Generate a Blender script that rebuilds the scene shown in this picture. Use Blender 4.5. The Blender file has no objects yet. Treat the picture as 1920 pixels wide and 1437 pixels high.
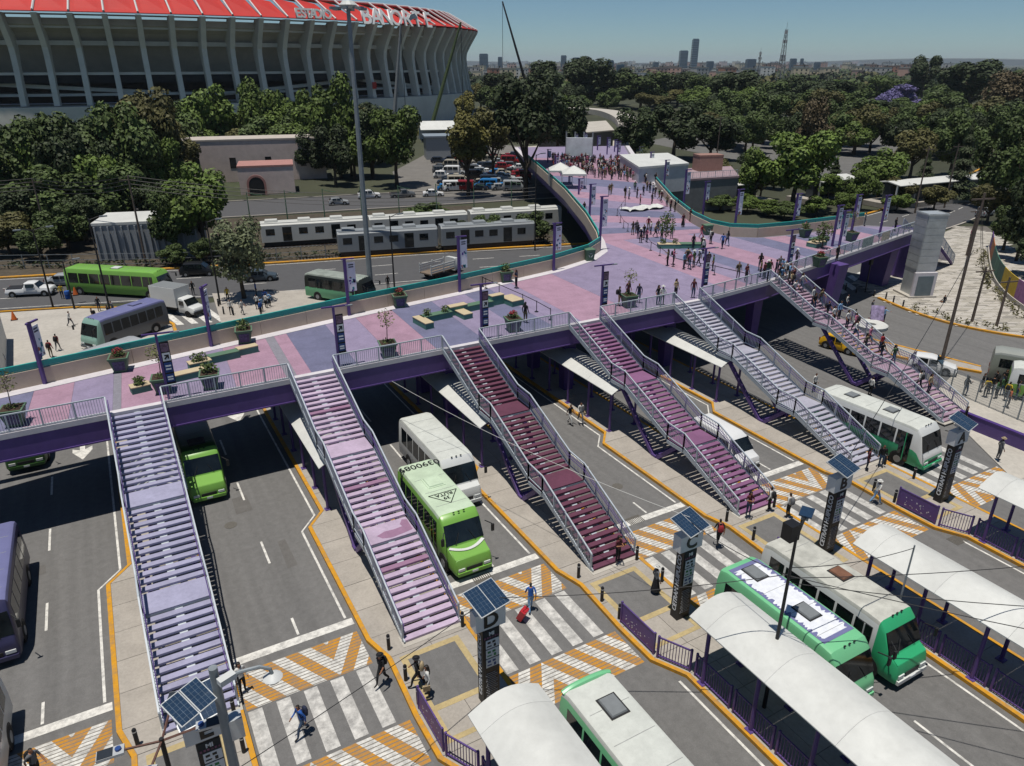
import bpy, bmesh, math, random
from mathutils import Vector, Matrix
random.seed(11)
R = math.radians
S = bpy.context.scene
COL = S.collection

# ------------------------------------------------------------ camera, sky, sun, exposure
CAM_H = 25.0
FPX, CXP, CYP, HZP = 1360.0, 960.0, 718.5, 120.0       # focal length, centre and horizon of the 1920 px photograph
PITCH = math.atan((CYP - HZP) / FPX)
YAW = math.atan(831 / math.hypot(FPX, CYP - HZP))
cam = bpy.data.cameras.new('camera'); cam.sensor_width = 36; cam.lens = FPX / 1920 * 36
cam.clip_end = 30000; cam.clip_start = 0.5
camo = bpy.data.objects.new('camera', cam); COL.objects.link(camo)
camo.location = (0, 0, CAM_H); camo.rotation_euler = (math.pi/2 - PITCH, 0, -YAW)
S.camera = camo

SUN_EL, SUN_DX, SUN_DY = R(81), 0.90, 0.43              # shadows fall towards +x, a little towards +y
W = bpy.data.worlds.new('World'); S.world = W; W.use_nodes = True
nt = W.node_tree; bg = nt.nodes['Background']
sky = nt.nodes.new('ShaderNodeTexSky'); sky.sky_type = 'NISHITA'; sky.sun_disc = False
sky.sun_elevation = SUN_EL; sky.sun_rotation = math.atan2(-SUN_DX, -SUN_DY)
sky.altitude = 2200; sky.air_density = 1.0; sky.dust_density = 0.4; sky.ozone_density = 2.0
tint = nt.nodes.new('ShaderNodeVectorMath'); tint.operation = 'MULTIPLY'; tint.inputs[1].default_value = (.74, .93, 1.02)     # camera white balance of the sky
nt.links.new(sky.outputs[0], tint.inputs[0]); nt.links.new(tint.outputs[0], bg.inputs[0]); bg.inputs[1].default_value = 0.062
sun = bpy.data.lights.new('sun', 'SUN'); sun.energy = 4.8; sun.angle = R(0.5); sun.color = (1, 0.95, 0.87)
so = bpy.data.objects.new('sun', sun); COL.objects.link(so)
c = math.cos(SUN_EL); n = math.hypot(SUN_DX, SUN_DY)
so.rotation_euler = Vector((SUN_DX/n*c, SUN_DY/n*c, -math.sin(SUN_EL))).to_track_quat('-Z', 'Y').to_euler()
so.location = (0, 0, 80)
vs = S.view_settings; vs.view_transform = 'Standard'; vs.look = 'None'; vs.exposure = 0.02; vs.gamma = 1

# ------------------------------------------------------------ surveying: where a photographed point stands in the world
_fw = Vector((math.sin(YAW)*math.cos(PITCH), math.cos(YAW)*math.cos(PITCH), -math.sin(PITCH)))
_rt = Vector((math.cos(YAW), -math.sin(YAW), 0)); _up = _rt.cross(_fw)
def g(x, y, z=0.0):
    d = _fw + _rt*((x-CXP)/FPX) - _up*((y-CYP)/FPX)
    t = (z-CAM_H)/d.z
    return Vector((d.x*t, d.y*t, z))
def proj(p):
    v = Vector((p[0], p[1], p[2]-CAM_H)); k = v.dot(_fw)
    return CXP + FPX*v.dot(_rt)/k, CYP - FPX*v.dot(_up)/k
def tall(X, Y, py, z0=0.0):           # height above z0 of something standing at X, Y whose top is seen at row py
    lo, hi = 0.0, 400.0
    for _ in range(40):
        m = (lo+hi)/2
        v = Vector((X, Y, z0+m-CAM_H))
        if v.dot(_fw) > .5 and proj((X, Y, z0+m))[1] > py: lo = m
        else: hi = m
    return lo
def mpp(X, Y, z=0): return Vector((X, Y, z-CAM_H)).dot(_fw)/FPX      # metres per photo pixel there

# ------------------------------------------------------------ materials
def lin(h):
    if not isinstance(h, str): return tuple(h)
    h = h.lstrip('#'); o = []
    for i in (0, 2, 4):
        u = int(h[i:i+2], 16)/255
        o.append(u/12.92 if u <= .04045 else ((u+.055)/1.055)**2.4)
    return tuple(o)
MATS = {}
def mat(name, color=None, rough=.75, var=.18, scale=3.0, bump=0.0, metal=0.0, spec=.4, world=False, stains=0.0, detail=4, orand=0.0, streak=0.0, spots=0.0):
    if name in MATS: return MATS[name]
    c = lin(color)
    m = bpy.data.materials.new(name); m.use_nodes = True; m.diffuse_color = (*c, 1)
    t = m.node_tree; b = t.nodes['Principled BSDF']
    b.inputs['Roughness'].default_value = rough; b.inputs['Metallic'].default_value = metal
    b.inputs['Specular IOR Level'].default_value = spec
    if var > 0 or bump > 0:
        if world: src = t.nodes.new('ShaderNodeNewGeometry').outputs['Position']
        else: src = t.nodes.new('ShaderNodeTexCoord').outputs['Object']
        nz = t.nodes.new('ShaderNodeTexNoise'); nz.inputs['Scale'].default_value = scale
        nz.inputs['Detail'].default_value = detail; nz.inputs['Roughness'].default_value = .65
        t.links.new(src, nz.inputs['Vector'])
        mp = t.nodes.new('ShaderNodeMapRange'); mp.inputs[1].default_value = .3; mp.inputs[2].default_value = .7
        mp.inputs[3].default_value = 1-var; mp.inputs[4].default_value = 1+var
        t.links.new(nz.outputs[0], mp.inputs[0])
        val = mp.outputs[0]
        if stains > 0:
            n2 = t.nodes.new('ShaderNodeTexNoise'); n2.inputs['Scale'].default_value = scale*.13
            n2.inputs['Detail'].default_value = 6; n2.inputs['Distortion'].default_value = .6
            t.links.new(src, n2.inputs['Vector'])
            m2 = t.nodes.new('ShaderNodeMapRange'); m2.inputs[1].default_value = .25; m2.inputs[2].default_value = .75
            m2.inputs[3].default_value = 1-stains; m2.inputs[4].default_value = 1+stains*.5
            t.links.new(n2.outputs[0], m2.inputs[0])
            mm = t.nodes.new('ShaderNodeMath'); mm.operation = 'MULTIPLY'
            t.links.new(val, mm.inputs[0]); t.links.new(m2.outputs[0], mm.inputs[1]); val = mm.outputs[0]
        def times(v, w_):
            q = t.nodes.new('ShaderNodeMath'); q.operation = 'MULTIPLY'; t.links.new(v, q.inputs[0]); t.links.new(w_, q.inputs[1]); return q.outputs[0]
        def remap(o_, a, b, lo, hi):
            q = t.nodes.new('ShaderNodeMapRange'); q.inputs[1].default_value = a; q.inputs[2].default_value = b; q.inputs[3].default_value = lo; q.inputs[4].default_value = hi
            t.links.new(o_, q.inputs[0]); return q.outputs[0]
        if orand > 0: val = times(val, remap(t.nodes.new('ShaderNodeObjectInfo').outputs['Random'], 0, 1, 1-orand, 1+orand))
        if streak > 0:      # long tyre-worn streaks running with the lanes
            vmul = t.nodes.new('ShaderNodeVectorMath'); vmul.operation = 'MULTIPLY'; vmul.inputs[1].default_value = (1.5, .05, 1); t.links.new(src, vmul.inputs[0])
            n3 = t.nodes.new('ShaderNodeTexNoise'); n3.inputs['Scale'].default_value = 1; n3.inputs['Detail'].default_value = 5; t.links.new(vmul.outputs[0], n3.inputs['Vector'])
            val = times(val, remap(n3.outputs[0], .3, .7, 1-streak, 1+streak*.6))
        if spots > 0:       # oil drips and patches
            vo = t.nodes.new('ShaderNodeTexNoise'); vo.inputs['Scale'].default_value = 2.6; vo.inputs['Detail'].default_value = 8; vo.inputs['Roughness'].default_value = .8; t.links.new(src, vo.inputs['Vector'])
            val = times(val, remap(vo.outputs[0], .6, .72, 1, 1-spots))
        vm = t.nodes.new('ShaderNodeVectorMath'); vm.operation = 'SCALE'; vm.inputs[0].default_value = c
        t.links.new(val, vm.inputs['Scale']); t.links.new(vm.outputs[0], b.inputs['Base Color'])
        if bump > 0:
            bp = t.nodes.new('ShaderNodeBump'); bp.inputs['Strength'].default_value = bump; bp.inputs['Distance'].default_value = .05
            t.links.new(nz.outputs[0], bp.inputs['Height']); t.links.new(bp.outputs[0], b.inputs['Normal'])
    else: b.inputs['Base Color'].default_value = (*c, 1)
    MATS[name] = m
    return m
def glass(name, color='#0b1013', rough=.08):
    m = mat(name, color, rough, 0, spec=.6); return m
def worn_paint(name, color, under, amount=.5, sx=2.2):      # road paint scuffed through to the asphalt
    if name in MATS: return MATS[name]
    m = mat(name, color, .8, .12, 4, world=True)
    t = m.node_tree; b = t.nodes['Principled BSDF']
    src = t.nodes.new('ShaderNodeNewGeometry').outputs['Position']
    nz = t.nodes.new('ShaderNodeTexNoise'); nz.inputs['Scale'].default_value = sx; nz.inputs['Detail'].default_value = 9; nz.inputs['Roughness'].default_value = .72
    t.links.new(src, nz.inputs['Vector'])
    mp = t.nodes.new('ShaderNodeMapRange'); mp.inputs[1].default_value = .62-amount*.22; mp.inputs[2].default_value = .78-amount*.1
    mp.inputs[3].default_value = 0; mp.inputs[4].default_value = .75
    t.links.new(nz.outputs[0], mp.inputs[0])
    old = b.inputs['Base Color'].links[0].from_socket
    mx = t.nodes.new('ShaderNodeMix'); mx.data_type = 'RGBA'
    t.links.new(mp.outputs[0], mx.inputs[0]); t.links.new(old, mx.inputs[6]); mx.inputs[7].default_value = (*lin(under), 1)
    t.links.new(mx.outputs[2], b.inputs['Base Color'])
    return m

# ------------------------------------------------------------ mesh builder and scene tree
class MB:
    def __init__(s): s.v, s.f, s.m, s.k = [], [], [], 0
    def face(s, pts):
        n = len(s.v); s.v += [tuple(p) for p in pts]; s.f.append(tuple(range(n, n+len(pts)))); s.m.append(s.k); return s
    def hexa(s, p):            # 8 corners: bottom ring 0-3, top ring 4-7, counter-clockwise
        n = len(s.v); s.v += [tuple(q) for q in p]
        for q in ((3,2,1,0),(4,5,6,7),(0,1,5,4),(1,2,6,5),(2,3,7,6),(3,0,4,7)):
            s.f.append(tuple(n+i for i in q)); s.m.append(s.k)
        return s
    def bx(s, x0, x1, y0, y1, z0, z1):
        return s.hexa([(x0,y0,z0),(x1,y0,z0),(x1,y1,z0),(x0,y1,z0),(x0,y0,z1),(x1,y0,z1),(x1,y1,z1),(x0,y1,z1)])
    def box(s, c, d, rz=0, rx=0):
        M = Matrix.Translation(c) @ Matrix.Rotation(rz, 4, 'Z') @ Matrix.Rotation(rx, 4, 'X')
        a, b, h = d[0]/2, d[1]/2, d[2]/2
        return s.hexa([M @ Vector(p) for p in ((-a,-b,-h),(a,-b,-h),(a,b,-h),(-a,b,-h),(-a,-b,h),(a,-b,h),(a,b,h),(-a,b,h))])
    def frus(s, c, d0, d1, h):    # tapered box standing at c
        x, y, z = c; a, b = d0[0]/2, d0[1]/2; e, f = d1[0]/2, d1[1]/2
        return s.hexa([(x-a,y-b,z),(x+a,y-b,z),(x+a,y+b,z),(x-a,y+b,z),(x-e,y-f,z+h),(x+e,y-f,z+h),(x+e,y+f,z+h),(x-e,y+f,z+h)])
    def beam(s, p, q, w, h=None, up=(0,0,1)):
        p, q = Vector(p), Vector(q); h = h or w; d = (q-p).normalized(); u = Vector(up)
        if abs(d.dot(u)) > .98: u = Vector((1,0,0))
        r = d.cross(u).normalized()*(w/2); u = r.cross(d).normalized()*(h/2)
        return s.hexa([p-r-u, p+r-u, q+r-u, q-r-u, p-r+u, p+r+u, q+r+u, q-r+u])
    def tube(s, pts, rad, n=6, cap=True):
        pts = [Vector(p) for p in pts]; rs = rad if isinstance(rad, (list, tuple)) else [rad]*len(pts)
        rings = []; a = None
        for i, p in enumerate(pts):
            d = (pts[min(i+1,len(pts)-1)] - pts[max(i-1,0)]).normalized()
            if a is None:
                a = d.cross(Vector((0,0,1)));
                if a.length < .05: a = Vector((1,0,0))
            a = (a - d*a.dot(d)).normalized(); b = d.cross(a)
            rings.append([p + (a*math.cos(2*math.pi*k/n) + b*math.sin(2*math.pi*k/n))*rs[i] for k in range(n)])
        return s.loft(rings, cap)
    def cyl(s, p, q, r, r2=None, n=10): return s.tube([p, q], [r, r if r2 is None else r2], n)
    def loft(s, rings, cap=True, closed=True):
        n0 = len(s.v); n = len(rings[0])
        for r in rings: s.v += [tuple(p) for p in r]
        for i in range(len(rings)-1):
            for k in range(n if closed else n-1):
                a = n0+i*n+k; b = n0+i*n+(k+1) % n
                s.f.append((a, b, b+n, a+n)); s.m.append(s.k)
        if cap:
            s.f.append(tuple(n0+k for k in reversed(range(n)))); s.m.append(s.k)
            e = n0+(len(rings)-1)*n
            s.f.append(tuple(e+k for k in range(n))); s.m.append(s.k)
        return s
    def prism(s, poly, z0, z1):    # vertical prism over a ground outline given counter-clockwise
        return s.loft([[(p[0],p[1],z0) for p in poly], [(p[0],p[1],z1) for p in poly]])
    def extr(s, poly, org, ux, uz, n, t):   # outline in the plane (ux, uz) at org, thickness t along n (centred)
        org, ux, uz, n = Vector(org), Vector(ux), Vector(uz), Vector(n)
        f = lambda k: [org + ux*a + uz*b + n*(t*k) for a, b in poly]
        return s.loft([f(-.5), f(.5)])
    def build(s, name, mats, parent=None, smooth=False, loc=None, rz=0):
        me = bpy.data.meshes.new(name); me.from_pydata(s.v, [], s.f)
        mats = mats if isinstance(mats, (list, tuple)) else [mats]
        for m in mats: me.materials.append(m)
        if any(s.m): me.polygons.foreach_set('material_index', s.m)
        bm = bmesh.new(); bm.from_mesh(me); bmesh.ops.recalc_face_normals(bm, faces=bm.faces); bm.to_mesh(me); bm.free()
        if smooth:
            me.polygons.foreach_set('use_smooth', [True]*len(me.polygons))
            try: me.set_sharp_from_angle(angle=R(38))
            except Exception: pass
        o = bpy.data.objects.new(name, me); COL.objects.link(o)
        if parent: o.parent = parent
        if loc is not None: o.location = loc
        o.rotation_euler[2] = rz
        return o
def inst(src, parent=None, loc=None, rz=None, name=None):
    o = src.copy(); COL.objects.link(o)
    if name: o.name = name
    if parent: o.parent = parent
    if loc is not None: o.location = loc
    if rz is not None: o.rotation_euler[2] = rz
    return o
def tag(o, label, cat, group=None, kind=None):
    if label: o['label'] = label
    if cat: o['category'] = cat
    if group: o['group'] = group
    if kind: o['kind'] = kind
    return o
def struct(o): o['kind'] = 'structure'; return o
def thing(name, label, cat, loc=(0,0,0), rz=0, group=None):
    o = bpy.data.objects.new(name, None); COL.objects.link(o); o.empty_display_size = .3
    o.location = loc; o.rotation_euler = (0, 0, rz)
    return tag(o, label, cat, group)
def kids(o): return [c for c in COL.objects if c.parent == o]
_KC = {}
def dup(root, loc, rz=0, label=None, group=None, scale=None, swap=None):
    # copy a thing, its parts and sub-parts; swap = {old material: new material}
    if root not in _KC:
        ch = [c for c in bpy.data.objects if c.parent == root]
        _KC[root] = [(c, [d for d in bpy.data.objects if d.parent == c]) for c in ch]
    def sw(o):
        if swap and o.type == 'MESH':
            for sl in o.material_slots:
                if sl.material in swap:
                    nm = swap[sl.material]; sl.link = 'OBJECT'; sl.material = nm
    r = root.copy(); COL.objects.link(r); r.location = loc; r.rotation_euler = (0, 0, rz)
    if scale: r.scale = (scale,)*3 if not isinstance(scale, (tuple, list)) else scale
    if label: r['label'] = label
    if group: r['group'] = group
    sw(r)
    for c, ds in _KC[root]:
        k = c.copy(); COL.objects.link(k); k.parent = r; sw(k)
        for d in ds:
            e = d.copy(); COL.objects.link(e); e.parent = k; sw(e)
    return r
def text_mesh(body, size, depth=.02, bold=0.0):
    cu = bpy.data.curves.new('lettering', 'FONT'); cu.body = body; cu.size = size; cu.extrude = depth; cu.offset = bold
    cu.align_x = 'CENTER'; cu.align_y = 'CENTER'; cu.resolution_u = 3
    o = bpy.data.objects.new('lettering', cu); COL.objects.link(o)
    bpy.context.view_layer.update()
    me = bpy.data.meshes.new_from_object(o.evaluated_get(bpy.context.evaluated_depsgraph_get()))
    bpy.data.objects.remove(o); bpy.data.curves.remove(cu)
    return me
def letters(body, size, m, parent, loc, rot, depth=.02, bold=0.0, sx=1.0, name='lettering'):
    me = text_mesh(body, size, depth, bold); me.materials.clear(); me.materials.append(m)
    o = bpy.data.objects.new(name, me); COL.objects.link(o); o.parent = parent; o.location = loc; o.rotation_euler = rot; o.scale = (sx, 1, 1)
    return o
# ============================================================ ground, roads, islands, markings
ASPH = '#656463'
m_asph = mat('worn_asphalt', ASPH, .9, .14, 22, .15, world=True, stains=.14, detail=9, streak=.14, spots=.28)
m_asph_dark = mat('dark_asphalt', '#4b4b4d', .9, .12, 10, .12, world=True, stains=.12)
m_conc = mat('pavement_concrete', '#98928a', .85, .12, 7, .08, world=True, stains=.16, detail=9, orand=.06, spots=.16)
m_conc2 = mat('pale_concrete', '#a9a49b', .85, .1, 3, .08, world=True, stains=.15)
m_joint = mat('joint_dirt', '#5e5a55', .95, .2, 6, world=True)
m_yellow = worn_paint('yellow_road_paint', '#b98419', '#6f675b', .7)
m_white = worn_paint('white_road_paint', '#c4c2bd', ASPH, 1.25)
m_white2 = worn_paint('white_line_paint', '#cac8c2', ASPH, .8)
m_tact = mat('tactile_yellow', '#a5946c', .85, .15, 6, .1, world=True, stains=.2)
m_soil = mat('dry_soil', '#453e33', .95, .3, .9, .3, world=True, stains=.3)
m_park = mat('park_floor', '#39402a', .95, .35, .35, .4, world=True, stains=.3)

def sheet(name, poly, z, m, parent=None):
    mb = MB(); mb.face([(p[0], p[1], z) for p in poly])
    o = mb.build(name, m, parent)
    if o.data.polygons and o.data.polygons[0].normal.z < 0: o.data.flip_normals()
    if not parent: struct(o)
    return o
def ribbon(name, path, w, z, m, parent=None, h=0, kind=True):      # a road or kerb following a path
    P = [Vector((p[0], p[1], 0)) for p in path]; L, Rr = [], []
    for i, p in enumerate(P):
        d = (P[min(i+1, len(P)-1)] - P[max(i-1, 0)]).normalized(); nrm = Vector((-d.y, d.x, 0))*(w/2)
        L.append(p+nrm); Rr.append(p-nrm)
    mb = MB()
    if h:
        mb.loft([[(a.x,a.y,z),(b.x,b.y,z),(b.x,b.y,z+h),(a.x,a.y,z+h)] for a, b in zip(L, Rr)])
    else:
        for i in range(len(P)-1): mb.face([(L[i].x,L[i].y,z),(Rr[i].x,Rr[i].y,z),(Rr[i+1].x,Rr[i+1].y,z),(L[i+1].x,L[i+1].y,z)])
    o = mb.build(name, m, parent)
    if kind and not parent: struct(o)
    return o
def smooth_path(pts, n=6):
    P = [Vector((p[0], p[1], p[2] if len(p) > 2 else 0)) for p in pts]; out = []
    for i in range(len(P)-1):
        p0, p1, p2, p3 = P[max(i-1,0)], P[i], P[i+1], P[min(i+2,len(P)-1)]
        for k in range(n):
            t = k/n
            out.append(.5*((2*p1)+(p2-p0)*t+(2*p0-5*p1+4*p2-p3)*t*t+(3*p1-p0-3*p2+p3)*t**3))
    out.append(P[-1]); return out

m_land = mat('far_land', '#3d402f', .95, .35, .02, 0, world=True, stains=.3)
sheet('ground', [(-9000,-3000),(16000,-3000),(16000,20000),(-9000,20000)], -.06, m_land)
sheet('park_ground', [(-90,106),(15,101),(62,93),(62,128),(24,136),(-90,160)], -.04, m_soil)
sheet('park_ground', [(-160,165),(30,158),(60,240),(60,330),(-200,360)], -.045, m_park)
sheet('terminal_road', [(-70,-30),(110,-30),(110,48),(96,70),(60,84),(-70,90)], -.02, m_asph)

AVE = smooth_path([(-90,125),(-13,102.6),(18,93.6),(40,88.6),(60,83),(85,76),(105,75),(130,79),(165,90),(230,113),(330,150)])
ribbon('avenue', AVE, 14.5, -.012, m_asph_dark)
def offset(path, d):
    out = []
    for i, p in enumerate(path):
        t = (path[min(i+1,len(path)-1)] - path[max(i-1,0)]).normalized(); out.append(p + Vector((-t.y, t.x, 0))*d)
    return out
ribbon('kerb', offset(AVE, 7.4), .55, -.02, m_yellow, h=.2)
ribbon('kerb', offset(AVE, -7.3)[26:], .3, -.02, m_conc, h=.16)
ribbon('edge_line', offset(AVE, 6.7), .15, -.006, m_white2)
ribbon('edge_line', offset(AVE, -6.6)[:30], .13, -.006, m_white2)
def dashes(path, d, step, ln, w=.14, z=-.006):
    path = offset(path, d); acc = 0; root = None
    for a, b in zip(path, path[1:]):
        l = (b-a).length; t = (b-a)/l
        if acc > step:
            acc = 0; q = a; n = Vector((-t.y, t.x, 0))*(w/2); e = a+t*ln
            o = sheet('lane_dash', [a-n, e-n, e+n, a+n], z, m_white2)
        acc += l
dashes(AVE, 2.2, 5, 3.0); dashes(AVE, -2.4, 5, 3.0)
FARROAD = [(-120,172),(22,146),(55,140),(90,134)]
ribbon('far_road', FARROAD, 17, -.015, m_asph_dark)
ribbon('kerb', offset([Vector((*p,0)) for p in FARROAD], -8.6), .4, -.02, m_conc, h=.18)
ribbon('kerb', offset([Vector((*p,0)) for p in FARROAD], 8.6), .4, -.02, m_conc, h=.18)
sheet('parking_lot', [(54,141),(92,130),(140,190),(112,245),(66,180)], -.012, mat('lot_asphalt', '#6a6763', .9, .15, 3, 0, world=True, stains=.2))
sheet('side_road', [(150,105),(330,190),(330,290),(170,210)], -.03, mat('side_asphalt', '#5f5e5c', .9, .15, 2, 0, world=True, stains=.2))

# waiting area behind the bridge
sheet('rear_pavement', [(-40,60),(-40,93),(-12,93.6),(-5,91.5),(1,88),(4,80),(3.5,60)], .03, mat('rear_paving', '#a39e96', .85, .1, 2.2, .05, world=True, stains=.14))
sheet('rear_pavement', [(8.5,76),(9.5,90),(19.5,86),(21,79)], .03, m_conc)
ribbon('kerb', [(-12,93.9),(-5,91.8),(1.2,88.2),(4.2,80.2),(3.7,62)], .3, .0, m_yellow, h=.13)

# ---- islands between the bus lanes
PER = 10.55
def LI(i): return -3.65 + PER*i
def left_x(i, y):
    L = LI(i)
    for (a, xa), (b, xb) in zip(KL, KL[1:]):
        if a <= y <= b: return L + xa + (xb-xa)*(y-a)/(b-a)
    return L + (KL[0][1] if y < KL[0][0] else KL[-1][1])
KL = [(-40,1.15),(17.4,1.15),(18.9,.35),(21.2,.3),(24.8,.45),(26.4,0),(36.8,0),(38.1,1.08),(80,1.08)]
KR = [(-40,4.75),(80,4.75)]
def right_x(i, y): return LI(i) + 4.7
YS = [-8,-5.8,-3.6,-1.4,.8,3,5.2,7.4,9.6,11.8,14,15.7,17.4,18.9,21.2,23,24.8,26.4,28.5,30.6,32.7,34.8,36.8,38.1,40.2,42.4,44.6,46.8,49,51.2,53.4,55.6,57.8,60]
def island(i):
    root = struct(thing('platform_island', None, None))
    base = MB(); ys = YS
    base.loft([[(left_x(i,y)+.1,y,-.03),(right_x(i,y)-.1,y,-.03),(right_x(i,y)-.1,y,.125),(left_x(i,y)+.1,y,.125)] for y in ys]); base.build('bedding', m_joint, root)
    for a, b in zip(ys, ys[1:]):
        e = .012
        mb = MB(); x = [left_x(i,a)+.22, right_x(i,a)-.2, right_x(i,b)-.2, left_x(i,b)+.22]
        z = .15 + random.uniform(-.004, .004)
        xm0, xm1 = (x[0]+x[1])/2, (x[2]+x[3])/2
        mb.loft([[(x[0],a+e,.02),(xm0-e,a+e,.02),(xm0-e,a+e,z),(x[0],a+e,z)], [(x[3],b-e,.02),(xm1-e,b-e,.02),(xm1-e,b-e,z),(x[3],b-e,z)]])
        mb.build('slab', m_conc, root)
        mb = MB()
        mb.loft([[(xm0+e,a+e,.02),(x[1],a+e,.02),(x[1],a+e,z),(xm0+e,a+e,z)], [(xm1+e,b-e,.02),(x[2],b-e,.02),(x[2],b-e,z),(xm1+e,b-e,z)]])
        mb.build('slab', m_conc, root)
    for side in (0, 1):
        mb = MB(); r = []
        for y in ys:
            x0 = left_x(i,y) if side == 0 else right_x(i,y)-.19
            r.append([(x0,y,-.03),(x0+.21,y,-.03),(x0+.21,y,.165),(x0,y,.165)])
        mb.loft(r); mb.build('kerb', m_yellow, root)
    # tactile paving frame at the crossing
    y0, y1 = 19.3, 24.6; xa, xb = LI(i)+.95, LI(i)+3.9
    mb = MB()
    for (a, b, c2, d) in ((xa,xa+.3,y0,y1),(xb-.3,xb,y0,y1),(xa+.3,xb-.3,y1-.3,y1),(xa+.3,xb-.3,21.0,21.3),(xa+.3,xb-.3,y0,y0+.25)): mb.bx(a,b,c2,d,.12,.161)
    mb.build('tactile_strip', m_tact, root)
    mb = MB(); mb.bx(xa+.3,xb-.3,21.3,y1-.3,.12,.158); mb.build('inset_slab', m_asph, root)
    # white line on the roadway beside the left kerb
    mb = MB(); ys2 = [y for y in ys if y >= 28.5]
    for a, b in zip(ys2, ys2[1:]):
        xa, xb = left_x(i,a)-.32, left_x(i,b)-.32
        mb.face([(xa-.12,a,-.012),(xa,a,-.012),(xb,b,-.012),(xb-.12,b,-.012)])
    ys2 = [y for y in ys if y <= 17.4]
    for a, b in zip(ys2, ys2[1:]):
        xa, xb = left_x(i,a)-.32, left_x(i,b)-.32
        mb.face([(xa-.12,a,-.012),(xa,a,-.012),(xb,b,-.012),(xb-.12,b,-.012)])
    mb.build('edge_line', m_white2, root)
    return root
for i in range(0, 5): island(i)

# ---- road markings in each bus lane
def clip(poly, x0, x1, y0, y1):
    for ax, lim, s in ((0,x0,1),(0,x1,-1),(1,y0,1),(1,y1,-1)):
        out = []
        for a, b in zip(poly, poly[1:]+poly[:1]):
            ia, ib = (a[ax]-lim)*s >= 0, (b[ax]-lim)*s >= 0
            if ia: out.append(a)
            if ia != ib:
                t = (lim-a[ax])/(b[ax]-a[ax]); out.append((a[0]+(b[0]-a[0])*t, a[1]+(b[1]-a[1])*t))
        poly = out
        if not poly: return []
    return poly
def ridged(name, color, amount):
    m = worn_paint(name, color, ASPH, amount); t = m.node_tree; b = t.nodes['Principled BSDF']
    sep = t.nodes.new('ShaderNodeSeparateXYZ'); t.links.new(t.nodes.new('ShaderNodeNewGeometry').outputs['Position'], sep.inputs[0])
    ml = t.nodes.new('ShaderNodeMath'); ml.operation = 'MULTIPLY'; ml.inputs[1].default_value = 1/.19
    t.links.new(sep.outputs[1], ml.inputs[0])
    fr = t.nodes.new('ShaderNodeMath'); fr.operation = 'FRACT'; t.links.new(ml.outputs[0], fr.inputs[0])
    lt = t.nodes.new('ShaderNodeMath'); lt.operation = 'LESS_THAN'; lt.inputs[1].default_value = .24; t.links.new(fr.outputs[0], lt.inputs[0])
    old = b.inputs['Base Color'].links[0].from_socket
    mx = t.nodes.new('ShaderNodeMix'); mx.data_type = 'RGBA'
    t.links.new(lt.outputs[0], mx.inputs[0]); t.links.new(old, mx.inputs[6]); mx.inputs[7].default_value = (*[v*.8 for v in lin('#77726a')], 1)
    t.links.new(mx.outputs[2], b.inputs['Base Color']); return m
m_ry, m_rw = ridged('rumble_yellow', '#b17a14', .95), ridged('rumble_white', '#cbc9c3', 1.0)
def chevrons(x0, x1, y0, y1, up):
    root = struct(thing('chevron_marking', None, None))
    xc = x0 + (x1-x0)*(.72 if up else .3); s = 1.75; bw = 1.05; h = y1-y0
    for k in range(-12, 10):
        m = m_ry if k % 2 else m_rw
        for side in (-1, 1):
            c0, c1 = k*bw, (k+1)*bw*1.0
            q = []
            for (t, c) in ((0,c0),(8,c0),(8,c1),(0,c1)):
                yy = s*t + c
                q.append((xc+side*t, y0+yy if up else y1-yy))
            if side < 0: q.reverse()
            if not up: q.reverse()
            pl = clip(q, x0+.12, x1-.12, y0, y1)
            if len(pl) > 2: sheet('painted_bar', pl, -.012, m, root)
def zebra(x0, x1, y0, y1, n):
    root = struct(thing('zebra_crossing', None, None)); w = (x1-x0)/(2*n-.2)
    for k in range(n):
        a = x0 + k*2*w + .1*w; sheet('stripe', [(a,y0),(a+w,y0),(a+w,y1),(a,y1)], -.012, m_white, root)
for j in range(-1, 5):
    xa = right_x(j, 25); xb = left_x(j+1, 30)
    if j == -1: xa = -9.3
    if j == 4: xb = xa + 6.2
    zebra(xa+.1, xb-.0, 21.45, 24.95, 5)
    chevrons(xa+.02, xb-.05, 25.05, 27.4, True)
    chevrons(xa+.02, xb+.25, 19.0, 21.3, False)
    sheet('stop_line', [(xa+.15,27.9),(xb-.1,27.9),(xb-.1,28.38),(xa+.15,28.38)], -.012, m_white2)
    xm = xb - 2.68
    if j < 4:
        for (a, b) in ((28.5,29.8),(34.7,36.95),(41.9,44.3),(48.5,51),(8.5,11),(2.5,5),(14.6,17)):
            sheet('lane_dash', [(xm-.06,a),(xm+.06,a),(xm+.06,b),(xm-.06,b)], -.012, m_white2)
def road_arrow(x, y, z=-.012):
    pts = [(-.16,1.7),(-.16,.5),(-.62,.75),(-.62,.35),(0,-.55),(.62,.35),(.62,.75),(.16,.5),(.16,1.7)]
    return sheet('lane_arrow', [(x+a, y+b*1.5) for a, b in pts], z, m_white2)
for px, py in ((155,852),(445,783)):
    p = g(px, py); road_arrow(p.x, p.y)
# crossings behind the bridge
def zebra_px(a, b, n, depth, ang):
    A, B = g(*a), g(*b); root = struct(thing('zebra_crossing', None, None)); d = (B-A)/(2*n-1); u = Vector((math.cos(ang), math.sin(ang), 0))*depth
    for k in range(n):
        s0 = A + d*(2*k); s1 = s0 + d; sheet('stripe', [s0, s1, s1+u, s0+u], -.008, m_white2, root)
zebra_px((305,612),(425,602), 5, 5.5, R(100))
zebra_px((520,585),(610,572), 5, 4.0, R(95))
zebra_px((1560,560),(1660,520), 6, 4.5, R(60))

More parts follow.
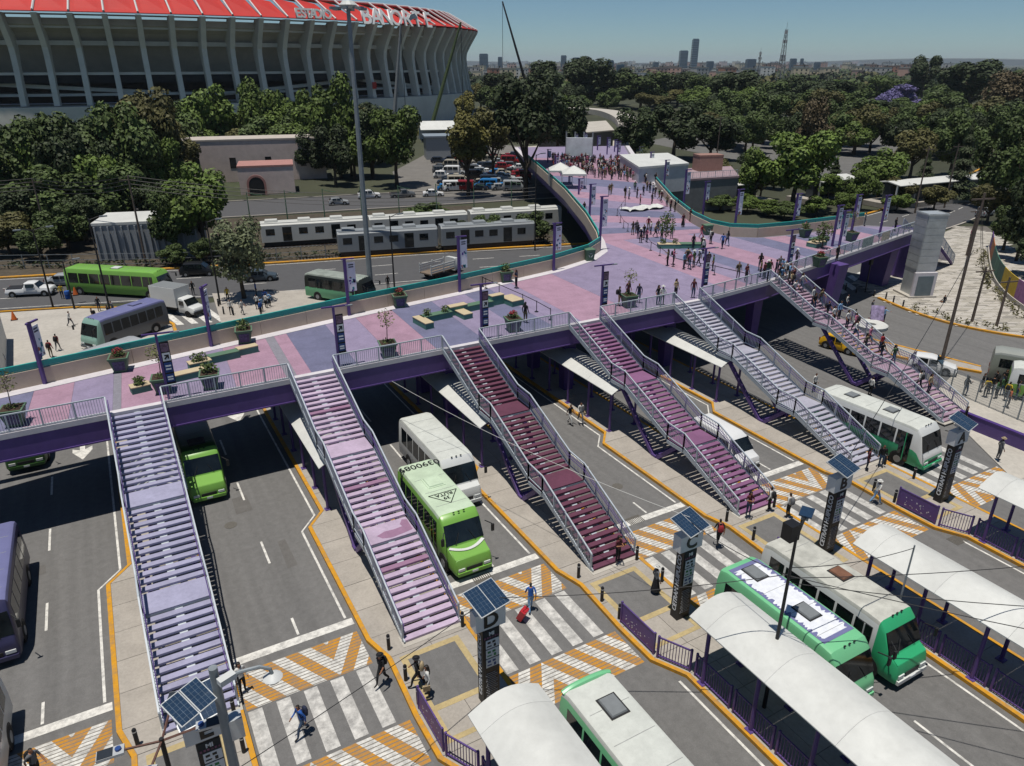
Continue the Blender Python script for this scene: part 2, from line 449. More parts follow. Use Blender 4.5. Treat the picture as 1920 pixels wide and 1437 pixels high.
# ---- right-hand square, its kerb and the roundabout end
PLZ = [g(*p) for p in ((1647,560),(1706,584),(1779,607),(1863,625),(1960,640),(2080,660),(2200,560),(1990,520),(1905,470),(1850,425),(1790,425),(1742,455),(1700,470),(1640,500),(1600,530))]
sheet('paved_square', PLZ, .02, m_joint)
def pavers():
    mb = MB(); rnd = random.Random(4)
    xs = [p.x for p in PLZ]; ys = [p.y for p in PLZ]
    def inside(x, y):
        c = False
        for a, b in zip(PLZ, PLZ[1:]+PLZ[:1]):
            if (a.y > y) != (b.y > y) and x < (b.x-a.x)*(y-a.y)/(b.y-a.y)+a.x: c = not c
        return c
    ca, sa = math.cos(R(-32)), math.sin(R(-32))
    for r in range(-160, 220):
        for q in range(-60, 130):
            u, v = q*1.2 + (r % 3)*.4, r*.4
            x, y = 80+u*ca-v*sa, 45+u*sa+v*ca
            if x < 60 or x > 125 or y < 20 or y > 80 or not inside(x, y): continue
            mb.k = rnd.choice((0,0,0,1,1,2)); w, h = .585, .19; z = .05+rnd.uniform(-.003,.003)
            mb.face([(x+a*w*ca-b*h*sa, y+a*w*sa+b*h*ca, z) for a, b in ((-1,-1),(1,-1),(1,1),(-1,1))])
    o = mb.build('pavers', [mat('paver_pale','#aaa59d',.9,.08,3,world=True), mat('paver_mid','#989389',.9,.08,3,world=True), mat('paver_dark','#827e77',.9,.08,3,world=True)])
    o['kind'] = 'stuff'; return o
pv = pavers(); pv.parent = [o for o in COL.objects if o.name.startswith('paved_square')][0]
ribbon('kerb', smooth_path(PLZ[0:6]), .35, -.02, m_yellow, h=.2)
MED = [g(*p) for p in ((1585,625),(1640,640),(1700,655),(1838,690),(1840,700),(1690,672),(1600,650),(1560,640))]
mb = MB(); mb.prism([(p.x,p.y) for p in MED], -.02, .14); struct(mb.build('median_island', m_conc))
ribbon('kerb', smooth_path(MED[:4]), .3, -.02, m_yellow, h=.2); ribbon('kerb', smooth_path(MED[4:]), .3, -.02, m_yellow, h=.19)
q = [g(*p) for p in ((1720,770),(1790,700),(1990,770),(1990,860),(1905,905),(1800,800))]
sheet('right_pavement', q, .03, m_conc2)

# manholes, drain grates and mended patches in the roadway
m_patch = mat('mended_asphalt', '#5d5b59', .92, .15, 16, .1, world=True, stains=.15); m_iron = mat('cast_iron', '#57544f', .8, .2, 9, .2, world=True)
rnd = random.Random(12)
for k in range(11):
    j = rnd.randrange(-1, 4); xa = right_x(j, 25) if j >= 0 else -9.3; x = xa+rnd.uniform(.6,4.0); y = rnd.choice((rnd.uniform(29,42), rnd.uniform(2,17.5))); w, l = rnd.uniform(.5,1.4), rnd.uniform(.8,3.2)
    sheet('mended_patch', [(x,y),(x+w,y+.06),(x+w-.05,y+l),(x+.07,y+l-.04)], -.016, m_patch)
def disc(name, x, y, r):
    mb = MB(); mb.prism([(x+r*math.cos(2*math.pi*k/18), y+r*math.sin(2*math.pi*k/18)) for k in range(18)], -.03, -.008); struct(mb.build(name, m_iron))
for x, y in ((3.0,39.5),(25.6,31.8),(34.9,36.2),(36,14.2)): disc('manhole_cover', x, y, .36)
for px, py in ((1795,1012),(905,1085),(1190,975)):
    q = g(px, py); gr = struct(thing('drain_grate', None, None)); mb = MB(); mb.bx(q.x-.5,q.x+.5,q.y-.35,q.y+.35,-.03,-.014); mb.build('grate_pit', m_black if 'm_black' in globals() else m_iron, gr)
    for k in range(9): mb = MB(); mb.bx(q.x-.5+k*.12,q.x-.44+k*.12,q.y-.35,q.y+.35,-.013,.0); mb.build('grate_bar', m_iron, gr)
# ============================================================ footbridge with its plaza
ZD = 6.5
m_pink = mat('painted_floor_pink', '#96788a', .8, .13, 6, .05, world=True, stains=.2, detail=10, orand=.05, spots=.1)
m_lav = mat('painted_floor_lavender', '#80768f', .8, .13, 6, .05, world=True, stains=.2, detail=10, orand=.05, spots=.1)
m_slate = mat('painted_floor_slate', '#64657f', .8, .13, 6, .05, world=True, stains=.2, detail=10, orand=.05, spots=.1)
m_tile = mat('grey_floor_tile', '#77757e', .8, .15, 5, .1, world=True)
m_cream = mat('parapet_concrete', '#b5a594', .8, .06, 1.5, .05, world=True, stains=.1)
m_lip = mat('pale_deck_edge', '#bdb9bd', .8, .08, 2, 0, world=True, stains=.1)
m_teal = mat('teal_rail_paint', '#2f9a90', .45, .08, 3)
m_purple = mat('purple_steel_paint', '#513d76', .5, .1, 1.5, world=True, stains=.12)
m_purple_d = mat('deep_purple_paint', '#47306f', .5, .1, 2)
m_rail = mat('grey_rail_paint', '#a3abb2', .45, .08, 3)
m_dark = mat('black_steel', '#1b1b1d', .6, .1, 3)
m_clear = mat('rail_glass', '#aab6b6', .1, 0)
_b = m_clear.node_tree.nodes['Principled BSDF']; _b.inputs['Alpha'].default_value = .35

BR = thing('pedestrian_bridge', 'wide purple footbridge with pink and lavender painted deck over the bus lanes', 'bridge')
FRONT = [(-34,44.1),(43,44.1),(52.4,45.3),(56.4,46.3),(85.6,52.8)]
BACK = [(-34,46.2),(-5.3,51.1),(5,53),(15.7,55),(26.2,56.6),(37.4,58.8),(43,60.8),(46,63),(48.5,67),(53.6,76.6),(62,94.4),(70.4,114.3),(78.5,133.8),(90,160)]
RIGHT = [(85.4,55.6),(83,58.3),(70.5,58.9),(66,59.6),(63.6,61.6),(63.3,64.4),(65,69.3),(70.6,79.7),(80.5,95.4),(96,120),(116,150)]
def polyat(path, x):
    for a, b in zip(path, path[1:]):
        if a[0] <= x <= b[0]: return a[1] + (b[1]-a[1])*(x-a[0])/(b[0]-a[0])
outline = [(x, y+.12) for x, y in FRONT] + RIGHT + BACK[::-1]
mb = MB(); mb.prism(outline, ZD-.45, ZD-.02); mb.build('deck_slab', mat('deck_underside', '#6d6a72', .9, .1, 2), BR)
def panel(q, m, z=ZD):
    c = Vector((sum(p[0] for p in q)/len(q), sum(p[1] for p in q)/len(q), 0)); e = .02
    pts = []
    for p in q:
        d = Vector((p[0], p[1], 0))-c; pts.append(c + d*(1-e/max(d.length,.1)))
    mb = MB(); mb.prism([(p.x, p.y) for p in pts], z-.06, z); mb.build('floor_panel', m, BR)
def strip(A, B, ts, ms, name=None):     # panels between two edges
    def at(P, t):
        n = len(P)-1; k = min(int(t*n), n-1); f = t*n-k
        return (P[k][0]+(P[k+1][0]-P[k][0])*f, P[k][1]+(P[k+1][1]-P[k][1])*f)
    for (a, b), m in zip(zip(ts, ts[1:]), ms):
        panel([at(A,a), at(A,b), at(B,b), at(B,a)], m)
bands = [(-34,'l'),(-15,'p'),(-11,'l'),(-8.6,'s'),(-6.2,'p'),(-4.0,'l'),(-1.75,'t'),(-1.3,'p'),(1.4,'l'),(5.2,'p'),(8.3,'t'),(8.95,'p'),(9.9,'s'),(13,'l'),(15.6,'p'),(18.8,'s'),(22.6,'l'),(26,'s'),(28.6,'l'),(31.2,'p'),(36.2,'l'),(43,'')]
MP = {'l': m_lav, 'p': m_pink, 's': m_slate, 't': m_tile}
for (a, k), (b, _) in zip(bands, bands[1:]):
    sh = .35
    panel([(a,44.55),(b,44.55),(b+sh,polyat(BACK,b+sh)-1.0 if b+sh < 43 else 59.8),(a+sh,polyat(BACK,a+sh)-1.0)], MP[k])
# hub in front of the plaza throat
F = lambda t: (43+20.5*t, polyat(FRONT, 43+20.5*t)+.4)
hub = [(43.35,59.8),(46.4,62.4),(49,66.4)]
panel([(43,44.6),F(.22),(49,66.4),(46.4,62.4),(43.35,59.8)], m_lav)
T = [(49,66.4),(63.2,64.4)]
for a, b, k in ((0,.18,'p'),(.18,.36,'l'),(.36,.52,'s'),(.52,.78,'p'),(.78,1,'l')):
    fa, fb = .22+.78*a, .22+.78*b
    ta = (49+14.2*a, 66.4-2*a); tb = (49+14.2*b, 66.4-2*b)
    panel([F(fa), F(fb), tb, ta], MP[k])
# right wing
wf = [(63.6,48.2),(85.3,53.1)]; wb = [(63.6,61.2),(66,59.3),(70.5,58.5),(83,57.9),(85.2,55.4)]
xs = [63.6,66.5,69.5,72.5,75.5,79,82,85]
def wby(x): return polyat(wb, x)-.15
panel([F(1),(63.6,61.2),(63.2,64.4)], m_lav)
for (a, b), k in zip(zip(xs, xs[1:]), 'spslpsl'):
    panel([(a,polyat(FRONT,a)+.45),(b,polyat(FRONT,b)+.45),(b,wby(b)),(a,wby(a))], MP[k])
# plaza throat
LT = [(49,66.4),(54,76.4),(62.4,94.2),(70.8,114.1),(78.9,133.6),(90.4,159.8)]
RT_ = [(63,64.5),(65,69.5),(70.2,79.9),(80,95.6),(95.5,120.2),(115.5,150)]
ts = [0,.07,.13,.2,.25,.32,.4,.46,.54,.62,.72,.85,1]
strip(LT, RT_, ts, [MP[k] for k in 'pslpslplsppl'])
# pale strip along the parapets, front lip
def walkway(path, w, side, name, m, z0, z1):
    P = [Vector((*p, 0)) for p in path]; o = offset(P, side*w); mb = MB()
    mb.loft([[(a.x,a.y,z0),(b.x,b.y,z0),(b.x,b.y,z1),(a.x,a.y,z1)] for a, b in zip(P, o)]); return mb.build(name, m, BR)
walkway(BACK, .95, -1, 'gutter_strip', m_lip, ZD-.08, ZD+.012)
walkway(RIGHT[1:], .95, -1, 'gutter_strip', m_lip, ZD-.08, ZD+.012)
walkway(FRONT, .42, 1, 'edge_strip', m_lip, ZD-.3, ZD+.03)
# parapets: concrete panels with a teal rail on top
def parapet(path):
    P = [Vector((*p, 0)) for p in path]
    for a, b in zip(P, P[1:]):
        n = max(1, round((b-a).length/4.2))
        for k in range(n):
            p, q = a.lerp(b, k/n), a.lerp(b, (k+1)/n); t = (q-p).normalized()*.012
            m_ = MB(); m_.beam(p+t+Vector((0,0,ZD+.3)), q-t+Vector((0,0,ZD+.3)), .22, 1.5); m_.build('parapet_panel', m_cream, BR)
            m_ = MB(); z = ZD+1.05
            m_.beam(p+Vector((0,0,z+.42)), q+Vector((0,0,z+.42)), .12, .09); m_.beam(p+Vector((0,0,z+.06)), q+Vector((0,0,z+.06)), .06, .05)
            for f in (0, .5): c_ = p.lerp(q, f); m_.bx(c_.x-.04,c_.x+.04,c_.y-.04,c_.y+.04,z,z+.42)
            m_.beam(p+Vector((0,0,z+.24)), q+Vector((0,0,z+.24)), .015, .28)
            m_.build('teal_rail', m_teal, BR)
parapet(smooth_path(BACK[1:13], 2) if False else BACK[:-1])
parapet(RIGHT[1:-2])
# girders and columns
def girder(a, b, h=1.25, d=.1):
    a, b = Vector((*a,0)), Vector((*b,0)); t = (b-a).normalized(); n = Vector((-t.y,t.x,0))
    m_ = MB(); z = ZD-.32-h/2
    m_.beam(a+n*d+Vector((0,0,z)), b+n*d+Vector((0,0,z)), .12, h); m_.beam(a+n*(d+.12)+Vector((0,0,ZD-.32-h)), b+n*(d+.12)+Vector((0,0,ZD-.32-h)), .5, .09)
    m_.beam(a+n*(d+.2)+Vector((0,0,ZD-.5)), b+n*(d+.2)+Vector((0,0,ZD-.5)), .4, .08)
    return m_.build('girder', m_purple, BR)
GX = [-34,-12.5,-2.0,8.3,19.05,29.65,40.2,43]
for a, b in zip(GX, GX[1:]): girder((a,44.1),(b,44.1))
girder((43,44.1),(52.4,45.3)); girder((52.4,45.3),(56.4,46.3)); girder((56.4,46.3),(72,49.77)); girder((72,49.77),(85.6,52.8))
for a, b in zip(BACK[3:], BACK[4:]): girder(b, a, 1.2, .25)
for y0 in (47, 50.5): girder((-34,y0),(60,y0+3), 1.0)
for i in range(-1, 6):
    x = LI(i)+3.0
    for y in (46.2, 51.5):
        m_ = MB(); m_.frus((x,y,-.1),(.8,.8),(1.2,1.0),ZD-.6); m_.build('column', m_purple_d, BR)
for (px, py, w) in ((1545,600,1.6),(1650,535,2.6),(1688,520,1.8)):
    p = g(px, py); m_ = MB(); m_.hexa([(p.x-.5,p.y-.5,-.1),(p.x+.7,p.y-.5,-.1),(p.x+.7,p.y+w,-.1),(p.x-.5,p.y+w,-.1),(p.x-.2,p.y-.9,ZD-.4),(p.x+1.2,p.y-.9,ZD-.4),(p.x+1.2,p.y+w+.6,ZD-.4),(p.x-.2,p.y+w+.6,ZD-.4)]); m_.build('column', m_purple, BR)
for X, Y in ((56,70),(66,90),(75,112),(86,136),(62,72),(76,90),(88,112),(104,136)):
    m_ = MB(); m_.frus((X,Y,-.1),(.9,.9),(1.3,1.3),ZD-.3); m_.build('column', m_purple_d, BR)

# ---- railings
def railing(path, name, parent, m, h=1.08, sp=.14, post=1.6, z_in=0, mid=False):
    P = [Vector(p) for p in path]; m_ = MB(); up = Vector((0,0,1))
    for a, b in zip(P, P[1:]):
        L = (b-a).length
        m_.beam(a+up*h, b+up*h, .075, .07); m_.beam(a+up*.12, b+up*.12, .05, .05)
        if mid: m_.beam(a+up*(h-.18), b+up*(h-.18), .04, .04)
        n = max(1, round(L/post))
        for k in range(n+1):
            c_ = a.lerp(b, k/n); m_.bx(c_.x-.04,c_.x+.04,c_.y-.04,c_.y+.04,c_.z-.1,c_.z+h)
        n = int(L/sp)
        for k in range(1, n):
            c_ = a.lerp(b, k/n); r = .011
            m_.bx(c_.x-r,c_.x+r,c_.y-r,c_.y+r,c_.z+.12,c_.z+h)
    return m_.build(name, m, parent)
SW = 2.95
SX = [-1.98, 8.35, 19.05, 29.7, 40.25, 52.9]
gaps = [(x, x+SW) for x in SX]
prev = -34
for k, (a, b) in enumerate(gaps + [(85.4, 86)]):
    if k < 6:
        ya, yb = polyat(FRONT, prev)+.08, polyat(FRONT, a)+.08
        pth = [(prev,ya,ZD)] + [(x,y+.08,ZD) for x, y in FRONT if prev < x < a] + [(a,yb,ZD)]
        railing(pth, 'railing', BR, m_rail)
    prev = b
# glass railing of the right wing
a, b = Vector((SX[5]+SW+.3, polyat(FRONT, SX[5]+SW+.3)+.1, ZD)), Vector((85.4, 52.85, ZD))
n = 18
for k in range(n):
    p, q = a.lerp(b, k/n), a.lerp(b, (k+1)/n); m_ = MB()
    m_.beam(p+Vector((0,0,1.12)), q+Vector((0,0,1.12)), .09, .08); m_.bx(p.x-.04,p.x+.04,p.y-.04,p.y+.04,ZD-.1,ZD+1.1)
    fr = m_.build('rail_frame', m_rail, BR)
    m_ = MB(); e = (q-p).normalized()*.06; m_.beam(p+e+Vector((0,0,.58)), q-e+Vector((0,0,.58)), .015, .9); m_.build('glass_panel', m_clear, fr)
for f, w, col in ((.52,2.6,'#8d9a97'),(.68,2.2,'#b8b0a0')):
    p = a.lerp(b, f); q = p + (b-a).normalized()*w; n_ = (b-a).normalized().cross(Vector((0,0,1)))*.06
    m_ = MB(); m_.beam(p+n_+Vector((0,0,.6)), q+n_+Vector((0,0,.6)), .01, .95); o = m_.build('rail_banner', mat('rail_banner'+col, col, .8, .5, 5), BR)

# ---- stairs
NT, TD, LD = (14, 12, 13), .4, 1.6
RISE = (ZD-.15)/(sum(NT)+3)
def stair(x0, y0, ang, mt, label, mats_alt=None, rail2=True):
    root = thing('staircase', label, 'staircase', (x0, y0, 0), ang)
    w = SW; y = 0.0; z = ZD
    tb = None; path = [(0,0,ZD)]; lands = []
    for fl in range(3):
        ys, zs = y, z
        for k in range(NT[fl]):
            z -= RISE; y -= TD
            if tb is None:
                m_ = MB(); m_.bx(.06,w-.06,0,TD-.07,-.05,0); m_.bx(.06,w-.06,0,.035,-.11,-.05); tb = m_.build('tread', mt, root)
                tb.location = (0,y,z)
            else:
                t_ = inst(tb, root, (0,y,z))
                if mats_alt and (k*7+fl*3) % 11 in mats_alt[1]: t_.material_slots[0].link = 'OBJECT'; t_.material_slots[0].material = mats_alt[0]
        # flight beams
        m_ = MB()
        for xx in (.03, w-.03): m_.beam((xx,ys,zs-.12),(xx,y-.02,z-.12),.06,.26)
        m_.beam((w*.5,ys,zs-.2),(w*.5,y,z-.2),.34,.12)
        m_.build('stringer', m_rail, root)
        path.append((0,y,z))
        if fl < 2:
            z -= RISE
            m_ = MB(); m_.bx(.06,w-.06,y-LD,y-.03,z-.06,z); m_.build('landing', mt, root)
            m_ = MB(); m_.bx(0,w,y-LD,y,z-.32,z-.07); m_.build('landing_frame', m_rail, root)
            path[-1] = (0,y,z+RISE*.5); lands.append((y-LD/2, z)); y -= LD; path.append((0,y,z))
    path[-1] = (0, y+.15, .15)
    L = [Vector(p) for p in path]
    for xx in (.02, w-.02): railing([(xx,p.y,p.z) for p in L], 'railing', root, m_rail, post=1.5)
    m_ = MB()
    for xx in (.12, w-.12):
        for hh in (.72, .9): m_.tube([(xx,p.y,p.z+hh) for p in L], .022, 5)
    m_.build('handrail', m_purple, root)
    m_ = MB(); (ya, za), (yb, zb) = lands
    for xx in (.35, w-.35):
        m_.beam((xx,ya,za-.3),(xx,(ya+yb)/2-.9,.1),.22,.26); m_.beam((xx,yb,zb-.3),(xx,(ya+yb)/2-1.2,.1),.22,.26)
    m_.bx(.2,w-.2,(ya+yb)/2-1.25,(ya+yb)/2-.75,.1,.3); m_.build('support_leg', m_purple, root)
    m_ = MB(); m_.bx(-.1,w+.1,y-.25,y+.5,.1,.17); m_.build('foot_slab', m_conc2, root)
    return root
blotch = mat('tread_repaint_pink', '#86667f', .8, .1, 3)
stair(SX[0], 44.1, 0, mat('tread_blue_lavender','#8f8ea6',.8,.1,5,world=True,stains=.14,detail=9,orand=.07,spots=.12), 'staircase with blue-lavender treads leading down to the totem lettered E')
stair(SX[1], 44.1, 0, mat('tread_pale_lilac','#a998ad',.8,.1,5,world=True,stains=.18,detail=9,orand=.07,spots=.12), 'pale lilac staircase with a pink paint blotch on its lower landing', (blotch, (5,)))
stair(SX[2], 44.1, 0, mat('tread_maroon','#572f42',.8,.12,5,world=True,stains=.2,detail=9,orand=.07,spots=.12), 'dark maroon staircase descending behind the totem lettered C')
stair(SX[3], 44.1, 0, mat('tread_mauve','#764f70',.8,.1,5,world=True,stains=.15,detail=9,orand=.07,spots=.12), 'mauve purple staircase descending behind the totem lettered B')
stair(SX[4], 44.4, 0, mat('tread_grey_lilac','#9b9aa8',.8,.1,5,world=True,stains=.15,detail=9,orand=.07,spots=.12), 'grey-lilac staircase landing beside the white and green bus near totem A')
stair(SX[5], 45.6, R(-2), mat('tread_dusty_pink','#927b8c',.8,.12,5,world=True,stains=.2,detail=9,orand=.07,spots=.12), 'dusty pink staircase crowded with people walking down')
# pink paint stain on the lilac landing
bl = [o for o in COL.objects if o.name.startswith('landing') and not o.name.startswith('landing_frame')][3]
m_ = MB(); zz = ZD-RISE*28+.004
m_.face([(a, -12-b, zz) for a, b in ((.9,1.0),(1.1,1.35),(1.6,1.5),(2.2,1.42),(2.8,1.3),(2.85,.3),(2.6,.2),(2.35,.55),(2.4,.8),(1.9,.85),(1.4,.8))])
m_.build('paint_stain', blotch, bl.parent)

# far end stairs of the right wing and the lift tower
ls = thing('end_staircase', 'grey railed stair dropping from the bridge end behind the lift tower', 'staircase', (86.2, 53.6, 0), R(12))
mt = mat('end_tread', '#8d8792', .8, .1, 2)
for k in range(36):
    zz = ZD - (k+1)*.17 if k < 17 else ZD-(k)*.17 ; xx = k*.34 + (1.0 if k > 17 else 0)
    if k == 0: m_ = MB(); m_.bx(0,.36,-1.2,1.2,-.06,0); t0 = m_.build('tread', mt, ls, loc=(xx,0,zz))
    else: inst(t0, ls, (xx,0,zz))
m_ = MB(); m_.bx(17*.34+.3,17*.34+1.4,-1.2,1.2,ZD-17*.17-.3,ZD-17*.17-.2); m_.build('landing', mt, ls)
for yy in (-1.25, 1.25):
    railing([(0,yy,ZD),(17.5*.34,yy,ZD-17*.17),(17.5*.34+1.2,yy,ZD-17*.17),(36*.34+1,yy,.3)], 'railing', ls, m_rail)
m_ = MB()
for yy in (-1.1, 1.1): m_.beam((0,yy,ZD-.25),(17.5*.34,yy,ZD-17*.17-.25),.2,.3); m_.beam((17.5*.34+1.2,yy,ZD-17*.17-.25),(36*.34+1,yy,.1),.2,.3)
m_.build('stringer', m_purple_d, ls)

m_steel = mat('brushed_steel_cladding', '#b7bbbc', .35, .12, 1.5, 0, .4, stains=.15)
e0 = g(1715, 553); lift = thing('lift_tower', 'steel clad lift tower standing on a plinth at the bridge end', 'lift tower', e0, R(-24))
th = tall(e0.x, e0.y, 402)
m_ = MB(); m_.bx(-1.7,1.7,-1.5,1.7,0,.25); m_.build('plinth', m_conc2, lift)
m_ = MB(); m_.bx(-1.15,1.15,-1.0,1.2,.25,th); m_.build('shaft_core', m_steel, lift)
k = 0; z = 3.3
while z < th-.3:
    for (c_, d) in (((0,-1.03,z+.39),(2.26,.05,.76)),((-1.18,.1,z+.39),(.05,2.16,.76)),((1.18,.1,z+.39),(.05,2.16,.76))):
        m_ = MB(); m_.box(c_, d); m_.build('cladding_panel', m_steel, lift)
    z += .8
m_ = MB(); m_.bx(-1.35,1.35,-1.3,-1.02,.25,3.0); m_.build('door_surround', m_lip, lift)
m_ = MB(); m_.bx(-.95,.95,-1.36,-1.3,.3,2.6); m_.build('door', mat('lift_door','#5f6c72',.25,.1,2), lift)
m_ = MB(); m_.bx(1.205,1.23,-.3,.6,2.2,th-1.2); m_.build('glass_strip', glass('dark_glass'), lift)
m_ = MB(); m_.bx(-1.25,1.25,-1.1,1.3,th,th+.15); m_.build('cap', m_steel, lift)
# ============================================================ terminal furniture
m_roofw = mat('white_sheet_roof', '#bfc0bc', .55, .06, 2.5, 0, world=True, stains=.12, detail=8, orand=.03, spots=.1)
m_roofu = mat('roof_underside', '#777879', .8, .05, 1)
m_black = mat('black_panel', '#161619', .5, .1, 2)
m_solar = mat('solar_cells', '#24384f', .2, .12, 6, 0, .1)
m_alu = mat('aluminium_frame', '#b4b8ba', .4, .05, 3, 0, .3)
m_letterbox = mat('letter_box_grey', '#c6c8c9', .5, .05, 2)
m_blueS = mat('blue_sign_face', '#1f3f78', .5, .05, 2)
m_signw = mat('sign_white', '#c9cdd0', .5, .05, 2)
m_pole_g = mat('galvanised_pole', '#7d8488', .5, .12, 2, 0, .2)
m_wood = mat('weathered_wood_pole', '#5b5048', .9, .25, 2, .2)

def arch_canopy(i, ya, yb, x0, label, zE=3.35, w=3.0, rise=.55):
    root = thing('platform_canopy', label, 'canopy', (x0, ya, 0), 0, 'arched canopies over the platforms')
    n = 10; seg = 3.2; y = 0; tot = yb-ya
    def ring(y, t):
        up = [(w*k/n, y, zE + rise*math.sin(math.pi*k/n)) for k in range(n+1)]
        return up + [(p[0], p[1], p[2]-t) for p in reversed(up)]
    while y < tot-.1:
        y2 = min(y+seg, tot)
        m_ = MB(); m_.loft([ring(y+.004, .05), ring(y2-.004, .05)]); m_.build('roof_sheet', m_roofw, root, smooth=True); y = y2
    y = .5
    while y < tot:
        for xx in (.35, w-.35):
            m_ = MB(); m_.cyl((xx,y,.1),(xx,y,zE+.1),.09,n=8); m_.bx(xx-.18,xx+.18,y-.18,y+.18,.14,.2); m_.build('post', m_purple, root)
        m_ = MB(); m_.beam((.1,y,zE-.06),(w-.1,y,zE-.06),.08,.12); m_.build('cross_beam', m_purple_d, root)
        y += 2.8
    m_ = MB()
    for xx in (.35, w-.35): m_.beam((xx,.1,zE+.02),(xx,tot-.1,zE+.02),.08,.14)
    m_.build('eaves_beam', m_purple_d, root); return root
names = {1: 'totem D', 2: 'totem C', 3: 'totem B', 4: 'totem A'}
for i in range(1, 5):
    arch_canopy(i, -9, 17.6, LI(i)+1.1, 'long white arched canopy on the platform next to '+names[i])
rl = ['staircase with the pink blotch', 'dark maroon staircase', 'mauve purple staircase', 'grey-lilac staircase']
for i in range(1, 5):
    arch_canopy(i, 37.6, 58, LI(i)+1.2, 'white arched canopy running under the bridge beside the '+rl[i-1])
arch_canopy(0, 39.0, 58, LI(0)+2.2, 'white canopy half hidden under the bridge beside the blue-lavender staircase', w=2.6)

# ---- purple fences
def fence_panel(root, a, b, solid):
    a, b = Vector((*a, .15)), Vector((*b, .15)); up = Vector((0,0,1)); d = (b-a).normalized(); m_ = MB()
    for p in (a, b): m_.bx(p.x-.045,p.x+.045,p.y-.045,p.y+.045,.1,1.42)
    m_.beam(a+up*1.18, b+up*1.18, .06, .06); m_.beam(a+up*.12, b+up*.12, .06, .06)
    L = (b-a).length
    if solid:
        s_ = MB(); s_.beam(a+d*.06+up*.65, b-d*.06+up*.65, .03, 1.0)
    else:
        n = int(L/.13)
        for k in range(1, n):
            c_ = a.lerp(b, k/n); m_.bx(c_.x-.013,c_.x+.013,c_.y-.013,c_.y+.013,.27,1.33)
    o = m_.build('fence_panel', m_purple, root)
    if solid:
        s_.build('sheet_infill', m_purple, o)
        n_ = d.cross(up); rnd = random.Random(int(a.x*7))
        s_ = MB()
        for k in range(26):
            c_ = a.lerp(b, .15+.75*rnd.random()**1.5) + up*(.25+.55*rnd.random()**1.6); r = rnd.uniform(.015,.04)
            for sg in (-1, 1):
                q = c_ + n_*(.018*sg); s_.face([q+d*(r*math.cos(t))+up*(r*math.sin(t)) for t in [k2*math.pi/3 for k2 in range(6)]])
        s_.build('flower_motif', m_signw, o)['kind'] = 'stuff'
for i in range(1, 5):
    root = thing('platform_fence', 'purple railing fence with patterned end panel along the platform of '+names[i], 'fence', (0,0,0))
    pt = lambda y: (left_x(i, y)+.33, y)
    fence_panel(root, pt(21.5), pt(19.1), True)
    fence_panel(root, pt(18.85), pt(17.5), False)
    y = 17.2
    while y > -8:
        fence_panel(root, pt(y), pt(y-2.05), False); y -= 2.3

# ---- bollards
def bollard(x, y, z=.15, lb=None):
    global B0
    if B0 is None:
        B0 = thing('bollard', lb, 'bollard', (x,y,z), 0, 'bollards at the crossings')
        m_ = MB(); m_.tube([(0,0,-.02),(0,0,.84),(0,0,.88)], [.085,.085,.06], 12); m_.build('shaft', m_black, B0, smooth=True)
        m_ = MB(); m_.tube([(0,0,.72),(0,0,.77)], [.088,.088], 12); m_.build('band', m_alu, B0)
        return B0
    return dup(B0, (x,y,z), 0, lb)
B0 = None
for i in range(0, 5):
    for y in (25.3, 23.2, 21.75): bollard(LI(i)+.72, y, lb='black steel bollard at the kerb of the island with totem '+'EDCBA'[i])
    for y in (25.0, 22.9): bollard(LI(i)+4.35, y, lb='black steel bollard at the kerb of the island with totem '+'EDCBA'[i])
for px, py in ((1558,528),(1572,534),(1585,545),(1605,550),(1638,557),(1660,563),(1674,570),(1692,578),(1603,595)):
    p = g(px, py); bollard(p.x, p.y, .05, 'black steel bollard along the kerb under the bridge wing')
for px, py in ((281,585),(303,570),(410,575),(420,590),(438,592)):
    p = g(px, py); bollard(p.x, p.y, .02, 'black steel bollard on the pavement behind the bridge')

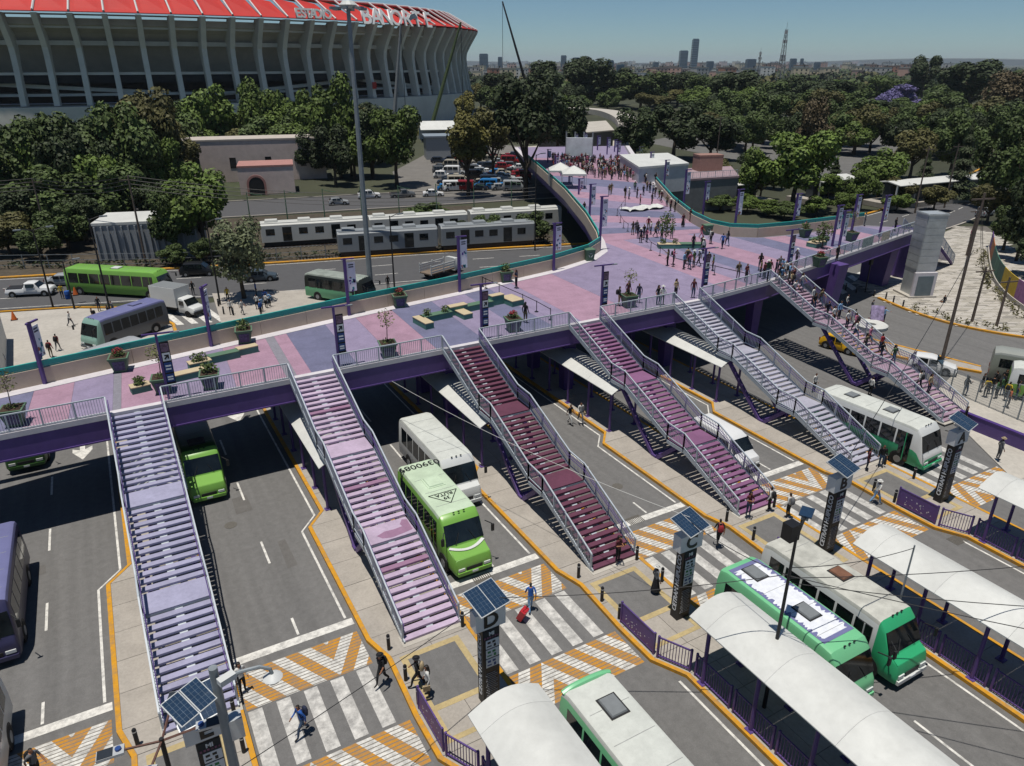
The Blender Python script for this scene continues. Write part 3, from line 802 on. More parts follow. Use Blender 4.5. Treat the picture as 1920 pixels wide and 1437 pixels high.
# ---- solar totems with platform letters
def totem(x, y, ch):
    root = thing('platform_totem', 'black information totem with solar panel lettered '+ch, 'totem', (x,y,.15), 0, None)
    rz = 0.0; c_, s_ = math.cos(rz), math.sin(rz)
    def P3(a, b, z): return (a*c_-b*s_, a*s_+b*c_, z)
    m_ = MB(); m_.box((0,0,2.05),(.76,.5,4.1),rz); m_.build('column', m_black, root)
    m_ = MB(); m_.box((0,0,4.5),(1.35,.52,.85),rz); m_.build('letter_box', m_letterbox, root)
    letters(ch, .95, m_black, root, P3(0,-.275,4.5), (R(90),0,rz), .012, .025)
    letters(ch, .95, m_black, root, P3(0,.275,4.5), (R(90),0,rz+math.pi), .012, .025)
    for k in range(3):
        m_ = MB(); m_.box(P3(.06,-.257,3.28-k*.5),(.6,.02,.44),rz); pn = m_.build('direction_panel', m_signw, root)
        m_ = MB()
        for dx, dz, w, h in ((-.16,.09,.14,.1),(.06,.09,.14,.1),(-.15,-.1,.2,.05),(.1,-.1,.1,.14)):
            m_.box(P3(.06+dx,-.272,3.28-k*.5+dz),(w,.012,h),rz)
        m_.build('pictogram', mat('sign_green','#3d7d4a') if k == 1 else (m_blueS if k == 2 else m_black), pn)['kind'] = 'stuff'
    m_ = MB()
    for k in range(14): m_.box(P3(-.02+.03*(k%3),-.257,1.72-k*.1),(.42+.06*((k*5)%3),.012,.022),rz)
    m_.build('route_list', mat('dim_white','#8d8f95'), root)['kind'] = 'stuff'
    m_ = MB(); m_.box(P3(.02,-.257,3.78),(.72,.014,.44),rz); tp = m_.build('header_panel', mat('header_dark','#20262b'), root)
    letters('MI', .24, m_signw, root, P3(.02,-.274,3.82), (R(90),0,rz), .005, .01, name='emblem')
    m_ = MB()
    for k in range(6): m_.box(P3(-.28+.12*k,-.268,3.64),(.07,.012,.09),rz)
    m_.build('colour_tiles', mat('tile_colour','#6d3f5c',.6,.8,9), root)['kind'] = 'stuff'
    letters('CETRAM HUIPULCO', .36, m_signw, root, P3(-.39,0,2.1), (R(90), R(-90), rz-R(90)), .005, .008)
    letters('CETRAM HUIPULCO', .36, m_signw, root, P3(.39,0,2.1), (R(90), R(-90), rz+R(90)), .005, .008)
    # tilted solar module on a neck
    m_ = MB(); m_.cyl((0,0,4.9),(0,.05,5.45),.06,n=8); m_.build('neck', m_pole_g, root)
    T = Matrix.Translation((-.1,-.1,5.55)) @ Matrix.Rotation(R(12),4,'Z') @ Matrix.Rotation(R(20),4,'X')
    def slab(d, c0, mt, nm):
        m_ = MB(); m_.box(c0, d); m_.v = [tuple(T @ Vector(v)) for v in m_.v]; return m_.build(nm, mt, root)
    fr = slab((1.5,1.3,.05),(0,0,0), m_alu, 'panel_frame')
    for sx in (-1, 1):
        slab((.69,1.22,.012),(sx*.365,0,.032), m_solar, 'solar_module')
        m_ = MB()
        for k in range(1, 4): m_.box((sx*.365-.345+.69*k/4,0,.04),(.005,1.22,.003))
        for k in range(1, 7): m_.box((sx*.365,-.61+1.22*k/7,.041),(.69,.003,.003))
        m_.v = [tuple(T @ Vector(v)) for v in m_.v]; m_.build('cell_grid', mat('cell_line','#6c7a88'), root)['kind'] = 'stuff'
    m_ = MB(); m_.box((.45,.35,5.1),(.35,.3,.45),rz); m_.build('battery_box', m_alu, root)
    return root
for i, ch in enumerate('EDCBA'): totem(LI(i)+3.35+ (0.1 if i else -.1), 20.5, ch)

# ---- wayfinding signs on the bridge, beside every stair
def bridge_sign(x, y, k):
    root = thing('wayfinding_sign', 'dark blue arrow sign on purple lamp post at the head of the '+['blue-lavender','pink-blotched lilac','dark maroon','mauve purple','grey-lilac','crowded pink'][k]+' staircase', 'sign', (x,y,ZD))
    m_ = MB(); m_.bx(-.07,.07,-.07,.07,-.4,4.2); m_.build('post', m_purple, root)
    m_ = MB(); m_.box((.32,0,2.3),(.5,.08,2.7)); pn = m_.build('sign_panel', m_black, root)
    for (z, h, mt) in ((3.3,.5,mat('sign_photo','#5d4a5c',.5,.7,6)),(2.72,.5,m_signw),(2.05,.62,m_blueS),(1.38,.5,m_blueS)):
        m_ = MB(); m_.box((.32,-.05,z),(.42,.02,h)); m_.build('sign_face', mt, pn)
    m_ = MB(); f = lambda a, b: (.32+a, -.066, 2.72+b)
    m_.face([f(*p) for p in ((-.14,-.1),(-.08,-.16),(.06,-.02),(.06,-.12),(.14,-.12),(.14,.14),(-.1,.14),(-.1,.06),(0,.06))]); m_.build('arrow', m_black, pn)
    m_ = MB()
    for z in (2.15,1.95,1.45,1.3): m_.box((.32,-.066,z),(.3,.01,.09))
    m_.build('sign_text_line', m_signw, pn)['kind'] = 'stuff'
    m_ = MB(); m_.beam((-.75,.1,4.2),(.95,-.1,4.2),.1,.09); m_.build('lamp_arm', m_purple, root)
    m_ = MB(); m_.box((1.0,-.1,4.18),(.5,.18,.06)); m_.build('lamp_head', m_pole_g, root)
    return root
SGN = [(.95+.35,44.6),(11.75,44.6),(22.4,44.6),(33.1,44.7),(44.0,45.0),(56.4,46.7)]
for k, (x, y) in enumerate(SGN): bridge_sign(x, y, k)

# ---- banner poles
bcols = ['#8d86a8','#a894a8','#7f9ba3','#b09a92','#9a9fb8']
def banner_pole(px, py, ptop, k, z=ZD, zw=None, right=True):
    p = g(px, py, z); h = tall(p.x, p.y, ptop, z)
    root = thing('banner_pole', None, 'banner pole', p, 0, 'banner poles along the bridge')
    root['label'] = zw or 'purple pole with a printed vertical banner on the bridge parapet'
    m_ = MB(); m_.bx(-.11,.11,-.09,.09,-.3,h); m_.build('post', m_purple, root)
    m_ = MB(); m_.beam((-.25,0,h-.05),(.75,-.1,h-.05),.14,.1); m_.build('lamp_arm', m_purple, root)
    bh = min(3.0, h*.5)
    m_ = MB(); m_.box((.48,0,h-.35-bh/2),(.66,.03,bh)); b_ = m_.build('banner', mat('banner_ground', '#dcdde2', .7, .05, 2), root)
    rnd = random.Random(k); m_ = MB()
    for q in range(11):
        s_ = rnd.uniform(.06,.2); m_.k = rnd.randrange(3)
        m_.box((.48+rnd.uniform(-.2,.2),-.022,h-.6-bh*.3-rnd.random()*(bh*.62)),(s_,.008,s_*rnd.uniform(.5,1.6)), 0)
    m_.build('banner_print', [mat('print_violet','#5a4488'), mat('print_teal','#3d7f8a'), mat('print_rust','#a05a48')], b_)['kind'] = 'stuff'
    m_ = MB()
    for q in range(2): m_.box((.48,-.022,h-.55-q*.18),(.4,.008,.1))
    m_.build('banner_logo', mat('print_grey','#4a4a55'), b_)['kind'] = 'stuff'
    return root
for k, a in enumerate(((85,720,605),(397,650,538),(655,592,485),(862,548,443),(1038,508,418))):
    bp_ = banner_pole(*a, k, zw=['purple banner pole on the parapet above the parked lavender-roofed bus','purple banner pole on the parapet in front of the white box truck','purple banner pole on the parapet in front of the dark printed bus','purple banner pole on the parapet above the open-bed truck','purple banner pole on the parapet near the recycling bin'][k])
    if k < 2: bp_.rotation_euler[2] = R(62)
for k, (px, py, pt) in enumerate(((1105,415,345),(1124,470,368),(1085,365,335),(1067,343,312),(1052,330,300),(1041,320,292),(1027,305,280),(1152,285,262),(1095,280,250),(1078,276,252),(1120,282,255),(1138,290,258),(1218,325,285),(1245,350,300),(1280,400,318),(1318,400,340),(1376,440,355),(1485,436,363),(1560,462,385),(1595,440,365),(1648,445,366),(1570,480,395),(1157,300,265),(1198,310,275))):
    banner_pole(px, py, pt, k+9, zw='slim purple pole carrying a pale printed banner on the crowded plaza')

# ---- planters, bins, benches on the deck
m_pot = mat('green_planter', '#4f6a55', .7, .12, 2)
m_potd = mat('planter_pattern', '#4d4866', .7, .6, 7)
m_beige = mat('bench_top', '#b0a184', .7, .08, 2)
m_teal2 = mat('bench_teal_side', '#4b7a6f', .7, .12, 2)
m_soil2 = mat('potting_soil', '#3b2d22', .95, .3, 9, .3)
def leafball(mb, c, r, n, size, rnd, flat=1.0):
    for _ in range(n):
        d = Vector((rnd.gauss(0,1), rnd.gauss(0,1), rnd.gauss(0,1))).normalized()*(r*rnd.random()**.45); d.z *= flat
        p = Vector(c)+d; u = Vector((rnd.gauss(0,1), rnd.gauss(0,1), rnd.gauss(0,.6))).normalized(); v = u.cross(Vector((rnd.gauss(0,1),rnd.gauss(0,1),rnd.gauss(0,1)))).normalized()
        s = size*rnd.uniform(.6,1.3)
        mb.face([p-u*s, p+v*s*.5, p+u*s, p-v*s*.5])
m_leafp = mat('planter_leaf', '#4b5a2e', .7, .4, 6)
m_flower = mat('red_flower', '#8a2732', .7, .3, 9)
m_twig = mat('twig', '#5a4a3c', .9, .1, 4)
def planter(x, y, kind, label, s=1.0, z=ZD):
    rnd = random.Random(int(x*31+y*7))
    root = thing('planter', label, 'planter', (x,y,z), R(-10))
    m_ = MB(); m_.frus((0,0,0),(.72*s,.72*s),(1.12*s,1.12*s),.98*s); m_.build('pot', m_pot, root)
    m_ = MB(); m_.frus((0,0,.15*s),(.62*s,.80*s),(.75*s,1.1*s),.66*s); m_.build('pot_emblem', m_potd, root)
    m_ = MB(); m_.frus((0,0,.93*s),(1.18*s,1.18*s),(1.2*s,1.2*s),.1*s); m_.build('pot_rim', m_pot, root)
    m_ = MB(); m_.bx(-.5*s,.5*s,-.5*s,.5*s,.9*s,1.045*s); m_.build('soil', m_soil2, root)
    if kind == 'flower':
        m_ = MB(); leafball(m_, (0,0,1.25*s), .42, 160, .09, rnd, .6); m_.build('foliage', m_leafp, root)
        m_ = MB(); leafball(m_, (0,0,1.42*s), .36, 120, .07, rnd, .5); m_.build('blossom', m_flower, root)
    elif kind == 'tree':
        hh = rnd.uniform(1.9,2.5); m_ = MB(); m_.tube([(0,0,1*s),(.05,.02,1+hh*.5),(-.05,0,1+hh)], [.035,.025,.012], 6)
        for k in range(7):
            a = rnd.uniform(0,6.3); z0 = 1+hh*rnd.uniform(.45,.9); m_.tube([(0,0,z0),(.45*math.cos(a),.45*math.sin(a),z0+.35)], [.015,.006], 4)
        m_.build('stem', m_twig, root)
        m_ = MB(); leafball(m_, (0,0,1+hh*.8), .62, 130, .085, rnd, 1.1); m_.build('crown', mat('young_leaf','#5f6438',.7,.35,6), root)
        m_ = MB(); leafball(m_, (0,0,1.12*s), .45, 60, .08, rnd, .35); m_.build('foliage', m_leafp, root)
    else:
        m_ = MB(); leafball(m_, (0,0,1.35*s), .5, 220, .1, rnd, .8); m_.build('foliage', m_leafp, root)
    return root
PL = [(228,695,'flower','square green planter of dark red flowers beside the parapet, near the bench with teal back'),(308,735,'tree','green planter box with a young leafy tree between the beige benches'),
 (402,738,'bush','green planter of purple flowers against the railing between two staircases'),(460,642,'soil','green emblem planter against the parapet by the grey tile band'),
 (728,668,'tree','green planter with thin sapling against the front railing'),(750,575,'flower','square green planter of bright red flowers beside the parapet'),
 (962,620,'flower','green planter of orange flowers behind the front railing by the queue posts'),(948,528,'bush','tall green planter against the parapet next to the queue posts'),
 (1178,575,'tree','green planter with bare sapling where people gather by the railing'),(30,803,'tree','green planter with a thin dry sapling behind the railing by the blue-lavender stairs'),
 (1508,445,'bush','green planter with someone standing behind it on the bridge wing'),(1595,452,'tree','round green planter with a sapling on the bridge wing'),(1535,500,'flower','green planter of red flowers against the glass railing')]
for px, py, k, lb in PL:
    p = g(px, py, ZD)
    if p.y < 44.9 and p.x < 43: p.y = 45.25
    planter(p.x, p.y, 'bush' if k == 'soil' else k, lb)
def recycle_bin(px, py, label):
    p = g(px, py, ZD); root = thing('recycling_bin', label, 'bin', p, R(-12))
    m_ = MB(); m_.frus((0,0,0),(.75,.75),(1.0,1.0),1.1); m_.build('body', m_pot, root)
    m_ = MB(); m_.bx(-.53,.53,-.53,.53,1.1,1.18); m_.build('rim', m_pot, root)
    m_ = MB()
    for k in range(3):
        a = k*2.094; c_ = Vector((.17*math.cos(a+1.57), 0, .6+.17*math.sin(a+1.57))); d = Vector((math.cos(a), 0, math.sin(a)))*.14
        m_.beam(c_-d+Vector((0,-.46,0)), c_+d+Vector((0,-.46,0)), .03, .07, (0,1,0))
    m_.build('recycling_symbol', m_signw, root)
recycle_bin(1104, 488, 'green recycling bin with white arrows at the curve of the parapet')
recycle_bin(1325, 440, 'green recycling bin beside the right-hand parapet of the plaza')
def bench(label, segs, rz, loc):
    root = thing('planter_bench', label, 'bench', loc, rz)
    for (x0,x1,y0,y1,h,mt) in segs:
        m_ = MB(); m_.bx(x0,x1,y0,y1,0,h-.06); m_.build('bench_base', m_teal2, root)
        m_ = MB(); m_.bx(x0-.02,x1+.02,y0-.02,y1+.02,h-.06,h); m_.build('bench_seat', m_beige if mt == 'b' else m_pot, root)
    rnd = random.Random(len(label)); (x0,x1,y0,y1,h,_) = segs[0]
    for k in range(2):
        cx = x0+.5+(x1-x0-1)*k; m_ = MB(); leafball(m_, (cx,(y0+y1)/2,h+.25), .35, 120, .09, rnd, .9); m_.build('foliage', m_leafp, root)
p = g(795, 607, ZD); bench('zigzag teal bench with beige seat blocks beside the dark blue arrow sign', [(0,2.6,0,.7,.5,'g'),(-.6,.1,-1.4,.7,.5,'b'),(2.6,4.2,.3,.95,.75,'b'),(4.2,6.8,.4,1.1,.5,'g'),(6.8,8.0,.6,1.2,.85,'b'),(8.0,9.2,-.6,1.2,.5,'b'),(3.0,3.8,-1.1,.3,.45,'b')], R(6), p)
p = g(358, 697, ZD); bench('curved beige bench with a green back near the parapet', [(0,1.4,0,.7,.5,'b'),(1.4,3.4,.5,1.15,.5,'g'),(3.4,4.8,.8,1.4,.5,'b')], R(8), p)
p = g(262, 738, ZD); bench('low beige bench beside the blue arrow sign of the blue-lavender stairs', [(-.4,.7,0,.7,.45,'b'),(2.0,4.2,.4,1.1,.45,'b')], R(8), p)
p = g(1235, 467, ZD); bench('rounded green bench planted with tall grass in the middle of the plaza', [(0,2.4,0,1.0,.5,'b'),(2.4,5.2,.1,1.1,.5,'g')], R(-28), p)
p = g(1530, 466, ZD); bench('oval beige and green bench with a small tree on the bridge wing', [(0,2.2,0,1.2,.5,'b'),(1.8,4.6,1.0,2.0,.5,'g')], R(10), p)
for px, py, h, r, lb in ((1247,462,3.6,1.0,'slender dark young tree rising from the bench amid the plaza crowd'),(1541,466,2.6,.9,'small round-leaved tree planted in the bench of the bridge wing'),(1205,312,4,1.1,'young tree standing among the plaza crowd')):
    p = g(px, py, ZD); root = thing('young_tree', lb, 'tree', p); rnd = random.Random(px)
    m_ = MB(); m_.tube([(0,0,0),(0,0,h*.6),(0.1,0,h)], [.06,.04,.015], 6); m_.build('trunk', m_twig, root)
    m_ = MB(); leafball(m_, (0,0,h*.68), r, 520, .13, rnd, 1.4); m_.build('crown', m_leafp, root)
# queue posts with belts
def queue(pts, label):
    root = thing('queue_barrier', label, 'queue barrier')
    P = [g(*p, ZD) for p in pts]
    for p in P:
        m_ = MB(); m_.cyl((p.x,p.y,ZD),(p.x,p.y,ZD+.95),.035,n=6); m_.cyl((p.x,p.y,ZD),(p.x,p.y,ZD+.03),.17,n=10); m_.build('post', m_black, root)
    for a, b in zip(P, P[1:]):
        m_ = MB(); m_.beam(a+Vector((0,0,.88)), b+Vector((0,0,.88)), .012, .06); m_.build('belt', m_black, root)
queue(((905,538),(911,541),(936,552),(980,572),(1006,585),(1032,600)), 'row of black belt posts crossing the bridge deck beside the bench')
queue(((1206,450),(1220,470),(1237,480),(1262,500),(1282,505),(1339,516),(1408,533)), 'black belt posts winding through the waiting people on the hub')
queue(((1172,385),(1165,395),(1157,405),(1163,418),(1169,428),(1177,434)), 'black belt posts curving past the fallen white canopy on the plaza')
# ============================================================ vehicles (front towards local -y)
m_tyre = mat('tyre_rubber', '#151515', .85, .1, 5)
m_rim = mat('wheel_rim', '#8a8d90', .4, .1, 5, 0, .5)
m_wind = mat('windscreen_glass', '#13181a', .07, .75, 1.1, spec=.6)
m_lamp = mat('headlamp', '#c6c9c8', .15, 0)
m_bump = mat('bumper_black', '#202022', .6, .1, 3)
def paint(name, c, rough=.35, var=.04): return mat(name, c, rough, var, 1.2, 0, 0, .5, stains=.06)
def side_x(z, w, zb, zt, tum, r):
    belt = zb + (zt-zb)*.42
    if z <= belt: return w
    return w + (w*tum-w)*min(1, (z-belt)/max(.01, zt-r-belt))
def section(y, zb, zt, w, tum, r):
    belt = zb + (zt-zb)*.42
    h = [(w*.93,zb),(w,zb+.14),(w,belt),(w*tum,zt-r),(w*tum-r*.3,zt-r*.3),(w*tum-r,zt)]
    return [(x,y,z) for x, z in h] + [(-x,y,z) for x, z in reversed(h)]
def vehicle(name, label, cat, st, loc, rz, body, roof=None, low=None, W=1.2, tum=.94, r=.22, wins=(), wz=(1.5,2.4), ws=None, rear=None, wheels=(), wr=.46, hood=None, group=None, hatch=(), bus=True, stripe=None, roofk=None, front_dark=None, door=None, extra=None, front=None):
    root = thing(name, label, cat, loc, rz, group)
    roof, low = roof or body, low or body
    zmax = max(s[2] for s in st); rings = [section(s[0], s[1], s[2], W*(s[3] if len(s) > 3 else 1), tum, r if s[2] > zmax*.75 else min(r, .14)) for s in st]
    mb = MB(); n = 12
    mats_ = [body, roof, low, front or body]
    for i in range(len(rings)-1):
        hi = min(st[i][2], st[i+1][2]) > zmax*.9
        for k in range(n):
            a, b = rings[i][k], rings[i][(k+1) % n]; c_, d = rings[i+1][(k+1) % n], rings[i+1][k]
            mb.k = (3 if front and i < 4 else 1 if k in (3,4,5,6,7) and hi else 2 if k in (0,1,9,10,11) else 0); mb.face([a,b,c_,d])
    mb.k = 3 if front else 2 if low is not body else 0; mb.face(rings[0]); mb.k = 2 if low is not body else 0; mb.face(rings[-1])
    me = mb; o = me.build('body', mats_, root)
    bm = bmesh.new(); bm.from_mesh(o.data); bmesh.ops.remove_doubles(bm, verts=bm.verts, dist=.001); bmesh.ops.recalc_face_normals(bm, faces=bm.faces); bm.to_mesh(o.data); bm.free()
    o.data.polygons.foreach_set('use_smooth', [True]*len(o.data.polygons)); o.data.set_sharp_from_angle(angle=R(35))
    def top_panel(i, j, name, e0=.08, e1=.1, inset=.07, mt=m_wind, off=.015):
        (ya, _, za), (yb, _, zb_) = st[i][:3], st[j][:3]
        f = lambda t: (ya+(yb-ya)*t, za+(zb_-za)*t)
        wa = W*(st[i][3] if len(st[i]) > 3 else 1); wb = W*(st[j][3] if len(st[j]) > 3 else 1)
        (y0,z0), (y1,z1) = f(e0), f(1-e1); nrm = Vector((0, -(z1-z0), (y1-y0))); nrm = nrm.normalized()*off
        if nrm.z < 0: nrm = -nrm
        w0, w1 = wa*1.0-inset, wb*tum-inset
        m_ = MB(); q = [Vector((-w0,y0,z0)), Vector((w0,y0,z0)), Vector((w1,y1,z1)), Vector((-w1,y1,z1))]
        m_.loft([[p-nrm*3 for p in q], [p+nrm for p in q]]); return m_.build(name, mt, root)
    if ws: top_panel(ws[0], ws[1], 'windscreen')
    if rear: top_panel(rear[0], rear[1], 'rear_window')
    if hood: top_panel(hood[0], hood[1], 'bonnet', .04, .02, .1, front or body, .012)
    zb = st[len(st)//2][1]; zt = zmax
    for sgn in (-1, 1):
        for (ya, yb) in wins:
            m_ = MB(); z0, z1 = wz; t = .012
            x0, x1 = side_x(z0,W,zb,zt,tum,r)+t, side_x(z1,W,zb,zt,tum,r)+t
            q = [Vector((sgn*x0,ya,z0)), Vector((sgn*x0,yb,z0)), Vector((sgn*x1,yb,z1)), Vector((sgn*x1,ya,z1))]
            m_.loft([[p-Vector((sgn*.04,0,0)) for p in q], q]); m_.build('window', m_wind, root)
        if stripe:
            m_ = MB(); z0, z1 = stripe[1]; L0, L1 = st[2][0]+.4, st[-1][0]-.05
            m_.bx(*(sorted((sgn*(W+.004), sgn*(W-.02)))), L0, L1, z0, z1); m_.build('side_stripe', stripe[0], root)
        for yw in wheels:
            m_ = MB(); m_.cyl((sgn*(W-.26),yw,wr),(sgn*(W+.02),yw,wr),wr,n=16); wl = m_.build('wheel', m_tyre, root, smooth=True)
            m_ = MB(); m_.cyl((sgn*(W+.0),yw,wr),(sgn*(W+.035),yw,wr),wr*.55,n=10); m_.build('rim', m_rim, wl)
            m_ = MB(); m_.cyl((sgn*(W-.3),yw,wr+.03),(sgn*(W+.008),yw,wr+.03),wr*1.22,n=16); m_.build('wheel_arch', m_bump, root)
        hz = st[0][2]; w0 = W*(st[0][3] if len(st[0]) > 3 else 1)
        m_ = MB(); m_.box((sgn*w0*.72, st[0][0]-.01, st[0][1]+(hz-st[0][1])*.58), (w0*.36,.08,(hz-st[0][1])*.24)); m_.build('headlight', m_lamp, root)
        m_ = MB(); m_.box((sgn*W*.8, st[-1][0]+.01, st[-1][1]+.55), (.16,.05,.3)); m_.build('tail_light', mat('tail_red','#7a1a18',.3,0), root)
        if bus:
            m_ = MB(); m_.beam((sgn*W,st[2][0]+.1,wz[1]),(sgn*(W+.24),st[2][0]-.3,wz[1]-.05),.04,.04); m_.box((sgn*(W+.26),st[2][0]-.32,wz[1]-.28),(.16,.09,.42)); m_.build('mirror', m_bump, root)
        else:
            m_ = MB(); m_.box((sgn*(W+.08),st[ws[0]][0]+.45,st[ws[0]][2]+.05),(.17,.1,.12)); m_.build('mirror', body, root)
    w0 = W*(st[0][3] if len(st[0]) > 3 else 1)
    m_ = MB(); m_.box((0,st[0][0]-.03,st[0][1]+.12),(w0*1.9,.16,.2)); m_.build('bumper', m_bump if not bus else low, root)
    m_ = MB(); m_.box((0,st[0][0]-.015,st[0][1]+(st[0][2]-st[0][1])*.55),(w0*.9,.05,(st[0][2]-st[0][1])*.3)); m_.build('grille', m_bump, root)
    m_ = MB(); m_.box((0,st[0][0]-.12,st[0][1]+.14),(.34,.02,.12)); m_.build('number_plate', m_signw, root)
    for (hx, hy, hw, hl, hm) in hatch:
        m_ = MB(); m_.frus((hx,hy,zmax-.02),(hw,hl),(hw*.86,hl*.9),.12); h_ = m_.build('roof_hatch', hm, root)
        m_ = MB(); m_.bx(hx-hw/2-.05,hx+hw/2+.05,hy-hl/2-.05,hy+hl/2+.05,zmax-.02,zmax+.03); m_.build('hatch_frame', m_bump if hm is not P_limeroof else hm, h_)
    if bus:
        for x in (-.3, 0, .3):
            m_ = MB(); m_.box((x,st[3][0]+.25,zmax-.0),(.1,.06,.05)); m_.build('marker_lamp', m_bump, root)
        # wiper arms and a dark door on the kerb side
        m_ = MB()
        for x in (-.5,.5): m_.beam((x*W,st[ws[0]][0]-.03,st[ws[0]][2]+.06),(x*W*.5,(st[ws[0]][0]+st[ws[1]][0])/2-.05,(st[ws[0]][2]+st[ws[1]][2])/2),.025,.02)
        m_.build('wiper', m_bump, root)['kind'] = 'stuff'
        if door:
            for (a, b) in door:
                x = side_x(1.3,W,zb,zt,tum,r)
                m_ = MB(); m_.bx(-x-.016,-x+.03,a,b,zb+.12,wz[1]); d_ = m_.build('door', m_wind, root)
                m_ = MB(); m_.bx(-x-.03,-x+.0,(a+b)/2-.03,(a+b)/2+.03,zb+.12,wz[1]); m_.build('door_frame', low, d_)
        # roof seams
        m_ = MB(); y = st[3][0]+1.2
        while y < st[-2][0]-.3:
            m_.bx(-W*tum+r,W*tum-r,y-.012,y+.012,zmax-.01,zmax+.008); y += 1.5
        m_.build('roof_seam', mat('seam_grey','#8b8d8c'), root)['kind'] = 'stuff'
    if extra: extra(root, st, W, zmax)
    return root
def seq(a, b, n, gap=.12):
    d = (b-a)/n; return [(a+k*d+gap/2, a+(k+1)*d-gap/2) for k in range(n)]
def bus_st(L, H=3.05, nose='flat'):
    h = L/2; zb = .38
    if nose == 'hood': return [(-h,zb,1.0,.86),(-h+.12,zb,1.28,.92),(-h+1.0,zb,1.55,.97),(-h+1.55,zb,H-.32,.99),(-h+1.95,zb,H-.04),(-h+2.6,zb,H),(h-.5,zb,H),(h-.08,zb,H-.12),(h,zb,H-.5)]
    if nose == 'short': return [(-h,zb,1.05,.9),(-h+.1,zb,1.35,.95),(-h+.45,zb,1.55,.99),(-h+.95,zb,H-.35),(-h+1.25,zb,H-.06),(-h+1.9,zb,H),(h-.5,zb,H),(h-.08,zb,H-.12),(h,zb,H-.5)]
    return [(-h,zb,1.05,.95),(-h+.05,zb,1.3,.98),(-h+.14,zb,1.42),(-h+.55,zb,H-.38),(-h+.85,zb,H-.06),(-h+1.4,zb,H),(h-.5,zb,H),(h-.08,zb,H-.12),(h,zb,H-.5)]
def bus(label, x, y, L, rz, body, roof=None, low=None, nose='flat', H=3.05, W=1.2, hatch=(), nwin=5, stripe=None, z=-.02, extra=None, wsl=None, door=True, front=None):
    st = bus_st(L, H, nose); h = L/2
    ws = (2,3)
    y0 = st[4][0]+.15
    return vehicle('bus', label, 'bus', st, (x,y,z), rz, body, roof, low, W, wins=seq(y0, h-.5, nwin), wz=(1.5,H-.55), ws=ws, wheels=(-h+(1.35 if nose != 'flat' else 1.7), h-1.7), hatch=hatch, stripe=stripe, extra=extra, group='buses', hood=(1,2) if nose != 'flat' else None, door=[(y0+.05,y0+.8)] if door else None, front=front)
G_lime, G_mint, G_emer = paint('lime_green_paint','#6f9f45'), paint('mint_green_paint','#6cb283'), paint('emerald_paint','#2f9a68')
P_white, P_roofw = paint('white_vehicle_paint','#c5c7c5'), mat('chalky_roof_white','#b9bcb6',.6,.1,2.5,stains=.14,detail=8,spots=.18)
P_lav, P_violet = paint('violet_roof_paint','#66688f',.5,.08), paint('indigo_paint','#302f4c')
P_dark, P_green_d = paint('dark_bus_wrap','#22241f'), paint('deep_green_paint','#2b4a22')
P_limeroof = mat('faded_lime_roof','#b3c4ab',.6,.12,1.3,stains=.22)
hg = mat('hatch_grey','#6f7375',.5,.1,3)
def ruta(root, st, W, zm):
    letters('0390089', .74, m_black, root, (0, st[-1][0]-.7, zm+.012), (0,0,math.pi), .003, .008, name='roof_number')
    m_ = MB(); T = [Vector((-.85,-.55,0)), Vector((.85,-.55,0)), Vector((0,.6,0))]
    o = Vector((0, st[5][0]+.75, zm+.014))
    for a, b in zip(T, T[1:]+T[:1]): m_.beam(o-a, o-b, .05, .006)
    m_.build('triangle_mark', m_black, root)
    letters('RUTA', .4, m_black, root, (0, st[5][0]+1.1, zm+.014), (0,0,math.pi), .003, .006, name='roof_word')
    letters('39', .4, m_black, root, (0, st[5][0]+.72, zm+.014), (0,0,math.pi), .003, .006, name='roof_word')
    m_ = MB(); pts = [(x, st[1][0]+.28+.34*(1-(x/1.0)**2)*-1+.55, 0) for x in [-1+.2*k for k in range(11)]]
    for a, b in zip(pts, pts[1:]):
        za = 1.28+.27*min(1,max(0,(a[1]-st[1][0])/.88)); zb_ = 1.28+.27*min(1,max(0,(b[1]-st[1][0])/.88))
        m_.beam((a[0],a[1],za+.035),(b[0],b[1],zb_+.035),.2,.012)
    m_.build('bonnet_stripe', P_white, root)
    m_ = MB(); m_.box((0,st[4][0]+.02,zm-.18),(1.7,.1,.2)); m_.build('route_board', m_black, root)
bus('bright green bus with faded roof numbered 0390089 and a route 39 triangle', 13.5, 32.2, 8.0, 0, G_lime, P_limeroof, G_lime, 'hood', 3.1, 1.2, [(0,1.2,.95,1.1,P_limeroof)], 6, extra=ruta)
bus('white bus with black sloping windscreen parked alongside the numbered green bus', 15.9, 38.2, 8.0, 0, P_white, P_roofw, P_white, 'short', 3.15, 1.2, [], 6)
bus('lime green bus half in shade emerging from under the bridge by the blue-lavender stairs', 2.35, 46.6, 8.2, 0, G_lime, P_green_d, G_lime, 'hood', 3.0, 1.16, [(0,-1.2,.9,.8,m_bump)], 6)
bus('violet-roofed dark bus in the lane left of the blue-lavender staircase', -8.3, 36.9, 8.0, 0, P_violet, P_lav, P_violet, 'flat', 3.1, 1.2, [], 6)
bus('white-sided bus with green roof edge behind the violet-roofed dark bus', -8.5, 25.9, 7.4, 0, P_white, P_roofw, P_white, 'flat', 3.1, 1.2, [], 6)
bus('dark green bus front peeking from under the bridge in the outermost lane', -7.7, 56.5, 8.0, 0, P_green_d, P_green_d, P_green_d, 'short', 2.9, 1.2)
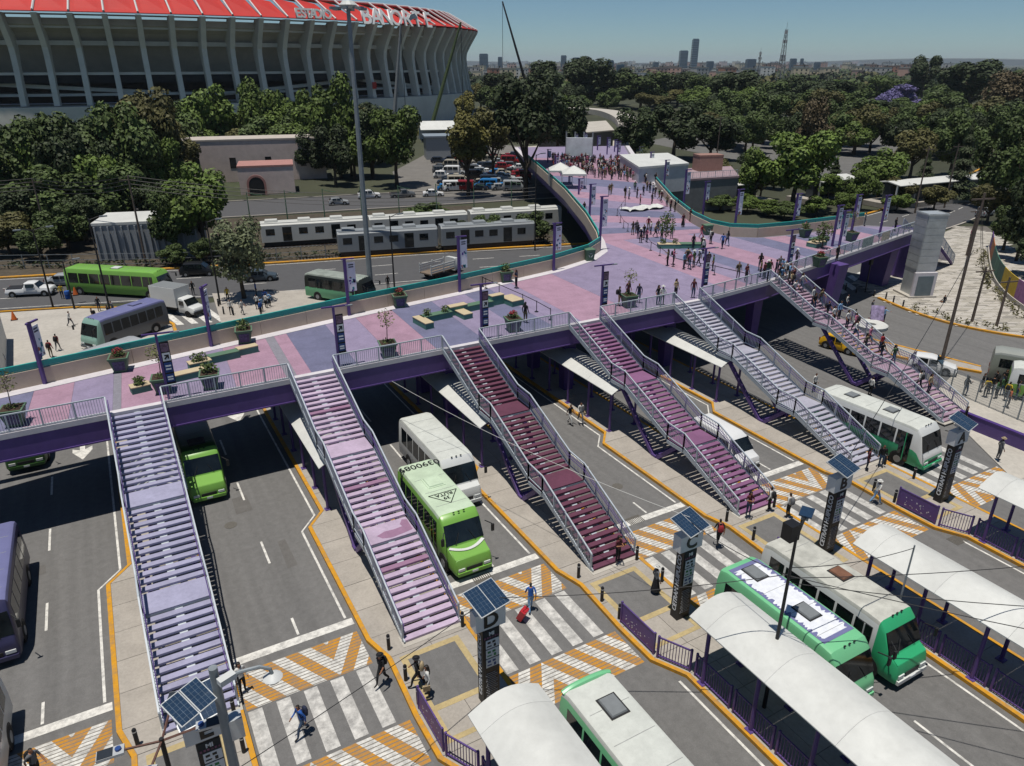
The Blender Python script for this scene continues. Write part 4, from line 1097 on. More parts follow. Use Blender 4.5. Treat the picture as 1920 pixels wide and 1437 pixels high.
bus('white bus with grey hatch and green rear edge beside the canopy of totem D', 12.95, 12.6, 9.4, 0, G_mint, P_roofw, G_mint, 'flat', 3.0, 1.2, [(.1,3.0,.75,.95,hg)], 7, extra=lambda root, st, W, zm: MB().tube([(x, st[-1][0]-.12, zm-.06-.16*abs(x/1.1)**3) for x in [-1.1+.22*k for k in range(11)]], .13, 8).build('rear_roof_edge', G_mint, root, smooth=True))
def peeled(root, st, W, zm):
    rnd = random.Random(3); m_ = MB()
    for side in (-1, 1):
        y = st[5][0]+.1; pts = []
        for k in range(70): pts.append((side*(.62+.28*rnd.random()), y+k*(st[-2][0]-.6-y)/69))
        for a, b in zip(pts, pts[1:]): m_.face([(0,a[1],zm+.006),(a[0],a[1],zm+.006),(b[0],b[1],zm+.006),(0,b[1],zm+.006)])
    v_ = MB(); v_.bx(-.93,.93,st[5][0]-.1,st[-2][0]-.35,zm-.01,zm+.003); v_.build('violet_undercoat', P_lav, root)
    m_.build('peeling_white_coat', mat('peeling_white','#cdd0d6',.6,.12,3), root)
bus('mint green bus with peeling white paint over a violet roof', 23.55, 16.2, 7.2, 0, G_mint, G_mint, G_mint, 'flat', 3.0, 1.2, [(0,2.4,.7,.95,hg),(0,-.6,.7,.95,hg)], 6, extra=peeled)
bus('emerald fronted white bus with patched roof and a rusty roof hatch', 26.95, 16.3, 7.8, 0, P_white, paint('patched_roof','#aaaaa2',.7,.25), P_white, 'short', 3.0, 1.15, [(.1,.3,.7,.85,mat('rusty_hatch','#6b4a38',.8,.2,4))], 6,
    front=G_emer)
bus('white and green bus with black windows at the foot of the grey-lilac stairs', 44.9, 27.4, 8.4, R(4), P_white, P_roofw, G_emer, 'flat', 3.1, 1.22, [(0,2.2,.8,.7,hg),(0,-.8,.8,.7,hg)], 6)
bus('bus with lavender roof and mint front waiting behind the bridge parapet', -.2, 77.9, 8.2, R(-55), paint('bluegrey_side','#4f545a'), P_lav, paint('bluegrey_side','#4f545a'), 'flat', 3.1, 1.2, [(0,1.5,.7,1,P_lav)], 7, front=paint('dull_mint','#7c9c90'))
bus('bright lime city bus passing along the avenue', .2, 95.0, 12.6, R(50), G_lime, G_lime, G_lime, 'flat', 3.2, 1.25, [(0,0,.9,1.0,P_white)], 8)
bus('dark printed bus with green front on the avenue crossing', 22.2, 79.9, 8.4, R(36), P_dark, paint('weathered_bus_roof','#7f8780',.7,.25), G_mint, 'flat', 3.1, 1.2, [], 6)
bus('olive grey minibus beside the road on the right-hand side', 66.0, 27.6, 6.6, R(28), paint('olive_grey_paint','#767a70'), paint('olive_grey_roof','#8d908a'), paint('olive_grey_paint','#767a70'), 'flat', 2.8, 1.1, [], 5)
bus('white and green minibus beside the olive grey minibus', 63.8, 25.0, 6.4, R(28), P_white, P_roofw, G_lime, 'flat', 2.8, 1.1, [], 5)
bus('silver-roofed bus partly hidden by the bridge parapet below the lavender-roofed bus', -1.9, 67.6, 6.0, R(-62), P_white, paint('silver_roof','#9c9fa2'), P_white, 'flat', 2.9, 1.15)

# ---- cars
def car(label, x, y, rz, col, kind='sedan', group=None, z=-.02):
    if kind == 'sedan': st = [(-2.15,.22,.62,.86),(-2.05,.2,.72,.94),(-.95,.2,.92),(-.25,.2,1.38,.93),(.2,.2,1.45,.92),(.9,.2,1.4,.92),(1.5,.2,1.0,.98),(2.05,.22,.95,.95),(2.15,.25,.75,.88)]; ws, rear, wins = (2,3), (5,6), [(-.45,.25),(.33,1.05)]; wz=(.95,1.32)
    elif kind == 'suv': st = [(-2.25,.3,.8,.88),(-2.15,.28,.98,.95),(-1.15,.28,1.1),(-.5,.28,1.66,.94),(0,.28,1.74,.93),(1.6,.28,1.7,.93),(2.1,.28,1.15,.98),(2.2,.3,1.0,.95)]; ws, rear, wins = (2,3), (5,6), [(-.6,.25),(.33,1.0),(1.08,1.65)]; wz=(1.12,1.58)
    elif kind == 'hatch': st = [(-1.9,.22,.65,.86),(-1.8,.2,.76,.94),(-.85,.2,.94),(-.2,.2,1.38,.93),(.2,.2,1.45,.92),(1.35,.2,1.4,.92),(1.8,.2,.95,.98),(1.9,.22,.8,.92)]; ws, rear, wins = (2,3), (5,6), [(-.4,.3),(.38,1.15)]; wz=(.95,1.32)
    elif kind == 'van': st = [(-2.55,.3,.85,.86),(-2.45,.28,1.05,.94),(-1.9,.28,1.22,.98),(-1.15,.28,2.05,.95),(-.7,.28,2.22,.94),(2.3,.28,2.22,.94),(2.5,.28,2.05,.96),(2.55,.3,1.6,.96)]; ws, rear, wins = (2,3), None, [(-1.25,-.4),(-.3,.9),(1.0,2.2)]; wz=(1.3,1.95)
    elif kind == 'pickup': st = [(-2.5,.35,.85,.88),(-2.4,.33,1.0,.95),(-1.3,.33,1.1),(-.75,.33,1.6,.94),(-.3,.33,1.66,.93),(.35,.33,1.62,.93),(.5,.33,1.05,.99),(2.45,.33,1.02,.98),(2.5,.35,.98,.97)]; ws, rear, wins = (2,3), (5,6), [(-.75,.2)]; wz=(1.1,1.52)
    L = st[-1][0]
    o = vehicle({'van':'van','pickup':'pickup_truck','suv':'parked_car','hatch':'parked_car','sedan':'parked_car'}[kind], label, {'van':'van','pickup':'pickup truck'}.get(kind,'car'), st, (x,y,z), rz, col, W=.9 if kind != 'van' else .98, tum=.88 if kind != 'van' else .93, r=.16, wins=wins, wz=wz, ws=ws, rear=rear, wheels=(st[0][0]+.8, L-.75), wr=.33, bus=False, group=group)
    if kind == 'pickup':
        m_ = MB(); m_.bx(-.76,.76,.62,2.38,1.03,1.06); m_.build('load_bed', m_bump, o)
    return o
C = {k: paint('car_'+k, v) for k, v in dict(white='#c9caca', silver='#8f9396', black='#17181b', navy='#232c3a', slate='#3c4750', red='#7d1c20', blue='#1f6aa5', grey='#55585b', beige='#9a9486').items()}
car('white passenger van waiting beside the mauve staircase', 34.3, 31.4, R(0), C['white'], 'van')
car('white pickup truck on the avenue at the kerb', -9.1, 99.8, R(70), C['white'], 'pickup')
car('silver blue sedan next to the white pickup on the avenue', -5.6, 102.9, R(70), C['silver'])
car('black sport utility car driving past the lime city bus', 9.4, 99.6, R(70), C['black'], 'suv')
car('dark slate hatchback in the avenue beside the grey-green tree', 15.9, 93.2, R(75), C['slate'], 'hatch')
def lorry():
    p = g(340, 590); root = thing('box_truck', 'white box truck turning across the zebra crossing behind the bridge', 'truck', (p.x+.1,p.y+.6,-.02), R(38))
    m_ = MB(); m_.bx(-1.05,1.05,-.6,3.0,.95,3.05); m_.build('cargo_box', P_white, root)
    m_ = MB(); m_.bx(-1.0,1.0,-.55,2.95,3.05,3.07); m_.build('box_roof', paint('box_roof_grey','#6f7375',.7), root)
    m_ = MB(); m_.bx(-.5,.5,-2.4,3.0,.45,.8); m_.bx(-.95,.95,-.5,2.9,.8,.95); m_.build('chassis', m_bump, root)
    rings = [section(y,.4,zt,.92*k,.9,.14) for y, zt, k in ((-2.75,.85,.9),(-2.65,1.0,.96),(-1.95,1.2,1),(-1.4,1.85,.97),(-1.1,1.98,.96),(-.65,1.98,.96))]
    m_ = MB(); m_.loft(rings); m_.build('cab', P_white, root, smooth=True)
    m_ = MB(); q = [Vector((-.8,-1.92,1.28)), Vector((.8,-1.92,1.28)), Vector((.72,-1.44,1.83)), Vector((-.72,-1.44,1.83))]; m_.loft([[v+Vector((0,.05,-.05)) for v in q],[v+Vector((0,-.025,.02)) for v in q]]); m_.build('windscreen', m_wind, root)
    for s in (-1,1):
        m_ = MB(); m_.bx(*sorted((s*.86,s*.925)),-1.45,-.85,1.25,1.75); m_.build('window', m_wind, root)
        for y in (-1.9, 1.7): m_ = MB(); m_.cyl((s*.7,y,.38),(s*.96,y,.38),.38,n=14); m_.build('wheel', m_tyre, root)
        m_ = MB(); m_.box((s*.66,-2.74,.75),(.34,.08,.2)); m_.build('headlight', m_lamp, root)
    m_ = MB(); m_.box((0,-2.78,.52),(1.75,.16,.28)); m_.build('bumper', m_bump, root)
lorry()
p = g(590, 480); 
def flatbed():
    p = g(840, 520); root = thing('open_bed_truck', 'white truck with slatted open cargo bed on the avenue behind the parapet', 'truck', (p.x,p.y+1.5,-.02), R(112))
    m_ = MB(); m_.bx(-1,1,-1.2,3.2,.7,.85); m_.build('bed_floor', mat('bed_wood','#6d5f52'), root)
    for s in (-1,1):
        for k in range(3): m_ = MB(); m_.bx(s*1-.04,s*1+.04,-1.2,3.2,.95+k*.35,1.12+k*.35); m_.build('slat', P_white, root)
        for y in (-1.2,.9,3.15): m_ = MB(); m_.bx(s*1-.06,s*1+.06,y-.05,y+.05,.7,2.0); m_.build('stake', P_white, root)
        for y in (-2.0,2.1): m_ = MB(); m_.cyl((s*.7,y,.38),(s*.98,y,.38),.38,n=14); m_.build('wheel', m_tyre, root)
    rings = [section(y,.4,zt,.95*k,.9,.14) for y, zt, k in ((-3.0,.95,.9),(-2.9,1.15,.96),(-2.4,1.35,1),(-1.95,2.0,.97),(-1.3,2.05,.96))]
    m_ = MB(); m_.loft(rings); m_.build('cab', P_white, root, smooth=True)
    m_ = MB(); q = [Vector((-.8,-2.37,1.42)), Vector((.8,-2.37,1.42)), Vector((.74,-2.0,1.95)), Vector((-.74,-2.0,1.95))]; m_.loft([[v+Vector((0,.06,-.03)) for v in q],[v+Vector((0,-.02,.015)) for v in q]]); m_.build('windscreen', m_wind, root)
flatbed()
# far road traffic and the car park
for lb, px, py, col, k, rz in (('silver hatchback driving on the far road',635,384,'silver','hatch',R(78)),('white off-road car on the far road',692,372,'white','suv',R(78)),('grey pickup on the far road under the trees',755,370,'grey','pickup',R(78)),('white sedan on the far road by the car park',812,368,'white','sedan',R(70)),('white estate car at the car park entrance',850,358,'white','suv',R(78))):
    p = g(px, py); car(lb, p.x, p.y, rz, C[col], k)
rnd = random.Random(5); cols = ['white','white','silver','black','red','blue','grey','navy','white','beige']
kinds = ['sedan','suv','hatch','sedan','van']
protos = {}
lot = []
for r in range(7):
    for c_ in range(11):
        lot.append((836+c_*14.5+rnd.uniform(-3,3)-(r*2), 356-r*10+rnd.uniform(-2,2)))
for (px, py) in lot:
    if 968 < px < 996 and py > 345: continue
    if 868 < px < 884 and py > 300: continue
    k = rnd.choice(kinds); cn = rnd.choice(cols); p = g(px, py); rz = R(rnd.choice((58,62,238,66)))
    lb = '%s %s standing in the rows of the car park' % (cn, {'sedan':'sedan','suv':'tall estate car','hatch':'hatchback','van':'van'}[k])
    if k not in protos:
        protos[k] = car(lb, p.x, p.y, rz, C[cn], k, 'cars in the car park'); protos[k+'c'] = C[cn]
    else: dup(protos[k], p, rz, lb, 'cars in the car park', swap={protos[k+'c']: C[cn]})
for px, py, cn in ((1400,250,'white'),(1415,250,'white'),(1430,252,'silver'),(1748,285,'white'),(1845,405,'silver'),(1758,290,'grey')):
    p = g(px, py); dup(protos['suv'], p, R(100), cn+' car on the distant side street', 'cars on the distant side street', swap={protos['suvc']: C[cn]})
p = g(1555,668); car('bright yellow taxi parked in the shade under the crowded staircase', p.x+2.4, p.y+.6, R(10), paint('taxi_yellow','#c79a1c'), 'hatch')
p = g(1745,695); car('white car half hidden beside the crowded staircase', p.x, p.y, R(30), C['white'], 'hatch')
# ============================================================ people
SKIN = mat('skin', '#8d6148', .6, .05, 4)
HAIR = mat('dark_hair', '#17120f', .6, .1, 9)
SHOE = mat('dark_shoe', '#1a1a1b', .6, .1, 9)
SHOEW = mat('white_shoe', '#b9b9b6', .6, .05, 9)
CL = {k: mat('cloth_'+k, v, .85, .12, 7) for k, v in dict(white='#bcbcb8', black='#15161a', blue='#1f4f96', red='#84202a', grey='#5a5c60', maroon='#4d1d27', navy='#1b2238', jeans='#33465f', beige='#94856a', pink='#a3627a', orange='#b0551f', teal='#2f6f78', khaki='#5e5742', sky='#6f93b5', yellow='#b39a2a', green='#3b5a38').items()}
def pose_mesh(name, j, fem=False):
    # j: joint positions; one connected skeleton grown into a single skin
    V, E_, Rr, B = [], [], [], []
    def add(p, r, par=None, b=None):
        V.append(p); Rr.append(r if isinstance(r, tuple) else (r, r)); i = len(V)-1
        if par is not None: E_.append((par, i)); B.append(b)
        return i
    lean = Vector(j.get('lean', (0,0,0))); pz = j.get('pz', .93)
    up = lambda z, k: (lean.x*k, lean.y*k, z + (pz-.93))
    pel = add((0,0,pz), (.15,.105)); wa = add(up(1.1,.3), (.135,.095), pel, 2); ch = add(up(1.3,.7), (.165,.105), wa, 2)
    up1 = add(up(1.41,.9), (.12,.08), ch, 2); nk = add(up(1.48,1), .052, up1, 0)
    hx = Vector(up(1.48,1)); ht = Vector(j.get('head', (0,-.02,0)))
    h1 = add(tuple(hx+ht*.4+Vector((0,-.005,.07))), (.07,.08), nk, 5); h2 = add(tuple(hx+ht+Vector((0,-.01,.145))), (.078,.1), h1, 5); add(tuple(hx+ht+Vector((0,.005,.215))), (.062,.075), h2, 5)
    for s, k in ((-1,'L'),(1,'R')):
        o = hx - Vector((0,0,1.48))
        sh = add((s*.175+o.x, o.y, 1.4+o.z), .058, up1, 2)
        el = Vector(j.get('el'+k, (s*.25,.05,1.13))) + o; wr = Vector(j.get('wr'+k, (s*.27,-.06,.89))) + o
        e = add(tuple(el), .043, sh, 2); w = add(tuple(wr), .03, e, 6)
        d = (wr-el).normalized(); pm = wr + d*.075; p_ = add(tuple(pm), (.036,.02), w, 0)
        side = d.cross(Vector((s,0,0))); side = side.normalized() if side.length > .1 else Vector((0,1,0))
        for f in (-1.5,-.5,.5,1.5): 
            a = pm + side*(.017*f) + d*.05; q = add(tuple(a), .0095, p_, 0); add(tuple(a + d*(.045-.006*abs(f)) + Vector((-s*.012,0,0))), .008, q, 0)
        add(tuple(wr + d*.05 + side*-.055), .0105, w, 0)
        hp = add((s*.09, 0, pz-.06), (.092,.1), pel, 3)
        kn = add(j.get('kn'+k, (s*.1,-.02,.5)), .064, hp, 3); an = add(j.get('an'+k, (s*.105,.03,.1)), .045, kn, 3)
        a = Vector(j.get('an'+k, (s*.105,.03,.1))); add(tuple(a + Vector((s*.02,-.17,-.05))), (.042,.03), an, 4)
    me = bpy.data.meshes.new(name); me.from_pydata(V, E_, []); o = bpy.data.objects.new(name, me); COL.objects.link(o)
    md = o.modifiers.new('skin', 'SKIN'); md.use_smooth_shade = True
    if not me.skin_vertices:
        bm = bmesh.new(); bm.from_mesh(me); bm.verts.layers.skin.verify(); bm.to_mesh(me); bm.free()
    for i, sv in enumerate(me.skin_vertices[0].data): sv.radius = Rr[i]; sv.use_root = (i == 0)
    ss = o.modifiers.new('sub', 'SUBSURF'); ss.levels = 1; ss.render_levels = 1
    bpy.context.view_layer.update()
    out = bpy.data.meshes.new_from_object(o.evaluated_get(bpy.context.evaluated_depsgraph_get()))
    bpy.data.objects.remove(o)
    segs = [(Vector(V[a]), Vector(V[b]), t) for (a, b), t in zip(E_, B)]
    hc = hx+ht+Vector((0,-.01,.145))
    for m in (SKIN, HAIR, CL['white'], CL['jeans'], SHOE): out.materials.append(m)
    idx = []
    for p in out.polygons:
        c = p.center; best, bt = 1e9, 0
        for a, b, t in segs:
            ab = b-a; k = max(0, min(1, (c-a).dot(ab)/max(1e-9, ab.length_squared))); d = (a+ab*k-c).length
            if d < best: best, bt = d, t
        if bt == 5: bt = 1 if (c.z > hc.z+.035 or c.y > hc.y+.035) else 0
        if bt == 6: bt = 2 if j.get('long', True) else 0
        idx.append(bt)
    out.polygons.foreach_set('material_index', idx); out.polygons.foreach_set('use_smooth', [True]*len(out.polygons))
    return out
POSES = {
 'stand': pose_mesh('person_standing', {}),
 'bare': pose_mesh('person_standing_short_sleeves', {'long': False, 'elL': (-.27,.02,1.15), 'wrL': (-.26,-.1,.93), 'knR': (.12,-.05,.5)}),
 'walk': pose_mesh('person_walking', {'long': False, 'lean': (0,-.05,0), 'knL': (-.09,-.2,.52), 'anL': (-.09,-.28,.11), 'knR': (.1,.06,.5), 'anR': (.1,.3,.16), 'elL': (-.24,.14,1.16), 'wrL': (-.22,.16,.92), 'elR': (.24,-.06,1.15), 'wrR': (.22,-.24,.98)}),
 'stride': pose_mesh('person_striding', {'lean': (0,-.06,0), 'knR': (.09,-.22,.53), 'anR': (.09,-.3,.12), 'knL': (-.1,.05,.5), 'anL': (-.1,.32,.18), 'elR': (.25,.12,1.15), 'wrR': (.24,.1,.92), 'elL': (-.25,-.05,1.14), 'wrL': (-.22,-.24,1.0)}),
 'phone': pose_mesh('person_looking_at_phone', {'head': (0,-.06,-.01), 'elL': (-.24,-.02,1.13), 'wrL': (-.08,-.24,1.2), 'elR': (.24,-.02,1.13), 'wrR': (.08,-.24,1.2), 'long': False}),
 'talk': pose_mesh('person_talking', {'elL': (-.27,0,1.16), 'wrL': (-.2,-.26,1.25), 'knL': (-.13,-.04,.5)}),
 'sit': pose_mesh('person_sitting', {'pz': .5, 'knL': (-.12,-.42,.5), 'anL': (-.12,-.44,.1), 'knR': (.12,-.42,.5), 'anR': (.12,-.44,.1), 'wrL': (-.16,-.3,.98), 'wrR': (.16,-.3,.98)}),
 'point': pose_mesh('person_pointing', {'elR': (.4,-.05,1.38), 'wrR': (.66,-.1,1.42), 'long': True}),
}
def acc():
    a = {}
    m_ = MB(); r = []
    for z, w, d in ((1.0,.13,.06),(1.03,.16,.1),(1.2,.165,.12),(1.36,.14,.09),(1.41,.09,.05)): r.append([(w*math.cos(t), .19+d*math.sin(t), z) for t in [k*math.pi/5 for k in range(10)]])
    m_.loft(r)
    for s in (-1,1): m_.tube([(s*.09,.14,1.36),(s*.1,0,1.47),(s*.11,-.115,1.36),(s*.12,-.07,1.1),(s*.12,.14,1.05)], .018, 5)
    a['pack'] = m_.build('backpack', CL['black'], smooth=True)
    m_ = MB(); m_.loft([[(.17*math.cos(t), -.03+.17*math.sin(t), 1.655) for t in [k*math.pi/6 for k in range(12)]], [(.11*math.cos(t), -.03+.12*math.sin(t), 1.665) for t in [k*math.pi/6 for k in range(12)]], [(.1*math.cos(t), -.03+.11*math.sin(t), 1.72) for t in [k*math.pi/6 for k in range(12)]], [(.05*math.cos(t), -.03+.06*math.sin(t), 1.755) for t in [k*math.pi/6 for k in range(12)]]])
    a['hat'] = m_.build('hat', CL['white'], smooth=True)
    m_ = MB(); m_.loft([[(w*math.cos(t), y+d*math.sin(t), z) for t in [k*math.pi/5 for k in range(10)]] for z, w, d, y in ((1.22,.06,.03,.1),(1.35,.1,.05,.09),(1.5,.105,.07,.06),(1.62,.1,.09,.02),(1.7,.075,.08,0),(1.725,.03,.04,-.01))])
    a['hair'] = m_.build('long_hair', HAIR, smooth=True)
    m_ = MB(); m_.loft([[(w*math.cos(t), d*math.sin(t), z) for t in [k*math.pi/6 for k in range(12)]] for z, w, d in ((.2,.26,.24),(.5,.22,.19),(.85,.17,.13),(1.02,.145,.11))])
    a['skirt'] = m_.build('long_skirt', CL['black'], smooth=True)
    m_ = MB(); m_.box((.28,-.1,.75),(.09,.3,.28)); m_.tube([(.28,-.2,.89),(.28,-.1,1.0),(.28,0,.89)], .01, 4)
    a['bag'] = m_.build('bag', CL['beige'])
    for o in a.values(): COL.objects.unlink(o)
    return a
ACC = acc()
def person(x, y, z, rz, pose='stand', top='white', leg='jeans', extras=(), label=None, group=None, s=1.0, shoe=None, cols={}):
    o = bpy.data.objects.new('person', POSES[pose]); COL.objects.link(o); o.location = (x,y,z); o.rotation_euler[2] = rz; o.scale = (s,s,s)
    for i, m in ((2, CL[top]), (3, CL[leg]), (4, shoe or SHOE)): o.material_slots[i].link = 'OBJECT'; o.material_slots[i].material = m
    tag(o, label, 'person', group)
    for e in extras:
        c = ACC[e].copy(); COL.objects.link(c); c.parent = o
        if e in cols: c.material_slots[0].link = 'OBJECT'; c.material_slots[0].material = CL[cols[e]]
    return o
def pp(px, py, z, *a, **k):
    p = g(px, py, z); return person(p.x, p.y, z, *a, **k)
ZI = .16
# on the ground in front
pp(457,1299,0,R(20),'stand','white','black',('hair',),'woman in pale top and black trousers on the yellow and white chevrons')
pp(570,1378,0,R(-75),'stride','blue','jeans',('pack',),'man in blue top with backpack striding over the zebra crossing', cols={'pack':'navy'})
pp(75,1462,0,R(40),'walk','grey','black',('pack',),'person with orange headwear by the outermost chevrons')
pp(718,1281,ZI,R(-60),'walk','black','black',('hat','pack'),'man all in black with black hat beside a bollard', cols={'hat':'black'})
pp(785,1288,ZI,R(-120),'stride','black','black',('hat','pack'),'person in black cap carrying a pale backpack on the island', cols={'hat':'black','pack':'beige'})
pp(803,1305,ZI,R(-100),'stand','white','black',('hair','bag'),'woman in white top with shoulder bag next to the black-capped walker')
o = pp(995,1146,0,R(160),'walk','blue','sky',(),'man in blue jacket pulling a red suitcase over the crossing')
def suitcase(px, py):
    p = g(px, py); root = thing('suitcase', 'red wheeled suitcase pulled over the zebra crossing', 'suitcase', p, R(30))
    mr = mat('red_shell','#a3222b',.4,.08,3)
    m_ = MB(); m_.box((0,0,.4),(.48,.3,.62),0,R(22)); b_ = m_.build('shell', mr, root)
    m_ = MB(); m_.box((0,-.14,.42),(.36,.06,.4),0,R(22)); m_.build('pocket', mr, root)
    m_ = MB(); m_.tube([(-.14,-.08,.68),(-.14,-.32,1.0),(.14,-.32,1.0),(.14,-.08,.68)], .012, 5); m_.build('handle', m_black, root)
    for s in (-1,1): m_ = MB(); m_.cyl((s*.2-.02,.12,.06),(s*.2+.02,.12,.06),.06,n=10); m_.build('wheel', m_tyre, root)
suitcase(980, 1163)
pp(1228,1112,ZI,R(80),'stand','grey','black',('skirt','hat'),'woman in long black skirt and pale headwear near totem C')
o = g(1158,1053,.35); person(o.x,o.y,.31,R(10),'phone','maroon','black',('hair',),'woman in dark red looking at her phone on the lowest maroon steps')
pp(1402,968,.3,R(-20),'phone','maroon','jeans',('hair',),'woman in patterned top at the foot of the mauve staircase')
pp(1441,958,ZI,R(200),'stand','white','black',('pack',),'person in white sleeves and black backpack by the mauve stair rail')
pp(1476,970,ZI,R(185),'stand','white','black',('pack',),'man in white shirt with grey backpack waiting at the kerb', cols={'pack':'grey'})
pp(1346,1022,ZI,R(150),'walk','black','black',('pack',),'person in black with red backpack beside totem C', cols={'pack':'red'})
pp(1640,945,0,R(70),'walk','white','sky',('hat','bag'),'person all in pale clothes crossing toward totem A')
pp(1870,862,ZI,R(60),'stand','grey','grey',('hat',),'man in grey standing by the purple end panel near totem A', cols={'hat':'beige'})
pp(1624,882,ZI,R(30),'stand','maroon','navy',('hair',),'person in dark red at the foot of the grey-lilac stairs')
pp(1650,876,ZI,R(-40),'stand','black','jeans',('pack',),'person in black leaning at the rail end of the grey-lilac stairs')
pp(1068,796,0,R(20),'walk','black','white',(),'man in black sweater and white trousers walking in the bus lane')
pp(1088,792,ZI,R(-15),'stride','white','grey',('bag',),'person in white with papers walking along the kerb line')
pp(1630,742,0,R(80),'stand','white','black',(),'man in white shirt standing in the shade under the stairs')
pp(1805,800,ZI,R(20),'stand','black','black',(),'person in black half hidden behind totem A')
pp(1525,735,0,R(0),'stand','white','black',(),'person in white standing in the shadow below the bridge')
GR = 'people queuing at the right-hand bus stop'
rnd = random.Random(8)
for px, py in ((1808,742),(1838,735),(1846,745),(1856,740),(1866,748),(1877,742),(1885,752),(1893,741),(1903,750),(1912,745),(1862,730),(1898,735),(1880,728),(1888,765)):
    pp(px, py, .04, rnd.uniform(0,6.2), rnd.choice(('stand','talk','bare')), rnd.choice(('white','black','orange','yellow','grey','green','pink')), rnd.choice(('jeans','black','grey')), rnd.choice(((),('pack',),('hair',))), 'person waiting in the queue at the right-hand bus stop', GR)
# vendors and walkers round the right-hand square
pp(1655,605,0,R(-90),'point','sky','navy',(),'man in light blue shirt pointing beside the round concrete plate')
pp(1633,590,0,R(60),'stand','grey','black',(),'person behind the painted board by the round plate')
pp(1586,580,0,R(20),'stand','white','jeans',('pack',),'walker in white on the pavement under the bridge wing')
o = g(1770,567,.06); person(o.x,o.y,-.32,R(-110),'sit','black','black',(),'person in black sitting on the paved square')
pp(1818,450,.06,R(40),'stand','pink','navy',(),'person standing with a bicycle on the far pavement')
pp(1565,570,0,R(90),'walk','black','black',('hair',),'walker in black under the bridge wing')
# behind the bridge
for px, py, rz, ps, t, l, e, lb in ((133,613,60,'stride','white','grey',(),'walker in white on the pale pavement behind the bridge'),(178,607,-60,'walk','black','black',('pack',),'walker in black with backpack on the pale pavement behind the bridge'),(97,670,160,'stand','red','khaki',('pack',),'man in red top walking away past the lavender-roofed bus'),(110,658,160,'walk','maroon','grey',('pack',),'man in dark red walking ahead of the man in red'),(187,584,30,'stand','black','navy',(),'person in black beside the signal pole behind the bridge'),(214,592,-70,'stride','grey','black',(),'walker in grey near the tall pole behind the bridge'),(206,600,-80,'walk','black','black',('pack',),'walker in black near the tall pole behind the bridge'),(118,560,0,'stand','yellow','navy',(),'traffic worker in yellow vest beside the blue barrel'),(289,570,20,'stand','yellow','navy',(),'traffic worker in yellow vest behind the lime bus'),(428,565,10,'stand','yellow','black',(),'worker in yellow vest under the grey-green tree'),(434,590,0,'stand','white','black',(),'person in white crossing by the bollards'),(455,590,40,'walk','white','grey',(),'person in white in the shade of the grey-green tree'),(363,553,0,'stand','black','black',(),'person in black beside the white box truck'),(728,542,0,'stand','black','black',(),'person in dark clothes at the base of the tall mast'),(8,690,0,'stand','white','navy',('hat',),'person in white hard hat by the pale shed')):
    pp(px, py, .03, R(rz), ps, t, l, e, lb)
for px, py in ((483,580),(492,585),(500,578),(490,592),(481,555),(506,575),(498,570)): pp(px, py, .03, rnd.uniform(0,6), rnd.choice(('stand','talk')), rnd.choice(('sky','blue','white')), 'black', (), 'person in the group standing in the shade of the grey-green tree', 'group under the grey-green tree')
# on the bridge
for px, py, rz, ps, t, l, e, lb in ((968,541,-90,'phone','navy','black',('hair',),'woman looking at her phone by the parapet and the queue posts'),(985,606,120,'stand','black','khaki',('hair',),'long-haired woman beside the front railing and bench'),(1160,574,60,'stand','black','beige',('pack',),'person in black with backpack at the sapling planter'),(1177,562,0,'stand','maroon','black',(),'person in dark red behind the sapling planter'),(1197,568,-60,'stand','navy','jeans',(),'person in navy beside the sapling planter'),(1233,572,0,'bare','black','jeans',('hair',),'person in black leaning on the railing by the mauve stairs'),(1241,573,150,'stand','white','grey',('hat',),'person in white hat leaning on the railing by the mauve stairs'),(1266,559,0,'talk','beige','black',('hair',),'woman in beige at the head of the grey-lilac stairs'),(1299,559,-20,'stand','maroon','jeans',('hair',),'woman in dark red beside the arrow sign of the grey-lilac stairs'),(1095,402,0,'stand','black','black',(),'lone man in black by the left parapet of the plaza'),(1294,416,10,'stand','maroon','black',('hair',),'woman standing on the pale strip by the right parapet'),(1280,426,0,'bare','maroon','maroon',('skirt',),'woman in brown dress on the plaza slate band'),(1314,448,30,'walk','red','pink',(),'person in red and pink beside the recycling bin'),(1332,458,180,'stand','white','black',('pack',),'person in white with dark backpack walking away'),(1354,467,150,'walk','blue','navy',(),'person in bright blue jacket on the pink floor'),(1363,462,160,'stride','grey','jeans',('hair',),'person in grey next to the bright blue jacket'),(1299,468,0,'stand','black','navy',(),'man in dark jacket standing alone on the pink floor'),(1492,498,-90,'stride','grey','black',('hat',),'man in grey cap striding across the bridge wing'),(1383,524,-30,'stand','khaki','grey',('pack',),'man in khaki beside the queue belt'),(1398,528,0,'talk','maroon','black',(),'person in striped dark red beside the queue belt'),(1677,434,60,'stand','black','black',(),'person in black at the far end of the bridge wing'),(1620,424,40,'stand','grey','grey',(),'person in grey at the far end of the parapet'),(1508,441,0,'stand','pink','black',(),'person standing above the planter on the bridge wing'),(1568,490,0,'stand','black','black',(),'person in black beside the pole at the glass railing')):
    pp(px, py, ZD, R(rz), ps, t, l, e, lb)
